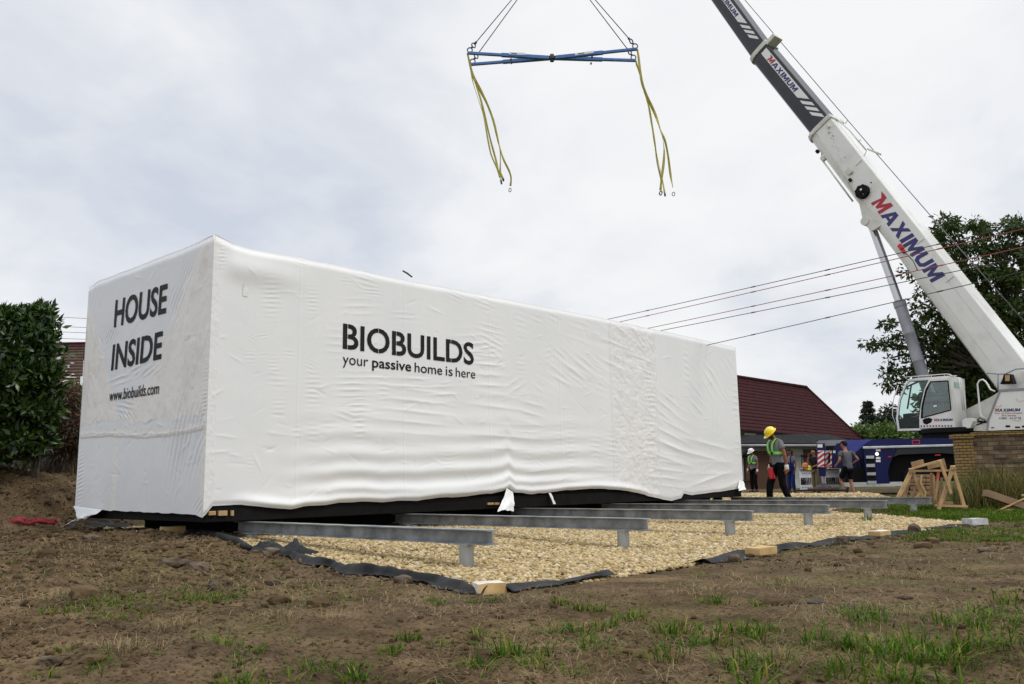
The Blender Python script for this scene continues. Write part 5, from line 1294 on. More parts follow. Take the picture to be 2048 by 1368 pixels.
# ------------------------------------------------------------------ spruce
D_ = 68.0; sb = atd(1745, 930, D_); top = atd(1746, 797, D_)
spt = thing('spruce_tree', 'dark pointed spruce beyond the barn roof', 'tree', sb)
H = top[2]-sb[2]; P = []; Dn = []
for k in range(620):
    t_ = RNG.uniform(.03, 1)**.85; z = sb[2]+H*t_; t_ = (math.floor(t_*11)+RNG.uniform(.0, .55))/11; z = sb[2]+H*t_; rmax = (1-t_)**.9*1.75+.04; a = RNG.uniform(0, 6.28); rr_ = rmax*RNG.uniform(.6, 1.15)
    for s in np.linspace(.15, 1, 9):
        for q in range(3):
            P.append((sb[0]+math.cos(a)*rr_*s+RNG.normal(0, .05), sb[1]+math.sin(a)*rr_*s+RNG.normal(0, .05), z-.30*rr_*s*s+.12*s**3*rr_+RNG.normal(0, .04)))
            Dn.append((math.cos(a+RNG.normal(0, .7)), math.sin(a+RNG.normal(0, .7)), RNG.normal(-.25, .3)))
V, F = leaves(np.array(P), np.array(Dn), RNG.uniform(.16, .34, len(P)), .30)
raw('crown', V, F, needle, spt)
MB().lathe([(.16, 0), (.02, H)], sb, n=8).build('trunk', bark, spt, True)
# ------------------------------------------------------------------ hedges and shrubs behind the truck
def shrub(name, label, blobs, d0, dens, rad, per, size, m_, group, base, asp=.5):
    C_, _ = blob_points(blobs, dens, d0); V, F = crown(C_, rad, per, size, droop=.1, asp=asp)
    g0 = atd(*base, d0); g0[2] = .15
    s_ = thing(name, label, 'shrub', g0, 0, group); raw('foliage', V, F, m_, s_)
    mb = MB()
    for k in range(5): limb(mb, g0+np.array([RNG.normal(0, .2), RNG.normal(0, .2), 0]), C_[int(RNG.integers(len(C_)))], .05, .015)
    mb.build('stem', bark, s_, True)
G_ = 'green shrubs behind the crane carrier'
shrub('green_shrub', 'bright green shrub at the lower end of the red barn roof', [(1722,870,18,18,0,1.2,1),(1745,875,30,16,0,1.2,1)], 62, 16, .4, 22, .30, leaf_b, G_, (1725,930))
shrub('green_shrub', 'green shrub below the spruce, right of the barn roof', [(1790,872,40,16,0,1.2,1),(1770,868,24,18,0,1,.9)], 60, 16, .4, 22, .30, leaf_b, G_, (1780,930))
shrub('green_shrub', 'green shrub seen under the crane cab', [(1850,872,40,14,0,1.2,1),(1880,874,34,12,0,1,1)], 56, 16, .4, 22, .30, leaf_b, G_, (1860,930))
shrub('green_shrub', 'dark low tree between the spruce and the crane cab', [(1778,835,16,22,0,1,1),(1788,855,18,20,0,1,1),(1770,855,16,16,0,1,1)], 64, 16, .4, 22, .26, needle, G_, (1780,930))
# ------------------------------------------------------------------ laurel bush at far left and its reddish neighbour
LB = 15.2
la = [(18,645,28,22,0,.6,1),(52,640,18,18,0,.5,1),(82,632,15,14,0,.4,1),(-25,650,45,30,0,.8,1),(72,664,20,16,-.2,.5,1),(92,655,9,9,-.2,.3,.9),(15,690,60,36,0,1,1.1),(66,702,26,24,0,.7,1),(92,690,12,9,-.3,.3,.9),(15,750,74,46,0,1.1,1.1),
      (64,762,34,36,0,.8,1.1),(94,745,12,12,-.2,.4,.9),(98,775,12,12,-.2,.4,.9),(8,820,80,50,0,1.1,1.1),(72,826,34,40,0,.8,1),(100,820,10,18,-.1,.4,.8),(12,880,80,36,0,1.1,1),(72,872,28,28,.2,.7,1),(-70,760,60,150,0,1.2,.9)]
C_, _ = blob_points(la, 11, LB)
# shoots that stand out of the outline
SH = []
for px, py, ax, ay in ((8,628,-4,-22),(30,628,8,-22),(60,628,2,-26),(78,620,8,-22),(92,618,10,-20),(96,636,18,-12),(100,652,20,-10),(98,672,14,-6),(102,700,34,-6),(96,690,20,-12),(104,742,16,-6),(108,770,16,-2),(106,800,16,4),(-10,626,-6,-20),(45,632,4,-20),(104,725,20,-8)):
    for q in np.linspace(0, 1, 5): SH.append(atd(px+ax*q, py+10+.65*ay*q, LB-.25+.1*RNG.normal()))
V, F = crown(C_, .15, 16, .15, droop=-.3, asp=.38); V2, F2 = crown(np.array(SH), .07, 7, .15, droop=-.6, asp=.36)
V, F = np.vstack([V, V2]), np.vstack([F, F2+len(V)])
g0 = atd(60, 975, LB); lt = thing('laurel_bush', 'big glossy dark green laurel bush at the left picture edge', 'bush', g0)
raw('foliage', V, F, leaf_l, lt)
mb = MB()
for px in (20, 45, 60, 80): limb(mb, atd(px, 990, LB), atd(px+RNG.normal(0, 20), 800, LB), .035, .012)
for k in range(60): limb(mb, atd(40, 860, LB), C_[int(RNG.integers(len(C_)))], .016, .005)
mb.build('stem', bark, lt, True)
rb = [(128,845,22,44,0,.6,1),(138,800,16,24,0,.5,1),(125,890,26,26,0,.6,1),(150,870,14,40,0,.5,1)]
shrub('conifer_shrub', 'reddish brown conifer shrub between the laurel and the module', rb, 17.2, 26, .16, 26, .10, leaf_r, None, (130,975), .25)
shrub('conifer_shrub', 'light green shrub in front of the brown tiled roof', [(138,788,18,12,0,.5,1),(148,800,14,14,0,.5,1),(130,800,16,16,0,.5,1)], 19.5, 22, .2, 22, .14, leaf_b, None, (140,960))
# reddish dry weeds along the wall
x = RNG.uniform(-60, 160, 1400); dd = RNG.uniform(16.6, 17.9, 1400)
P = np.array([atd(a, 965, q) for a, q in zip(x, dd)]); P[:, 2] = g_full(P[:, 0], P[:, 1])-.05
V, F = blades(P, RNG.uniform(.2, .6, len(P)), RNG.uniform(.008, .016, len(P)), RNG.uniform(.1, .8, len(P)), RNG.uniform(0, 6.28, len(P)))
tag(raw('dry_weeds', V, F, leaf_r), 'reddish dry weeds at the foot of the grey block wall', 'weeds', kind='stuff')

# ------------------------------------------------------------------ stone wall with yellow brick pillar
wn = FH*math.cos(R(28))+RH*math.sin(R(28)); wn = FH*math.cos(R(14))+RH*math.sin(R(14))
w0 = atd(1937, 960, 22.0)
def sw(px, py, off=0): return onpl(px, py, w0-wn*off, wn)
wx = np.cross(wn, (0,0,1.0)); wx /= np.linalg.norm(wx)
swt = thing('stone_wall', 'old rough stone garden wall with yellow brick pillar and coping', 'wall', w0*np.array([1,1,0])+np.array([0,0,.05]))
swt_z = float(sw(1985, 870)[2])
a, b = sw(1953, 960), sw(2330, 960)
nxw, nzw = 150, 30
G = np.zeros((nzw, nxw, 3))
for i in range(nzw):
    for j in range(nxw):
        u = j/(nxw-1); z = -.1+(swt_z+.1)*i/(nzw-1); p = a*(1-u)+b*u; s_ = u*np.linalg.norm(b-a)
        k = float(vn(s_*3.1, math.floor(z/.115)*7.3, 5)); G[i, j] = [p[0], p[1], z]; G[i, j] -= wn*(.03+.05*k)
mb = MB(); mb.grid(G); mb.prism([(a[0],a[1],-.1),(b[0],b[1],-.1),(b[0],b[1],swt_z),(a[0],a[1],swt_z)], wn*.3); mb.build('stonework', ashlar, swt)
pz = float(sw(1936, 876, .06)[2]); p0, p1 = sw(1921, 960, .06), sw(1953.5, 960, .06)
MB().prism([(p0[0],p0[1],-.1),(p1[0],p1[1],-.1),(p1[0],p1[1],pz),(p0[0],p0[1],pz)], wn*.42).build('brick_pillar', brick_p, swt)
mb = MB(); q0, q1 = sw(1916, 960, .10), sw(1958, 960, .10)
mb.prism([(q0[0],q0[1],pz+.002),(q1[0],q1[1],pz+.002),(q1[0],q1[1],pz+.10),(q0[0],q0[1],pz+.10)], wn*.5); 
q0, q1 = sw(1958.5, 960, .07), sw(2330, 960, .07); mb.prism([(q0[0],q0[1],swt_z+.002),(q1[0],q1[1],swt_z+.002),(q1[0],q1[1],swt_z+.085),(q0[0],q0[1],swt_z+.085)], wn*.44)
mb.build('coping', brick_p, swt)
# tall grass before the wall
n = 6500; px = RNG.uniform(1905, 2100, n); dd = RNG.uniform(18.2, 21.5, n)
P = np.array([atd(a, 1000, q) for a, q in zip(px, dd)]); P[:, 2] = .06+.02*RNG.normal(size=n)
hh = .68*(.4+1.15*RNG.uniform(0, 1, n)**2.2)*(.6+.5*ss(1905, 1980, px)); hh *= .95+.6*vn(px*.05, dd, 5)
V, F = blades(P, hh, RNG.uniform(.008, .020, n), RNG.uniform(.1, .75, n), RNG.uniform(0, 6.28, n)+.0)
tag(raw('tall_grass', V, F, tallg), 'tall seeding grass growing in front of the stone wall', 'grass', kind='stuff')
# ------------------------------------------------------------------ mobile crane
# carrier frame: CU along its length (to the right, slightly nearer), CN away from the viewer
tc_ = R(17); CU = RH*math.cos(tc_)-FH*math.sin(tc_); CN = FH*math.cos(tc_)+RH*math.sin(tc_)
K0 = atd(1838, 958, 28.6)
def kp(px, py, off=0.0): return onpl(px, py, K0+CN*off, CN)
GK = .15
crane = thing('mobile_crane', 'blue and white truck crane with raised telescopic boom at right', 'crane', np.array([K0[0], K0[1], GK]))
def kpoly(pts, off, th, mats, name, parent=None, build=True, mb=None):
    m_ = mb or MB(); m_.prism([kp(x, y, off) for x, y in pts], CN*th)
    return m_.build(name, mats, parent or crane) if build else m_
# chassis and deck
mb = MB()
kpoly([(1690,905),(2180,897),(2180,958),(1690,965)], .30, 2.1, None, '', build=False, mb=mb)
mb.build('chassis', black, crane)
kpoly([(1728,889),(1744,878.5),(1917,875.5),(2200,871),(2200,886),(1917,889),(1727,893)], .05, 2.5, cr_b, 'deck')
kpoly([(1690,880.5),(1743,878.5),(1728,890),(1710,906),(1691,897)], .25, 1.9, cr_b2, 'hood')
kpoly([(1664,889),(1690,884),(1701,898),(1728,893),(1728,914),(1725,936),(1664,936)], .30, 1.8, cr_b, 'rear_body')
kpoly([(1637,881),(1672,880),(1672,891),(1637,892)], .25, 1.6, cr_gl, 'hose_box')
kpoly([(1637,881),(1690,880),(1690,886),(1672,893),(1640,893)], .45, 1.3, cr_gl, 'rear_deck')
mb = MB(); mb.bar(kp(1725.5,895.5,-.03), kp(1917,890.5,-.03), .10, .075, bev=.012); mb.build('side_rail', alu, crane)
kpoly([(1911,888),(1917,887.5),(1922,950),(1914,951)], -.04, .12, cr_gl, 'rail_end')
sp_ = kpoly([(1727,898),(1795,896),(1786,912),(1779,930),(1776,945),(1780,967),(1735,968.5),(1730,930)], .0, .28, cr_b, 'side_panel')
kpoly([(1796,896),(1913,893),(1914,908),(1880,906),(1800,909),(1786,914)], .0, .3, cr_g, 'fender')
# wheel arch liner (dark) and wheels
mb = MB(); kpoly([(1783,912),(1912,908),(1915,952),(1890,952),(1782,964)], .55, .3, None, '', build=False, mb=mb); mb.build('arch_liner', black, crane)
def wheel(px, py):
    c = kp(px, py, .12); rr = c[2]-GK
    mb = MB(); w = .40
    mb.lathe([(rr*.60,0),(rr*.92,.0),(rr,.05),(rr,w-.05),(rr*.92,w),(rr*.55,w)], c, CN, 32)
    tyre = mb.build('wheel', rubber, crane, True, 35)
    mb = MB(); mb.lathe([(rr*.60,.02),(rr*.57,.02),(rr*.52,.10),(rr*.30,.12),(rr*.27,.05),(rr*.16,.03),(rr*.14,-.01),(.02,-.01)], c, CN, 28)
    for k in range(10):
        a = k*math.pi/5; p = c+(CU*math.cos(a)+np.array([0,0,math.sin(a)]))*rr*.40+CN*.10
        mb.lathe([(.022,-.04),(.022,.03)], p, CN, 6)
    mb.build('rim', alu, tyre, True, 35)
    return tyre
wheel(1838, 958)
for px in (1975, 2085): wheel(px, 955)
# steps, lamps, reflectors on the side panel
for x0, x1, y0, y1 in ((1732,1748,911.5,917),(1733,1750,928,934),(1734,1751.5,945,950.5),(1735,1753,962,967.5)):
    kpoly([(x0,y0),(x1,y0-.4),(x1,y1),(x0,y1)], -.035, .05, alu, 'step_plate')
kpoly([(1731,917),(1749,917),(1750,927.5),(1732,927.5)], -.003, .02, black, 'step_recess'); kpoly([(1733,934.5),(1751,934.5),(1751.5,944.5),(1733.5,944.5)], -.003, .02, black, 'step_recess'); kpoly([(1734,951),(1752,951),(1753,961.5),(1735,961.5)], -.003, .02, black, 'step_recess')
for y0, y1 in ((898.5,902.5),(914,918.5),(920,924)):
    kpoly([(1752,y0),(1761,y0),(1761,y1),(1752,y1)], -.012, .012, white_p, 'reflector')
c = kp(1754, 908, -.03); mb = MB(); mb.lathe([(.01,-.035),(.045,-.02),(.055,0),(.055,.04)], c, CN, 14); mb.build('work_lamp', lamp_m, crane, True)
kpoly([(1776,912.5),(1783,912),(1783,914.5),(1776,915)], -.02, .02, red, 'side_marker')
kpoly([(1870,909),(1881,908.5),(1881,911),(1870,911.5)], -.05, .03, red, 'side_marker')
kpoly([(1824,880),(1840,879.5),(1840,888),(1824,888.5)], .045, .01, red, 'red_frame'); kpoly([(1826,882),(1838,881.5),(1838,886.5),(1826,887)], .035, .01, cr_b, 'red_frame_field')
kpoly([(1918,930),(1926,930),(1932,941),(1919,950)], .0, .02, white_p, 'mud_flap')
# outrigger with hazard boards at the tail
og = kpoly([(1634,887),(1650,886.5),(1650,936),(1635,937)], -.25, .45, cr_b, 'outrigger')
kpoly([(1637,936),(1652,936),(1652,952.5),(1638,952.5)], -.2, .3, cr_b, 'jack_case', og)
c = kp(1646, 952, -.05); b_ = kp(1646, 972, -.05)
MB().lathe([(.058, float(b_[2]-c[2])), (.058, .05)], c, n=14).build('jack_rod', chrome, og, True, 40)
MB().lathe([(.26, -.06), (.24, .0), (.10, .03), (.08, .10)], b_, n=18).build('jack_foot', shackle, og, True, 40)
pl_ = thing('jack_pad', 'dark flat pad under the crane outrigger jack', 'support pad', b_+np.array([0,0,-.16]))
MB().box(b_+np.array([0,0,-.10]), (1.0, .9, .07), np.stack([CU, CN, (0,0,1.0)], 1), bev=.01).build('pad_board', wood_d, pl_)
def hazard(x0, x1, y0, y1, off, slant, parent):
    brd = kpoly([(x0,y0),(x1,y0),(x1,y1),(x0,y1)], off, .02, white_l, 'hazard_board', parent)
    mb = MB(); w = x1-x0; n_ = 3; hgt = y1-y0
    for k in range(-1, n_+1):
        ya = y0+hgt*(k+.35)/n_; sh = slant*w; th = hgt/n_*.5
        P = [(x0, ya+sh), (x1, ya), (x1, ya+th), (x0, ya+sh+th)]
        Q = [(a, min(max(b, y0), y1)) for a, b in P]
        if abs(Q[0][1]-Q[3][1])+abs(Q[1][1]-Q[2][1]) < 1.5: continue
        mb.add([kp(a, b, off-.006) for a, b in Q], [(0,1,2,3)])
    mb.build('red_stripe', red, brd)
hazard(1635.5, 1648.5, 901, 934, -.28, .75, crane)
hazard(1650.5, 1663.5, 901, 934, .22, 1.0, crane)
kpoly([(1635,888.5),(1645,888.5),(1645,895),(1635,895)], -.27, .01, white_l, 'sign_plate'); kpoly([(1666,901),(1671,901),(1671,906),(1666,906)], .28, .015, white_l, 'sign_plate')
kpoly([(1657,906),(1661,906),(1660,926),(1656,926)], .19, .02, black, 'hose_loop')
kpoly([(1652,893),(1666,892.5),(1666,900),(1652,900)], .2, .05, black, 'tail_recess')
# ------------------------------------------------------------------ superstructure
ts_ = R(50); SU = RH*math.cos(ts_)-FH*math.sin(ts_); SN = FH*math.cos(ts_)+RH*math.sin(ts_)
S0 = atd(1905, 860, 28.9)
def sp(px, py, off=0.0): return onpl(px, py, S0+SN*off, SN)
def spoly(pts, off, th, mats, name, parent=None, build=True, mb=None):
    m_ = mb or MB(); m_.prism([sp(x, y, off) for x, y in pts], SN*th)
    return m_.build(name, mats, parent or crane) if build else m_
# turntable
c = kp(1905, 868, 1.25); mb = MB(); mb.lathe([(.95, -.30), (.95, .02), (1.05, .03), (1.05, .18)], (c[0], c[1], c[2]), n=28); mb.build('turntable', black, crane, True, 40)
spoly([(1905,861),(1973,862),(2300,850),(2300,868),(1905,868)], .35, 1.9, black, 'slew_frame')
# cab: roof, floor, back, pillars, doors, glass
CW = .92
cabo = [(1795,860),(1792,836),(1797,800),(1804,782),(1810,770),(1818,759),(1858,755.5),(1897,753.5),(1905,755),(1911,857)]
mb = MB()
spoly([(1795,862),(1911,858.5),(1911,855),(1840,856.5),(1795,857.5)], 0, CW, None, '', build=False, mb=mb)        # floor
spoly([(1816,762),(1818,758),(1858,755),(1897,753),(1905,754.5),(1905.3,758.5),(1858,760)], 0, CW, None, '', build=False, mb=mb)   # roof
spoly([(1897,757),(1905.3,758.5),(1911,855),(1903,855)], .0, CW, None, '', build=False, mb=mb)                        # back
for off in (0.0, CW-.06):                                                                                            # front pillars
    spoly([(1795,858),(1792,836),(1797,800),(1809,770),(1816,761),(1819.5,762.5),(1812,771),(1800.5,801),(1796,836),(1799,857)], off, .06, None, '', build=False, mb=mb)
spoly([(1796,857),(1797,852),(1793,838),(1792,838),(1795,858)], .06, CW-.12, None, '', build=False, mb=mb)
cab = mb.build('cab', cr_w, crane)
rp = lambda pu, pv, px, py: None
door = MB()
do = [(1858,757.5),(1897,755.5),(1910,855),(1839,856),(1838.5,836),(1841.5,810),(1848.5,778)]
dg = [(1861,763.5),(1896,761.5),(1902,820),(1842.5,836),(1844,812),(1851.5,780)]
# door skin with window opening
o3 = [sp(x, y, -.03) for x, y in do]; i3 = [sp(x, y, -.03) for x, y in dg]
b3 = [sp(x, y, .02) for x, y in do]; c3 = [sp(x, y, .02) for x, y in dg]
V = o3+i3+b3+c3; F = []
F += [(0,1,8,7),(1,2,9,8),(2,3,10,9),(3,4,10),(4,5,11,10),(5,6,12,11),(6,0,7,12)] if False else []
no, ni = 7, 6
mapi = [0,1,2,3,3,4,5]                    # outer i -> inner index
for i in range(no):
    j = (i+1) % no; a, b = mapi[i], mapi[j]
    F.append((i, j, no+b, no+a) if a != b else (i, j, no+a))
    o2 = no+ni
    F.append((o2+i, o2+j, o2+no+b, o2+no+a) if a != b else (o2+i, o2+j, o2+no+a))
    F.append((i, j, o2+j, o2+i))
for i in range(ni):
    j = (i+1) % ni; F.append((no+i, no+j, o2+no+j, o2+no+i))
door.add(V, F); dobj = door.build('cab_door', cr_w, crane)
mb = MB(); mb.add([sp(x, y, -.005) for x, y in dg], [tuple(range(6))]); mb.build('window_glass', glass_d, dobj)
def border(pts, off, w, th, mats, name, parent):
    mb = MB(); P = [sp(x, y, off) for x, y in pts]
    for a, b in zip(P, P[1:]+P[:1]): mb.bar(a, b, th, w, up=np.cross(SN, b-a))
    return mb.build(name, mats, parent)
border(dg, -.034, .035, .015, black, 'window_seal', dobj)
spoly([(1843,811),(1853,775),(1861,774),(1862,815),(1861,831),(1843,836)], .03, .012, dgrey, 'dark_trim', dobj)
spoly([(1845,840),(1850,836.5),(1858,835.5),(1865,838),(1862,845),(1853,849),(1847,847)], -.037, .008, black, 'door_grip', dobj)
mb = MB(); spoly([(1867,811),(1873,810),(1873,813),(1867,814)], -.01, .02, None, '', build=False, mb=mb); mb.build('window_latch', white_p, dobj)
# red and white warning dashes under the door
mb = MB(); mb2 = MB()
for k in range(11):
    x = 1841+k*6; (mb if k % 2 else mb2).prism([sp(x,850.5-k*.06,-.036), sp(x+3,850.5-k*.06,-.036), sp(x+3,854-k*.06,-.036), sp(x,854-k*.06,-.036)], SN*.004)
mb.build('red_dash', red_l, dobj); mb2.build('black_dash', grey_l, dobj)
# front side glass, far glass, windscreen
fg = [(1819,762),(1857,759),(1849,777),(1841,808),(1839,856),(1799,857),(1796,836),(1800.5,801),(1811,772)]
mb = MB(); mb.add([sp(x, y, .03) for x, y in fg], [tuple(range(len(fg)))]); mb.build('side_glass', glass_c, crane)
mb = MB(); mb.add([sp(x, y, CW-.02) for x, y in [(1819,762),(1896,759),(1902,838),(1796,838),(1800.5,801),(1811,772)]], [(0,1,2,3,4,5)]); mb.build('far_glass', glass_c, crane)
ws = [(1795.5,838),(1797,800),(1804,782),(1810,770),(1817,761)]
mb = MB(); mb.grid([[sp(x, y, o_) for x, y in ws] for o_ in (.06, CW-.06)]); mb.build('windscreen', glass_c, crane, True)
spoly([(1797,838),(1840,838),(1840,857),(1799,857)], .06, .05, black, 'lower_panel')
spoly([(1797,838),(1902,838),(1903,857),(1797,857)], CW-.05, .05, dgrey, 'far_wall')
border(fg, .02, .03, .03, black, 'glass_seal', crane)
# seat, console
spoly([(1868,800),(1876,799),(1880,838),(1868,840)], .22, .45, dgrey, 'seat_back'); spoly([(1846,836),(1876,834),(1876,842),(1846,843)], .22, .45, dgrey, 'seat_cushion')
spoly([(1806,828),(1822,826),(1824,856),(1806,857)], .25, .4, black, 'console')
spoly([(1821,770),(1824,768),(1816,818),(1813,818)], .1, .02, black, 'wiper_arm')
# rear detail on the cab back face
bk = lambda u, z0: None
def back(px, py):     # point on the cab's back plane
    return onpl(px, py, sp(1905.3,757), SU)
mb = MB(); mb.prism([back(1908.5,764), back(1920,765), back(1921,776), back(1909.5,775)], SU*.012); mb.build('rear_window', glass_d, crane)
mb = MB(); pts = [sp(1900,755,-.02)+SU*.12, sp(1905,757,-.02)+SU*.2, sp(1906,770,-.02)+SU*.22, sp(1910,822,-.02)+SU*.26]
mb.tube(pts, .022, 8); pts = [p+SN*.14 for p in pts]; mb.tube(pts, .022, 8); mb.build('rear_rail', cr_w, crane, True)
# roof rail
mb = MB(); a, b = sp(1808,754.5,.02), sp(1893,748,.02)
mb.tube([a, a*.5+b*.5, b], .016, 6); mb.tube([a+SN*.8, b+SN*.8], .016, 6); mb.tube([b, sp(1900,749,.02), sp(1906,755,.02)], .018, 6)
for t_ in (.05,.35,.65,.95): q = a*(1-t_)+b*t_; mb.tube([q, q-np.array([0,0,.07])], .012, 6); mb.tube([q+SN*.8, q+SN*.8-np.array([0,0,.07])], .012, 6)
mb.build('roof_rail', cr_w, crane, True)
mb = MB(); mb.tube([sp(1800,770,.05)-SU*.06, sp(1791,800,.05)-SU*.08, sp(1788,830,.05)-SU*.06, sp(1793,850,.05)-SU*.02], .014, 6); mb.build('front_hoop', cr_w, crane, True)
# body behind the cab: tank, low arm and housing
spoly([(1924,842),(1930,836),(1942,836),(1946,842),(1940,856),(1926,856)], .05, .35, cr_w, 'white_tank')
spoly([(1926,822),(1985,792),(2010,775),(2060,770),(2060,858),(1930,858)], 1.0, .25, cr_w2, 'boom_foot_frame')
spoly([(1926,858),(1945,854),(1975,846),(1975,862),(1930,861.5)], .25, .7, cr_w2, 'platform')
mb = MB()
for k in range(6):
    p = sp(1938+k*5, 848+RNG.normal(0,2), .6); mb.tube([p, p+SU*.2+np.array([0,0,.12*RNG.normal()]), p+SU*.45+np.array([0,0,.06])], .02, 6)
mb.build('hose_bundle', black, crane, True)
hs = spoly([(1974,861.5),(1976,839),(1999,784),(2230,768),(2230,852)], .0, 1.6, cr_w, 'housing')
mb = MB(); spoly([(1998,779),(2230,763),(2230,768),(1999,784)], -.02, 1.62, None, '', build=False, mb=mb)
spoly([(1972.5,861.5),(1974.5,839),(1997.5,781),(2000.5,784),(1978,840),(1976,861.5)], -.02, .06, None, '', build=False, mb=mb); mb.build('housing_frame', cr_gl, hs)
for x, y, w, h in ((1982,854.5,6,2),(2011,850.5,9,4),(2030,853,10,3),(2044,851,8,4)):
    spoly([(x,y),(x+w,y),(x+w,y+h),(x,y+h)], -.008, .01, black, 'vent_slot', hs)
mb = MB(); 
for x, y, rx, ry in ((1996,806,9,7),(2034,836,10,5),(2040,795,8,8)):
    mb = MB()
    for k in range(5):
        a = .5+k*.5; p = sp(x+rx*math.cos(a), y+ry*math.sin(a), -.003); q = sp(x+rx*math.cos(a+.5), y+ry*math.sin(a+.5), -.003); mb.bar(p, q, .006, .05, up=np.cross(SN, q-p))
    mb.build('panel_crease', cr_w2, hs)
# handrails
mb = MB(); P = [sp(1973,838,-.05), sp(1962,832,-.05), sp(1960,822,-.05), sp(1956,780,-.05), sp(1955,768,-.05), sp(1959,761,-.05), sp(1966,759,-.05), sp(1972,764,-.05), sp(1981,779,-.05), sp(1990,783,-.05)]
mb.tube(P, .028, 8); mb.build('hand_rail', cr_w, crane, True)
mb = MB(); P = [sp(1974,746,.1), sp(1995,748,.1), sp(2010,748,.1), sp(2032,738,.1), sp(2200,728,.1)]; mb.tube(P, .022, 8)
for x, y0, y1 in ((1996,748,782),(2075,737,776),(2150,731,770)): mb.tube([sp(x,y0,.1), sp(x,y1,.1)], .022, 8)
mb.build('deck_rail', cr_gl, crane, True)
mb = MB()
spoly([(2004,760),(2008,748),(2020,748),(2024,760),(2026,767),(2000,768)], .3, .3, None, '', build=False, mb=mb); mb.build('pump_unit', black, crane)
mb = MB(); spoly([(2010,750),(2018,750),(2018,762),(2010,762)], .24, .08, None, '', build=False, mb=mb); mb.build('filter_glass', brick_y, crane)
mb = MB(); c = sp(2047, 754, .3); mb.lathe([(.16,-.04),(.20,-.02),(.20,.06)], c, SN, 20); mb.build('hose_drum', cr_w2, crane, True, 40)
# ------------------------------------------------------------------ boom
BO = 1.25
def bp(px, py, off=0.0): return sp(px, py, BO+off)
Bt = bp(1650.5, 258); Bb = bp(2008, 724)
BA = (Bb-Bt)/np.linalg.norm(Bb-Bt)                 # down the boom
BUp = np.cross(SN, BA); BUp /= np.linalg.norm(BUp)
if BUp[2] < 0: BUp = -BUp
def bcoord(p): v = p-Bt; return float(np.dot(v, BA)), float(np.dot(v, BUp))
def bpt(a, b, off=0.0): return Bt+BA*a+BUp*b+SN*off
SEC = np.array([(.48,.5),(.5,.475),(.5,-.12),(.46,-.28),(.36,-.42),(.18,-.49),(-.18,-.49),(-.36,-.42),(-.46,-.28),(-.5,-.12),(-.5,.475),(-.48,.5)])
def bsec(a, b0, h, w): return [bpt(a, b0+y*h, x*w) for x, y in SEC]
def hgt(pxl, pxr):
    a0, b0 = bcoord(bp(*pxl)); a1, b1 = bcoord(bp(*pxr)); return (a0+a1)/2, (b0+b1)/2, abs(b1-b0)
s1 = hgt((1630,288), (1676,243)); s2 = hgt((1713,394), (1769,360)); s3 = hgt((1839,579), (1899,531)); s4 = hgt((1978,753), (2026,681))
bw_ = lambda h: h*.80
aT = 0.0; aE = s4[0]+2.2
hs_ = s1[2]; he_ = s4[2]*.97
print('boom sections', s1, s2, s3, s4)
hb = lambda a: np.interp(a, [s1[0], s2[0], s3[0], s4[0]], [s1[2], s2[2], s3[2], s4[2]])
cb_ = lambda a: np.interp(a, [s1[0], s2[0], s3[0], s4[0]], [s1[1], s2[1], s3[1], s4[1]])
AA = np.linspace(0, aE, 14)
hu = float(np.mean([s1[2], s2[2], s3[2], s4[2]])); 
base_h = lambda a: float(np.interp(a, [0, s4[0]], [s1[2]*.98, s4[2]]))
base_c = lambda a: float(np.interp(a, [s1[0], s4[0]], [s1[1], s4[1]]))
boom = MB().loft([bsec(a, base_c(a), base_h(a), bw_(base_h(a))) for a in AA]).build('boom_base_section', cr_w, crane, True, 28)
# mid collar line and plate lines along the side
mb = MB()
def bside(a, b): return bpt(a, base_c(a)+b*base_h(a), -bw_(base_h(a))*.5-.006)
for a in (s2[0]-.9, s3[0]-1.2, s3[0]+.6): 
    p, q = bside(a, .20), bside(a, .44); MB().bar(p, q, .03, .03, up=BA).build('side_rib', cr_w2, boom)
for p, q in ((bside(s3[0]+.3, -.14), bside(s4[0], -.14)), (bside(s3[0]+.4, .26), bside(s4[0]+.2, .26))): MB().tube([p, q], .008, 5).build('side_seam', cr_w2, boom)
mb = MB()
for a, b, r_ in ((s2[0]-1.5,.10,.018),(s2[0]-1.0,-.02,.03),(s2[0]+.1,.25,.03)): mb.lathe([(r_,-.004),(r_,.004)], bside(a, b), SN, 10)
for k in range(14): mb.lathe([(.012,-.004),(.012,.004)], bside(.5+k*.11, .22-.022*k+.03*RNG.normal()), SN, 8)
mb.build('bolt_hole', black, boom)
mb = MB()
for a, b, s_ in ((.35,.28,.10),(.55,.18,.06),(.8,.22,.05),(s2[0]-.9,-.05,.20)): 
    mb.box(bside(a, b)-SN*.03, (s_*1.4, s_, .06), np.stack([BA, BUp, SN], 1), bev=.012)
mb.build('side_bracket', cr_w2, boom)
def collar(a, b0, h, w, L_, grow, name, m_, parent):
    mb = MB(); mb.loft([bsec(a-L_/2, b0, h*grow*.97, w*grow*.97), bsec(a-L_/2+.02, b0, h*grow, w*grow), bsec(a+L_/2-.02, b0, h*grow, w*grow), bsec(a+L_/2, b0, h*grow*.97, w*grow*.97)])
    return mb.build(name, m_, parent, True, 30)
c1 = collar(.02, base_c(0), base_h(0), bw_(base_h(0)), .20, 1.10, 'boom_collar', cr_w2, crane)
for s_ in (-1, 1): MB().lathe([(.07,-.05),(.07,.05)], bpt(.05, base_c(0)-.30*base_h(0), -.55*base_h(0)*s_*.8), SN, 12).build('collar_pin', cr_w, c1, True, 40)
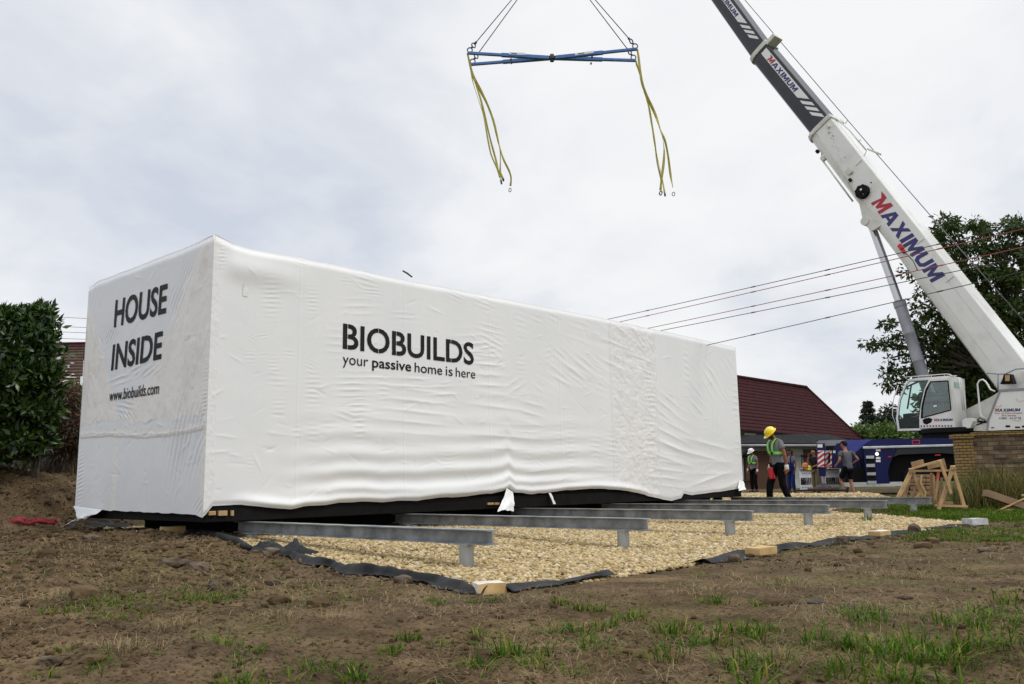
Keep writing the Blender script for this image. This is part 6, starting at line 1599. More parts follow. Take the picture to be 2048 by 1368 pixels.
# second and third telescopic sections and beyond
t2a = hgt((1620.6,265.6), (1661,228.6)); t2b = hgt((1511,129.5), (1540,86))
h2a, h2b = t2a[2]*.97, t2b[2]*.97
a2 = t2b[0]; c2a, c2b = t2a[1], t2b[1]
sec2 = MB().loft([bsec(.1, c2a, h2a, h2a*.8), bsec(a2, c2b, h2b, h2b*.8)]).build('boom_second_section', cr_g, crane, True, 28)
c2 = collar(a2, c2b, h2b, h2b*.8, .22, 1.12, 'boom_collar', cr_w2, crane)
mb = MB(); p = bpt(a2+.05, c2b+.5*h2b, -.2*h2b); q = bpt(a2+.15, c2b+.85*h2b, -.1*h2b); mb.box((p+q)/2+BUp*.05, (.20, h2b*.5, h2b*.6), np.stack([BA, BUp, SN], 1), bev=.02); mb.build('rope_guide', cr_w2, c2)
t3 = hgt((1417,3), (1472,-14)); h3a = h2b*.90; h3b = h3a*.96
dirs = (t3[1]-c2b)/(t3[0]-a2)
a3 = t3[0]-3.0; c3 = c2b+dirs*(a3-a2)
sec3 = MB().loft([bsec(a2, c2b, h3a, h3a*.8), bsec(a3, c3, h3b, h3b*.8)]).build('boom_third_section', cr_g, crane, True, 28)
c3o = collar(a3, c3, h3b, h3b*.8, .2, 1.1, 'boom_collar', cr_w2, crane)
# tip above the picture: plumb over the hook
hookpx = (1105, -108)
hook = bp(*hookpx)
v_ = hook-bpt(a3, c3); 
hx = lambda p: float(np.dot(p, SU))
atip = a3-(hx(bpt(a3, c3))-hx(hook))/(-(float(np.dot(BA+BUp*dirs, SU)))) if False else None
dvec = -(BA+BUp*dirs); tt_ = (hx(hook)-hx(bpt(a3, c3)))/hx(dvec); atip = a3-tt_; ctip = c3-dirs*tt_
sec4 = MB().loft([bsec(a3, c3, h3b*.9, h3b*.72), bsec(atip, ctip, h3b*.8, h3b*.64)]).build('boom_fourth_section', cr_g, crane, True, 28)
tip = bpt(atip, ctip)
mb = MB(); mb.lathe([(.35,-.22),(.35,.22)], tip-BUp*.15, SN, 20); mb.box(tip, (.7, .5, .5), np.stack([BA, BUp, SN], 1), bev=.03); mb.build('boom_head', cr_w2, crane, True, 40)
# printed band on the dark sections
def tband(aA, aB, cA, cB, hA, hB, pre, parent, txt=True):
    """white strip, firm name and three slashes on a section side; aA top end, aB lower end"""
    def P(u, v):
        a = aA+(aB-aA)*u; c = cA+(cB-cA)*u; h = hA+(hB-hA)*u
        return bpt(a, c+h*(-.12+.54*v)*.86+.03*h, -h*.8*.5-.006)
    L_ = abs(aB-aA)
    mb = MB(); mb.add([P(.0,.30), P(.62,.30), P(.72,.98), P(.0,.98)], [(0,1,2,3)])
    for k in range(3):
        u0 = .76+k*.075; mb.add([P(u0-.10,.30), P(u0-.055,.30), P(u0+.045,.98), P(u0,.98)], [(0,1,2,3)])
    mb.build('white_band', white_l, parent)
    def q(u, v):
        x = P(.10+.46*u, .36+.48*v); return x-SN*.005
    firm_name(q, parent)
tband(a2+.25, .05, c2b, c2a, h2b, h2a, 'x', sec2)
aM = bcoord(bp(1519,66))[0]; tband(aM-4.0, a2-.2, c3*.5+c2b*.5, c2b, h3b, h3a, 'x', sec3)
# big firm name on the base section
q0 = bcoord(bp(1765,405))[0]; q1 = bcoord(bp(1893,560))[0]
def big(u, v):
    a = q0+(q1-q0)*u; return bpt(a, base_c(a)+base_h(a)*(-.12+.41*v), -bw_(base_h(a))*.5-.008)
firm_name(big, boom)
# luffing cylinder with its bracket
e_top = bp(1742, 447); rodA = bp(1743, 455); rodB = bp(1798, 603); barB = bp(1849, 760)
mb = MB()
bk_ = [(1716,396),(1745,390),(1775,440),(1752,458),(1742,462),(1727,447)]
for off in (-.46, .34): mb.prism([bp(x, y, off) for x, y in bk_], SN*.12)
mb.prism([bp(x, y, -.34) for x, y in [(1716,396),(1745,392),(1760,420),(1735,440),(1726,432)]], SN*.68)
mb.lathe([(.16,-.5),(.16,.5)], e_top, SN, 16); mb.build('cylinder_bracket', cr_w2, boom)
mb = MB(); mb.tube([e_top, rodB], .145, 18); mb.build('cylinder_rod', chrome, crane, True, 40)
dl = (barB-rodB)/np.linalg.norm(barB-rodB)
mb = MB(); mb.lathe([(.16,-.02),(.225,0),(.225,.22),(.205,.24),(.205,1.25),(.212,1.26),(.212,1.30),(.205,1.31),(.205,2.3),(.212,2.31),(.212,2.35),(.205,2.36),(.205,3.6)], rodB, dl, 22); mb.build('cylinder_barrel', cr_gl, crane, True, 35)
mb = MB(); p0 = rodB+dl*1.6; mb.tube([p0+SU*.26, p0+dl*.5+SU*.30, p0+dl*1.0+SU*.27], .025, 6); mb.build('cylinder_hose', black, crane, True)
# cable drum, red lamp, rail, arm and mirror
c = bside(bcoord(bp(1747,383))[0], -.10)
mb = MB(); mb.lathe([(.02,-.20),(.10,-.20),(.12,-.16),(.25,-.15),(.27,-.10),(.24,-.07),(.24,-.03),(.27,.0)], c, SN, 24)
for k in range(8):
    a = k*math.pi/4; mb.box(c+(BA*math.cos(a)+BUp*math.sin(a))*.245-SN*.12, (.06, .06, .09), np.stack([BA, BUp, SN], 1), bev=.01)
dr = mb.build('cable_drum', black, crane, True, 35)
mb = MB(); mb.box(c+BUp*.04-BA*.04-SN*.20, (.07,.07,.02), np.stack([BA, BUp, SN], 1)); mb.lathe([(.012,-.165),(.012,-.15)], c+BA*.15, SN, 6); mb.build('drum_label', white_p, dr)
p = bp(1802, 494, -.5); mb = MB(); mb.box(p, (.24,.16,.16), np.stack([BA, BUp, SN], 1), bev=.03); mb.box(p+BA*.20-BUp*.02, (.16,.12,.12), np.stack([BA, BUp, SN], 1), bev=.02); mb.build('red_lamp', red, crane)
mb = MB(); mb.tube([p+BA*.3, p+BA*.7+BUp*.05, p+BA*1.1-BUp*.03], .012, 5); mb.build('lamp_cable', black, crane, True)
a0, a1 = bcoord(bp(1655,315))[0], bcoord(bp(1713,394))[0]
mb = MB(); mb.tube([bpt(a0, base_c(a0)-.56*base_h(a0), -.3), bpt(a1+.2, base_c(a1)-.56*base_h(a1), -.3)], .035, 8); mb.tube([bside(.2,-.16), bside(s2[0]+.2,-.34)], .014, 6); mb.build('under_rail', cr_w2, boom, True)
mb = MB(); p = bp(1644, 305, -.3); mb.tube([bp(1650,318,-.3), bp(1643,312,-.3), p], .03, 6); mb.box(bp(1646,318,-.3), (.22,.14,.14), np.stack([BA, BUp, SN], 1), bev=.02); mb.build('lamp_arm', cr_w2, boom); MB().box(bp(1635,303,-.3), (.16,.13,.14), np.stack([BA, BUp, SN], 1), bev=.03).build('flood_lamp', black, boom)
MB().box(bp(1700,360,-.52), (.14,.12,.06), np.stack([BA, BUp, SN], 1), bev=.01).build('sensor_box', black, boom)
mb = MB(); p, q = bp(1735,298,-.1), bp(1762,309,-.1); mb.bar(p, q, .08, .07, bev=.01); mb.tube([bp(1674,238,-.1), bp(1700,262,-.1), bp(1732,300,-.1)], .03, 6)
for x, y, x2, y2 in ((1690,248,1695,241),(1716,284,1722,279),(1733,301,1727,315)): mb.tube([bp(x,y,-.1), bp(x2,y2,-.1)], .018, 5)
mb.build('rope_rail', cr_w2, boom, True)
# hoist rope over the boom
mb = MB(); mb.tube([bpt(atip, ctip+.4), bp(1490,0,-.1), bp(1565,88,-.1), bp(1750,304,-.1), bp(1895,470,-.1), bp(2060,655,-.1)], .017, 6); mb.build('hoist_rope', wire_s, crane, True)
# small print on the housing and the door
def sq(x0, x1, y0, y1, sl): 
    a, b, c = sp(x0, y0, -.036), sp(x1, y0+sl, -.036), sp(x0, y1, -.036)
    return lambda u, v: c+(b-a)*u+(a-c)*v
def sq2(x0, x1, y0, y1, sl):
    a, b, c = sp(x0, y0, -.006), sp(x1, y0+sl, -.006), sp(x0, y1, -.006)
    return lambda u, v: c+(b-a)*u+(a-c)*v
firm_name(sq(1868,1905,837.5,842.5,-.6), dobj)
firm_name(sq2(1990,2040,817.5,823.5,-.9), hs)
place_text('Kran- und Schwerlastlogistik', sq2(1990,2045,825,828.5,-.6), grey_l, hs, .01)
place_text('24 h Service', sq2(2003,2032,829,833,-.4), red_l, hs, .01)
place_text('01805 - 44 47 50', sq2(1998,2042,834.5,838.5,-.5), grey_l, hs, .02)
# ------------------------------------------------------------------ spreader hanging from the hook
DS = depth(hook); print('hook depth', DS, 'tip', tip, 'hook', hook)
hs_pl = FH
def hp(px, py, dd=0.0): return onpl(px, py, hook+FH*dd, FH)
spd = thing('spreader_frame', 'blue crossed lifting spreader hanging from the crane by steel ropes', 'spreader', hp(1104,115))
E1 = [hp(935,106,-.62), hp(1271.5,121,.62)]; E2 = [hp(941,129,.62), hp(1275,98,-.62)]
cen = hp(1104,116)
for a, b in (E1, E2):
    for e, s_ in ((a, 0), (b, 1)):
        d_ = (e-cen)/np.linalg.norm(e-cen); L_ = np.linalg.norm(e-cen)
        mb = MB(); mb.bar(cen+d_*.18, cen+d_*L_*.60, .19, .20, bev=.015); mb.build('inner_beam', blue_s, spd)
        mb = MB(); mb.bar(cen+d_*L_*.60, e, .145, .15, bev=.012); mb.build('outer_beam', blue_s, spd)
mb = MB(); mb.box(cen, (.34,.34,.24), bev=.03); mb.lathe([(.12,-.2),(.12,.2)], cen, n=12); mb.build('centre_joint', shackle, spd)
for a, b, nm in ((hp(1018,107.5,-.45), hp(1050,108.8,-.42),'p'), (hp(1150,109.5,-.4), hp(1187,104.5,-.5),'q')):
    mb = MB(); mb.bar(a-FH*.06, b-FH*.06, .012, .12); mb.build('name_plate', white_l, spd)
    m0, m1 = a*.85+b*.15, a*.5+b*.5; mb = MB(); mb.bar(m0-FH*.07, m1-FH*.07, .012, .05); mb.build('plate_print', grey_l, spd)
mb = MB()
for px, py in ((1023,126),(1022,119),(1184,114),(1182,127)):
    p = hp(px, py); mb.lathe([(.05,-.06),(.05,.06)], p, FH, 8)
mb.build('lug', shackle, spd)
def ring(mb, c, r_, t_, nrm, n=14):
    nrm = np.array(nrm, float); a = np.cross(nrm, (0,0,1.0)); a /= np.linalg.norm(a); b = np.cross(nrm, a)
    th = np.linspace(0, 2*math.pi, n); mb.tube([np.array(c)+r_*(math.cos(q)*a+math.sin(q)*b) for q in th], t_, 6, cap=False)
for e, px in ((E1[0], 0), (E2[0], 1), (E1[1], 2), (E2[1], 3)):
    d_ = (hook-e); l = np.linalg.norm(d_); d_ /= l
    mb = MB(); ring(mb, e+d_*.22, .14, .035, FH); mb.lathe([(.06,0),(.06,.10)], e+d_*.36, d_, 8); ring(mb, e+d_*.58, .13, .035, SU); mb.lathe([(.07,0),(.07,.14)], e+d_*.70, d_, 8); mb.build('shackle', shackle, spd, True, 40)
    mb = MB(); mb.tube([e+d_*.8, hook+np.array([0,0,-.3])], .026, 6); mb.build('steel_rope', wire_s, spd, True)
hk = thing('hook_block', 'hook block of the crane above the spreader', 'hook', hook)
mb = MB(); mb.lathe([(.05,-.3),(.28,-.2),(.32,.2),(.15,.8)], hook+np.array([0,0,.3]), n=16); mb.tube([hook+np.array([0,0,.9]), tip-np.array([0,0,.3])], .03, 6); ring(mb, hook+np.array([0,0,-.2]), .22, .06, SU); mb.build('hook_body', cr_w2, hk, True, 40)
# yellow slings: traced centre lines (px, py), plus width factor
SL = [('yellow webbing sling, leftmost of the bundle under the left spreader end', E2[0], [(941,131),(944,160),(955,195),(968,232),(975,275),(982,310),(995,338),(1000,355)], .10, (1002,362), .8),
      ('yellow webbing sling, second from left under the left spreader end', E2[0], [(939,133),(950,165),(962,200),(972,240),(981,280),(992,320),(997,345),(1003,366)], .12, (1003,366), 0),
      ('yellow webbing sling ending in a brown hook at the left bundle', E1[0], [(936,110),(944,148),(957,178),(973,205),(987,240),(996,280),(1001,300),(1001,330),(1000,345),(1007,360)], .13, (1008,361), 0),
      ('longest yellow webbing sling of the left bundle with a loose ring', E1[0], [(936,112),(946,150),(962,180),(980,220),(991,255),(998,290),(1006,318),(1018,340),(1023,355),(1021,372)], .12, (1020,380), 1),
      ('yellow webbing sling, leftmost at the foot of the right bundle', E1[1], [(1272,124),(1284,160),(1292,185),(1297,215),(1304,250),(1309,280),(1314,325),(1323,360),(1322,383)], .10, (1321,387), 1),
      ('yellow webbing sling crossing to the end without a ring in the right bundle', E1[1], [(1271,126),(1283,158),(1290,184),(1301,225),(1307,270),(1312,305),(1322,345),(1330,390)], .10, (1330,392), 0),
      ('broad yellow webbing sling in the middle of the right bundle', E2[1], [(1275,100),(1279,130),(1283,165),(1293,190),(1305,215),(1315,240),(1324,270),(1329,300),(1327,330),(1323,360),(1321,380)], .15, (1322,385), 1),
      ('longest yellow webbing sling of the right bundle with a loose ring', E2[1], [(1276,102),(1281,150),(1289,185),(1301,210),(1312,238),(1322,262),(1330,280),(1336,310),(1341,350),(1346,375)], .13, (1347,388), 1)]
for k, (lab, e, pts, w, endp, rg) in enumerate(SL):
    dd = float(np.dot(e-hook, FH)); n_ = len(pts)
    C_ = np.array([hp(x, y, dd*(1-i/(n_-1))+(k % 4)*.03) for i, (x, y) in enumerate(pts)])
    s = np.linspace(0, n_-1, 46); C_ = np.stack([np.interp(s, np.arange(n_), C_[:, q]) for q in range(3)], 1)
    for _ in range(4): C_[1:-1] = (C_[:-2]+2*C_[1:-1]+C_[2:])/4
    C_[0] = e
    sl = thing('lifting_sling', lab, 'lifting sling', C_[0], 0, 'yellow slings hanging from the spreader')
    ang = 1.1*np.sin(np.linspace(0, 6+k*.7, 46)+k*1.3)+.2
    nr = RH[None]*np.cos(ang)[:, None]+FH[None]*np.sin(ang)[:, None]
    mb = MB(); strip(C_, w*.95, nr, mb); o = mb.build('webbing', web_y, sl, True); o.modifiers.new('s', 'SOLIDIFY').thickness = .015
    if rg:
        mb = MB(); ring(mb, hp(*endp), .085 if rg == 1 else .06, .02, FH+RH*.8); mb.build('end_ring', shackle, sl, True)
    else:
        mb = MB(); mb.box(C_[-1], (.10,.07,.16), bev=.02); mb.build('end_hook', shackle, sl)
# ------------------------------------------------------------------ people
def skin_arrays(V, E, Rr, sub=1):
    me = bpy.data.meshes.new('s'); me.from_pydata([tuple(map(float, v)) for v in V], E, [])
    o = bpy.data.objects.new('s', me); COL.objects.link(o)
    o.modifiers.new('k', 'SKIN'); 
    for i, r_ in enumerate(Rr): me.skin_vertices[0].data[i].radius = (r_, r_) if np.isscalar(r_) else r_; me.skin_vertices[0].data[i].use_root = (i == 0)
    sd_ = o.modifiers.new('u', 'SUBSURF'); sd_.levels = sub; sd_.render_levels = sub
    bpy.context.view_layer.update(); dg = bpy.context.evaluated_depsgraph_get(); m2_ = bpy.data.meshes.new_from_object(o.evaluated_get(dg))
    VV = [tuple(v.co) for v in m2_.vertices]; FF = [tuple(p.vertices) for p in m2_.polygons]
    bpy.data.objects.remove(o); bpy.data.meshes.remove(me); bpy.data.meshes.remove(m2_); return VV, FF
def chain(nodes, links, radii, sub=1):
    names = list(nodes); ix = {k: i for i, k in enumerate(names)}
    return skin_arrays([nodes[k] for k in names], [(ix[a], ix[b]) for a, b in links], [radii[k] for k in names], sub)
def person(label, pos, face, J, wear, group=None, scale=1.0, seated=False):
    """J: joints in metres, x = forward, y = left, z = up, for a 1.78 m figure. face = world direction of the chest"""
    rz = math.atan2(face[1], face[0])
    root = thing('person', label, 'person', pos, rz, group, local=True); root.scale = (scale,)*3
    D = {k: np.array(v, float) for k, v in J.items()}
    hd = D['head']-D['neck']; hd /= np.linalg.norm(hd); fw_ = np.array(J.get('look', (1, 0, 0)), float); fw_ -= hd*np.dot(fw_, hd); fw_ /= np.linalg.norm(fw_); lf = np.cross(hd, fw_)
    def HD(f, l, u): return D['head']+fw_*f+lf*l+hd*u       # head centre = between the ears
    # --- body: torso, limbs, neck, head in one skin
    nd = {'pelvis': D['pelvis'], 'belly': D['pelvis']*.55+D['chest']*.45, 'chest': D['chest'], 'neck': D['neck'], 'jaw': HD(.015, 0, -.075), 'mid': HD(.008, 0, .0), 'top': HD(-.008, 0, .075)}
    lk = [('pelvis','belly'),('belly','chest'),('chest','neck'),('neck','jaw'),('jaw','mid'),('mid','top')]
    rd = {'pelvis': (.095,.075), 'belly': (.09,.07), 'chest': (.11,.08), 'neck': .054, 'jaw': .062, 'mid': (.078,.092), 'top': (.062,.072)}
    for s in 'lr':
        for a, b, r_ in (('sh','chest',.040),('el','sh',.040),('wr','el',.028),('hip','pelvis',.09),('kn','hip',.056),('an','kn',.038)):
            nd[a+s] = D[a+s]; lk.append((b if b in ('chest','pelvis') else b+s, a+s)); rd[a+s] = r_
        nd['cf'+s] = (D['kn'+s]*.68+D['an'+s]*.32); lk.remove(('kn'+s, 'an'+s)); lk += [('kn'+s,'cf'+s),('cf'+s,'an'+s)]; rd['cf'+s] = .058
    mb = MB(); mb.add(*chain(nd, lk, rd))
    # face: nose, brow, ears
    for f_, l_, u_, a, b, c in ((.098,0,-.018,.018,.014,.026),(.088,.032,.012,.014,.018,.010),(.088,-.032,.012,.014,.018,.010),(.0,.082,-.01,.020,.012,.032),(.0,-.082,-.01,.020,.012,.032),(.070,0,-.088,.026,.030,.022),(.088,0,-.058,.012,.026,.008)):
        cc = HD(f_, l_, u_); mb.add([cc+fw_*v[0]*a+lf*v[1]*b+hd*v[2]*c for v in ICO_V], [tuple(q) for q in ICO_F])
    hands_bare = wear.get('gloves') is None
    def hand(s, mb_, grow=1.0):
        w = D['wr'+s]; d = w-D['el'+s]; d /= np.linalg.norm(d); d = D.get('hd'+s, d); d = d/np.linalg.norm(d)
        side = np.cross(d, np.array([0, 1.0, 0])); side /= np.linalg.norm(side)+1e-9
        if side[0] < 0: side = -side                    # towards the thumb (forward)
        nrm = np.cross(d, side); palm = w+d*.075; inw = -nrm*(1 if s == 'l' else -1)*np.sign(np.dot(nrm, (0,1,0)) or 1)
        V, F = skin_arrays([w-d*.01, w+d*.03, palm], [(0,1),(1,2)], [(.028*grow,.024*grow),(.036*grow,.020*grow),(.040*grow,.018*grow)]); mb_.add(V, F)
        for k, (o_, ln) in enumerate(((.030,.070),(.011,.080),(-.010,.074),(-.030,.058))):
            b0_ = palm+side*o_-d*.01; c1_ = b0_+d*ln*.45+inw*.008; c2_ = c1_+d*ln*.33+inw*.022; c3_ = c2_+d*ln*.16+inw*.026
            mb_.add(*skin_arrays([b0_, c1_, c2_, c3_], [(0,1),(1,2),(2,3)], [.0105*grow,.0095*grow,.0085*grow,.007*grow]))
        b0_ = w+d*.03+side*.030; mb_.add(*skin_arrays([b0_, b0_+side*.028+d*.03+inw*.008, b0_+side*.034+d*.058+inw*.018], [(0,1),(1,2)], [.013*grow,.011*grow,.008*grow]))
    if hands_bare:
        for s in 'lr': hand(s, mb)
    mb.build('body', wear.get('skin', skin), root, True)
    # eyes
    eb = MB()
    for l_ in (.032, -.032):
        cc = HD(.092, l_, .0); eb.add([cc+v*.010 for v in ICO_V], [tuple(q) for q in ICO_F])
    eb.build('eyes', black, root, True)
    if wear.get('gloves'):
        for s in 'lr':
            g = MB(); hand(s, g, 1.25); go = g.build('glove', glove_o, root, True)
            w = D['wr'+s]; d = w-D['el'+s]; d /= np.linalg.norm(d)
            MB().lathe([(.040,-.05),(.044,-.02),(.046,.03),(.038,.06)], w, d, 12).build('cuff', glove_w, go, True)
    # --- shirt
    nd = {'hem': D['pelvis']*1.24-D['chest']*.24, 'pelvis': D['pelvis']*.95+D['chest']*.05, 'belly': D['pelvis']*.5+D['chest']*.5, 'chest': D['chest'], 'coll': D['chest']*.35+D['neck']*.65}
    lk = [('hem','pelvis'),('pelvis','belly'),('belly','chest'),('chest','coll')]; rd = {'hem': (.176,.146), 'pelvis': (.158,.128), 'belly': (.148,.118), 'chest': (.158,.126), 'coll': (.085,.078)}
    for s in 'lr':
        nd['sh'+s] = D['sh'+s]; nd['slv'+s] = D['sh'+s]*.42+D['el'+s]*.58; lk += [('chest','sh'+s),('sh'+s,'slv'+s)]; rd['sh'+s] = .070; rd['slv'+s] = .064
    mb = MB(); V, F = chain(nd, lk, rd, 2)
    V = np.array(V); V += .010*np.stack([vn(V[:, 0]*14, V[:, 2]*11, 3), vn(V[:, 1]*14, V[:, 2]*12, 4), 0*V[:, 0]], 1)
    mb.add(V, F); mb.build('shirt', wear['shirt'], root, True)
    # --- trousers
    nd = {'pelvis': D['pelvis']+np.array([0,0,.0])}; lk = []; rd = {'pelvis': (.132,.106)}; end = wear.get('legs', 1.0)
    for s in 'lr':
        nd['hip'+s] = D['hip'+s]; nd['kn'+s] = D['kn'+s] if end > .6 else D['hip'+s]*.15+D['kn'+s]*.85
        lk += [('pelvis','hip'+s),('hip'+s,'kn'+s)]; rd['hip'+s] = .100; rd['kn'+s] = .080 if end > .6 else .098
        if end > .6: nd['an'+s] = D['an'+s]*.97+D['kn'+s]*.03; lk.append(('kn'+s,'an'+s)); rd['an'+s] = .068
    V, F = chain(nd, lk, rd, 2); V = np.array(V); V += .010*np.stack([vn(V[:, 2]*13, V[:, 1]*9, 3), vn(V[:, 2]*12, V[:, 0]*9, 4), 0*V[:, 0]], 1)
    mb = MB(); mb.add(V, F); mb.build('shorts' if end < .6 else 'trousers', wear['legs_m'], root, True)
    if wear.get('bib'):
        mb = MB(); ch, pe = D['chest'], D['pelvis']
        rings = []
        for t_, rx, ry in ((0,.166,.134),(.25,.162,.130),(.5,.160,.128),(.72,.165,.132)):
            c = pe*(1-t_)+ch*t_; span = math.pi*2 if t_ < .45 else math.pi*1.05
            rings.append([c+np.array([ry*math.cos(a), rx*math.sin(a), 0]) for a in np.linspace(-span/2, span/2, 25)])
        mb.loft(rings, cap=False, close=False)
        for y in (.09, -.09):
            P = [pe*.28+ch*.72+np.array([.125, y*1.2, 0]), ch+np.array([.115, y*1.1, .10]), ch*.35+D['neck']*.65+np.array([.01, y, .04]), ch+np.array([-.12, y, .04]), pe*.5+ch*.5+np.array([-.128, y*.4, 0])]
            strip(np.array(P), .05, (0, 1.0, 0), mb)
        o = mb.build('bib_overalls', wear['legs_m'], root, True); o.modifiers.new('s', 'SOLIDIFY').thickness = .012
    if wear.get('harness'):
        mb = MB(); ch, pe = D['chest'], D['pelvis']; c = ch*.62+pe*.38
        strip(np.array([c+np.array([.146*math.cos(a), .176*math.sin(a), 0]) for a in np.linspace(0, 2*math.pi, 40)]), .065, (0, 0, 1.0), mb)
        for y in (.095, -.095):
            P = np.array([c+np.array([.142, y*.75, 0]), ch+np.array([.150, y*.9, .0]), ch+np.array([.130, y, .10]), ch*.3+D['neck']*.7+np.array([.03, y*.95, .05]), ch*.3+D['neck']*.7+np.array([-.06, y*.95, .035]), ch+np.array([-.145, y*.8, .05]), c+np.array([-.148, y*.5, 0])])
            s_ = np.linspace(0, len(P)-1, 30); Q = np.stack([np.interp(s_, np.arange(len(P)), P[:, k]) for k in range(3)], 1)
            for _ in range(2): Q[1:-1] = (Q[:-2]+2*Q[1:-1]+Q[2:])/4
            strip(Q, .06, (0, 1.0, 0), mb)
        o = mb.build('hivis_harness', hivis, root, True); o.modifiers.new('s', 'SOLIDIFY').thickness = .010
        MB().box(c+np.array([.155, .06, 0]), (.03, .05, .06), bev=.006).build('buckle', black, o)
    if wear.get('shoes') is not None:
        for s in 'lr':
            a = D['an'+s]; k = D['kn'+s]-a; k /= np.linalg.norm(k); f_ = np.array(J.get('toe'+s, (1, 0, 0)), float); f_ -= 0*k; f_ /= np.linalg.norm(f_)
            up_ = np.cross(f_, np.cross(k, f_)); up_ /= np.linalg.norm(up_)+1e-9
            mb = MB(); rings = []
            for t_, w, h in ((-.075,.026,.05),(-.06,.038,.085),(-.02,.042,.105),(.05,.044,.085),(.12,.048,.062),(.17,.042,.05),(.195,.02,.03)):
                c = a+f_*t_-up_*.07; sd_ = np.cross(up_, f_)
                rings.append([c+sd_*w*math.cos(q)+up_*(h/2+h/2*math.sin(q)) for q in np.linspace(0, 2*math.pi, 13)[:-1]])
            mb.loft(rings); mb.build('shoe', wear['shoes'], root, True)
    if wear.get('hair') is not None:
        V = []; F = []
        mb = MB(); rings = []
        for u_, r_, f_ in ((-.055,.060,-.045),(-.02,.080,-.030),(.03,.088,-.016),(.07,.082,-.008),(.10,.058,-.006),(.115,.02,-.006)):
            rings.append([HD(f_+r_*1.08*math.cos(q)*(1 if math.cos(q) < 0 or u_ > .04 else .42), r_*math.sin(q), u_) for q in np.linspace(0, 2*math.pi, 17)[:-1]])
        mb.loft(rings); mb.build('hair', wear['hair'], root, True)
    if wear.get('helmet') is not None:
        mb = MB(); rings = []
        for u_, r_ in ((.010,.128),(.016,.130),(.022,.116),(.055,.112),(.095,.098),(.125,.070),(.143,.034),(.147,.004)):
            rings.append([HD(-.004+r_*1.16*math.cos(q)+(.045 if (u_ < .02 and math.cos(q) > 0) else 0)*max(0, math.cos(q))-u_*.03, r_*math.sin(q), u_-.02*math.cos(q)*(u_ < .03)) for q in np.linspace(0, 2*math.pi, 25)[:-1]])
        mb.loft(rings); mb.build('helmet', wear['helmet'], root, True, 50)
    if wear.get('beard') is not None:
        mb = MB(); 
        for f_, l_, u_, a in ((.066,0,-.092,.030),(.05,.045,-.07,.026),(.05,-.045,-.07,.026),(.08,0,-.07,.02)):
            cc = HD(f_, l_, u_); mb.add([cc+v*a for v in ICO_V], [tuple(q) for q in ICO_F])
        mb.build('beard', wear['beard'], root, True)
    return root
def base_pose(**k):
    J = dict(pelvis=(0,0,.94), chest=(.02,0,1.30), neck=(.02,0,1.50), head=(.05,0,1.63), shl=(.0,.17,1.40), shr=(.0,-.17,1.40), ell=(-.02,.23,1.12), elr=(-.02,-.23,1.12),
             wrl=(.06,.24,.87), wrr=(.06,-.24,.87), hipl=(0,.09,.88), hipr=(0,-.09,.88), knl=(.03,.10,.49), knr=(.03,-.10,.49), anl=(0,.11,.08), anr=(0,-.11,.08))
    J.update(k); return J
left = -RH
def feet(px, d, z): 
    p = atd(px, 960, d); p[2] = z; return p
def gz(px, d): 
    p = atd(px, 960, d); return float(g_base(p[0], p[1]))
GP = 'people on the building site'
# man in the yellow helmet, walking left and looking down
z = gz(1556, 20.2); sc_ = ((float(onpl(1545,853,atd(1555,960,20.2),FH)[2]))-z)/1.735
person('man in yellow hard hat, grey shirt and green harness walking with bowed head', feet(1558, 20.2, z), left*.97-FH*.25,
       base_pose(chest=(.03,0,1.29), neck=(.06,0,1.48), head=(.13,0,1.585), look=(.80,.05,-.60), shl=(.02,.175,1.39), shr=(.02,-.175,1.39), ell=(-.03,.25,1.11), wrl=(-.05,.25,.86), elr=(.0,-.23,1.11), wrr=(.06,-.22,.88),
                 knl=(-.02,.10,.48), anl=(-.20,.10,.10), knr=(.17,-.10,.50), anr=(.20,-.10,.08), toel=(.95,0,-.2)),
       dict(shirt=tee, legs_m=trous, shoes=boot_m, helmet=helm_y, gloves=True, harness=True, skin=skin_d, hair=hair_m, beard=hair_m), GP, sc_)
# red cloth in his pocket
pk = feet(1544, 20.1, 0); c0 = onpl(1541, 935, pk, FH); c1 = onpl(1546, 958, pk, FH)
rag = thing('red_rag', 'red cloth hanging from the trouser pocket of the man in yellow hard hat', 'cloth', c1)
mb = MB(); mb.grid([[c0*(1-v)+c1*v+RH*(.10*(u-.5)*(1+.5*v))+FH*(.03*math.sin(u*7+v*3)) for u in np.linspace(0,1,7)] for v in np.linspace(0,1,8)]); o = mb.build('rag_cloth', red, rag, True); o.modifiers.new('s','SOLIDIFY').thickness = .01
d = 35.0; z = gz(1506, d)
person('man in white hard hat with green harness standing by the brown barn door', feet(1508, d, z), left*.9-FH*.5,
       base_pose(head=(.07,0,1.62), look=(.97,0,-.1), wrr=(.10,-.20,.90), wrl=(.04,.25,.86)), dict(shirt=tee, legs_m=trous, shoes=boot_m, helmet=helm_w, gloves=True, harness=True, skin=skin_d, hair=hair_m), GP, 1.70/1.70)
d = 33.5; z = gz(1582, d)
person('man in blue bib overalls standing behind the man in yellow hard hat', feet(1583, d, z), left*.8-FH*.6, base_pose(look=(1,.1,-.05)), dict(shirt=tee, legs_m=over, shoes=boot_m, bib=True, skin=skin_d, hair=hair_m), GP, .96)
d = 32.0; z = gz(1630, d)
person('man in dark shirt and khaki trousers with a hand raised to his face', feet(1632, d, z), left*.9-FH*.45,
       base_pose(look=(1,-.1,0), elr=(.20,-.20,1.16), wrr=(.21,-.10,1.46), ell=(.06,.22,1.12), wrl=(.28,.12,1.04), hdr=(.0,.2,1)), dict(shirt=tee_k, legs_m=khaki, shoes=dgrey, skin=skin, hair=None), GP, .93)
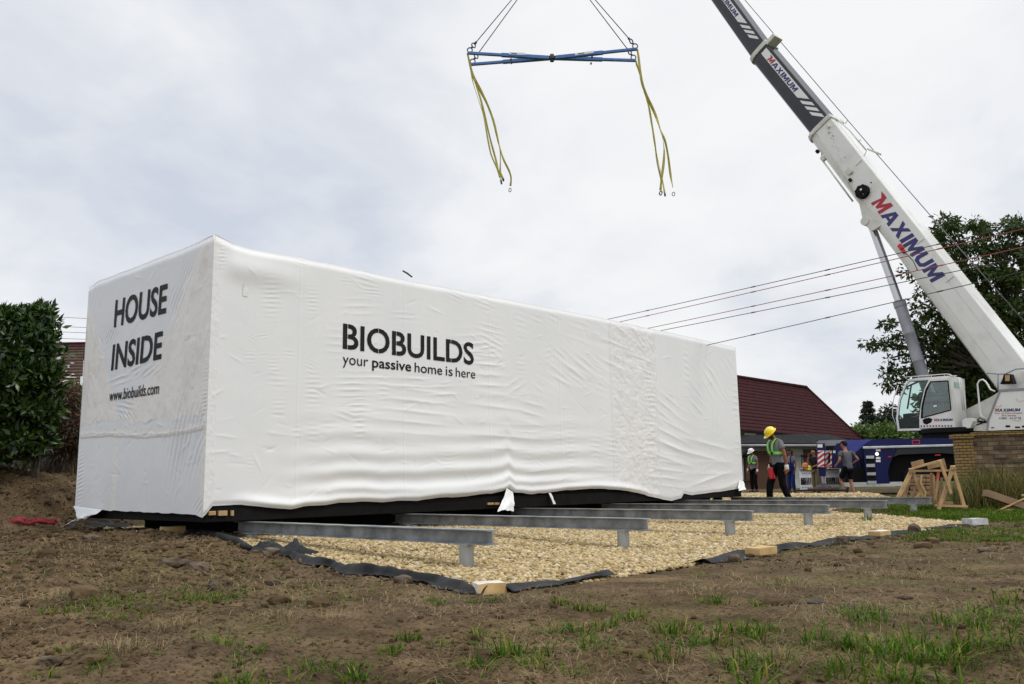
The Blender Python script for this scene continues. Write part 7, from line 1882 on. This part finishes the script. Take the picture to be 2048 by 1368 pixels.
hh_ = thing('spare_helmets', 'orange and yellow hard hats held by the man in dark shirt', 'hard hats', feet(1616, 31.8, .9))
for px, py, m_ in ((1611,931,glove_o),(1616,936,helm_y)):
    c = onpl(px, py, feet(px, 31.7, 0), FH); MB().lathe([(.15,-.06),(.13,-.05),(.12,.02),(.08,.09),(.01,.11)], c, (.2,.1,1), 14).build('hard_hat', m_, hh_, True)
# running man seen from behind
d = 26.8; z = gz(1697, d)
person('man in grey T-shirt and dark shorts running away to the left', feet(1697, d, z), FH*.93-RH*.30,
       base_pose(pelvis=(-.02,0,.90), chest=(.03,0,1.26), neck=(.05,0,1.46), head=(.09,.01,1.595), look=(.9,.35,-.1), shl=(.03,.195,1.37), shr=(.03,-.195,1.37), ell=(-.02,.29,1.10), wrl=(.19,.25,.97), elr=(-.12,-.33,1.13), wrr=(.12,-.31,1.03),
                 hipl=(0,.09,.86), hipr=(0,-.09,.86), knl=(.24,.12,.52), anl=(-.02,.10,.28), knr=(.02,-.10,.46), anr=(-.12,-.08,.09), toel=(.5,0,-.85), toer=(.9,0,-.3)),
       dict(shirt=tee_d, legs_m=navy, legs=.5, shoes=boot_m, skin=skin, hair=hair_m), GP, 1.03)
# crane driver seated in the cab
dz = sp(1852, 838, .45)
person('crane driver seated inside the cab in a dark shirt', dz-np.array([0,0,.92]), -SU,
       base_pose(pelvis=(0,0,.97), chest=(.02,0,1.28), neck=(.05,0,1.47), head=(.09,0,1.58), look=(1,0,-.15), hipl=(.08,.10,.95), hipr=(.08,-.10,.95), knl=(.46,.12,.98), knr=(.46,-.12,.98), anl=(.52,.12,.62), anr=(.52,-.12,.62),
                 ell=(.12,.24,1.08), elr=(.12,-.24,1.08), wrl=(.38,.20,1.06), wrr=(.38,-.20,1.06)), dict(shirt=tee_k, legs_m=over, shoes=boot_m, skin=skin_d, hair=hair_m), GP, .95)
# ------------------------------------------------------------------ white plastic barriers
def barrier(name, label, px0, px1, y0, y1, d, tilt=0.0):
    a, b = onpl(px0, y1, atd(px0, 960, d), FH), onpl(px1, y1, atd(px1, 960, d), FH); h = float(onpl(px0, y0, atd(px0, 960, d), FH)[2]-a[2]); b[2] = a[2]
    t_ = thing(name, label, 'barrier', (a+b)/2, 0, 'white plastic barriers by the crane')
    x = (b-a); zv = np.array([0,0,h]); n = FH*.06
    P = lambda u, v: a+x*(u+(.5-u)*.16*v)+zv*v
    mb = MB(); q = lambda u0, u1, v0, v1: mb.prism([P(u0,v0), P(u1,v0), P(u1,v1), P(u0,v1)], n)
    q(0,1,0,.26); mb.build('lower_panel', white_p, t_); mb = MB(); mb.prism([P(0,.62), P(1,.62), P(1,.98), P(0,.98)], n); mb.build('upper_panel', white_p, t_)
    MB().prism([P(.01,.27), P(.99,.27), P(.99,.61), P(.01,.61)], FH*.01).build('dark_backing', black, t_)  # dark panel added behind the slats to blacken the openings
    t_.children[-1].location = tuple(FH*.075)
    n_ = 8
    for k in range(n_+1):
        u = .02+.96*k/n_; MB().prism([P(u-.035,.255), P(u+.035,.255), P(u+.035,.625), P(u-.035,.625)], n*.9+FH*.002).build('slat', white_p, t_)
    mb = MB(); mb.prism([P(0,.98), P(1,.98), P(.97,1.01), P(.03,1.01)], n*1.2); mb.box((a+x*.12), (.35,.5,.06)); mb.box((a+x*.88), (.35,.5,.06)); mb.build('foot', dgrey, t_)
    mb = MB()
    for k in range(6): mb.prism([P(.12+.13*k,.80), P(.18+.13*k,.80), P(.18+.13*k,.84), P(.12+.13*k,.84)], -FH*.004)
    for k in range(5): mb.prism([P(.10+.17*k,.12), P(.18+.17*k,.12), P(.18+.17*k,.16), P(.10+.17*k,.16)], -FH*.004)
    mb.build('grip_slot', grey_l, t_); return t_
barrier('plastic_barrier', 'white plastic barrier left of the man in khaki trousers', 1601.5, 1633, 939.5, 981, 33.0)
barrier('plastic_barrier', 'white plastic barrier between the outrigger jack and the running man', 1652, 1686, 938.5, 981, 31.5)
# ------------------------------------------------------------------ wooden trestles and planks
DT = 17.6
def tp_(px, py, dd=0.0): return onpl(px, py, atd(px, 960, DT)+FH*dd, FH)
def plankm(a, b, w, th, mats, name='board', parent=None, up=FH):
    return MB().bar(a, b, th*.9, w*.82, up=np.cross(np.array(b)-np.array(a), FH), bev=.003).build(name, mats, parent)
tr = thing('saw_trestle', 'right wooden trestle with crossed legs beside the tall grass', 'trestle', tp_(1905,1015))
for a, b, dd, w in (((1907,932),(1877,1019),0,.085), ((1905,934),(1930,1018),.06,.085)): plankm(tp_(*a,dd), tp_(*b,dd), w, .04, wood, 'leg', tr)
for a, b, dd, w in (((1904,934),(1885,1008),.75,.075), ((1906,936),(1925,1008),.80,.075)): plankm(tp_(*a,dd), tp_(*b,dd), w, .04, wood2, 'leg', tr)
plankm(tp_(1870,1011,.03), tp_(1935,1013,.03), .06, .04, wood, 'stretcher', tr); plankm(tp_(1885,1005,.78), tp_(1926,1007,.78), .06, .04, wood2, 'stretcher', tr)
MB().bar(tp_(1906,936,-.05), tp_(1906,934,.9), .09, .07, bev=.004).build('top_beam', wood, tr)
tl_ = thing('saw_trestle', 'left wooden trestle under the leaning planks in front of the wheel', 'trestle', tp_(1835,1000))
for a, b, dd, w in (((1824,940),(1795,998),0,.095), ((1826,944),(1850,1005),.1,.075), ((1822,944),(1808,1000),.8,.08), ((1824,944),(1852,1000),.82,.08)): plankm(tp_(*a,dd), tp_(*b,dd), w, .045, wood2 if dd > .3 else wood, 'leg', tl_)
MB().bar(tp_(1823,942,-.05), tp_(1823,940,.95), .10, .08, bev=.004).build('top_beam', wood2, tl_)
PLK = [('long plank lying level between the two trestles', (1822,942),(1908,941),.10,.05,.04,wood),
 ('pale plank sloping up from the left trestle to the stack top', (1824,937),(1882,921),.02,.055,.045,wood),
 ('plank slanting down across the front of the trestles', (1880,921),(1902,987),-.05,.075,.04,wood),
 ('short board standing on edge on top of the left trestle', (1823,929),(1847,923),.12,.11,.03,wood2),
 ('short board behind the sloping pale plank', (1855,934),(1888,926),.25,.13,.03,wood2),
 ('board tilted at the top right of the plank stack', (1884,918),(1891,944),.3,.10,.03,wood2),
 ('narrow pale plank standing upright in the middle of the trestles', (1868,952),(1870,1003),.15,.05,.03,wood),
 ('narrow plank standing with a red painted end', (1877,942),(1871,1000),.12,.055,.03,wood),
 ('dark upright plank right of the red ended plank', (1884,955),(1878,1003),.3,.06,.03,wood2),
 ('upright plank behind the middle of the trestles', (1863,946),(1861,1003),.4,.06,.03,wood2),
 ('plank leaning inside the left trestle, the steeper one', (1836,960),(1823,1001),.2,.06,.03,wood2),
 ('plank leaning low inside the left trestle', (1847,978),(1828,1002),.1,.06,.04,wood),
 ('short crooked slat inside the left trestle', (1843,950),(1841,966),.05,.05,.03,wood),
 ('bent slat below the crooked slat', (1841,966),(1851,985),.05,.045,.03,wood),
 ('short slat at the foot of the bent slat', (1851,984),(1849,1000),.05,.035,.03,wood),
 ('board lying on the ground between the trestles', (1860,1004),(1905,1006),.5,.07,.04,wood2)]
for i, (lab, a, b, dd, w, th, m_) in enumerate(PLK):
    p, q = tp_(*a, dd), tp_(*b, dd); t_ = thing('wood_plank', lab, 'plank', q if q[2] < p[2] else p, 0, 'loose planks on the trestles')
    plankm(p, q, w, th, m_, 'board', t_)
    if 'red painted' in lab: plankm(p-(q-p)*.005, p+(q-p)*.28, w*1.06, th*1.1, MATS['signal_red'] if False else mat('orange_red_paint', (.55,.10,.05), (.62,.15,.08), .6, scale=9), 'painted_end', t_)
bx = thing('timber_stack', 'stack of short timber blocks behind the left trestle', 'timber stack', tp_(1848,1003,.9))
for k, (y0, y1) in enumerate(((949,956),(957,964),(965,971),(972,980),(981,990),(991,1001))):
    for j, (x0, x1) in enumerate(((1826,1844),(1845.5,1862))):
        p = tp_(x0+k%2, y1, .95); q = tp_(x1+k%2, y0, .95); MB().box((p+q)/2, (abs(np.dot(q-p,RH)), .3, abs(q[2]-p[2])*.94), np.stack([RH,FH,(0,0,1.0)],1), bev=.006).build('timber_block', wood2 if (k+j)%3 else card, bx)
PW = [('thick brown beam lying aslant before the tall grass at right', (1970,986),(2052,1014),0,.17,.22,card),
 ('brown board box on the ground at the right picture edge', (2018,1016),(2090,1013),.1,.12,.3,card),
 ('long pale stick propped on the boards at right', (1995,1022),(2060,992),-.1,.035,.03,wood),
 ('thin pale stick crossing the boards at right', (2026,1004),(2060,1016),-.05,.04,.03,wood),
 ('pale offcut lying in front of the thick brown beam', (2008,1021),(2026,1020),-.2,.045,.05,wood),
 ('orange brown offcut on top of the boards at right', (2036,1003),(2062,1008),.05,.035,.04,wood2),
 ('upper stick at the right picture edge', (2043,991),(2075,985),.1,.04,.04,wood)]
for lab, a, b, dd, w, th, m_ in PW:
    p, q = tp_(*a, dd), tp_(*b, dd); t_ = thing('wood_offcut', lab, 'offcut', q if q[2] < p[2] else p, 0, 'timber offcuts at the right edge'); plankm(p, q, w, th, m_, 'board', t_)
# grass clump at the near pile and at the fifth pile
for px, py, n_, lab in ((930,1112,46,'green grass clump growing at the foot of the nearest pile'), (1735,1042,60,'dark grass clump at the foot of the fifth pile')):
    g0 = onz(px, py, 0); a = RNG.uniform(0, 6.28, n_); r_ = RNG.uniform(.03, .13, n_)
    P = np.stack([g0[0]+r_*np.cos(a), g0[1]+r_*np.sin(a), 0*a-.01], 1)
    V, F = blades(P, RNG.uniform(.06, .19, n_), RNG.uniform(.006, .010, n_), RNG.uniform(.1, .9, n_), a)
    o = raw('grass_clump', V, F, grass_m); tag(o, lab, 'grass clump')
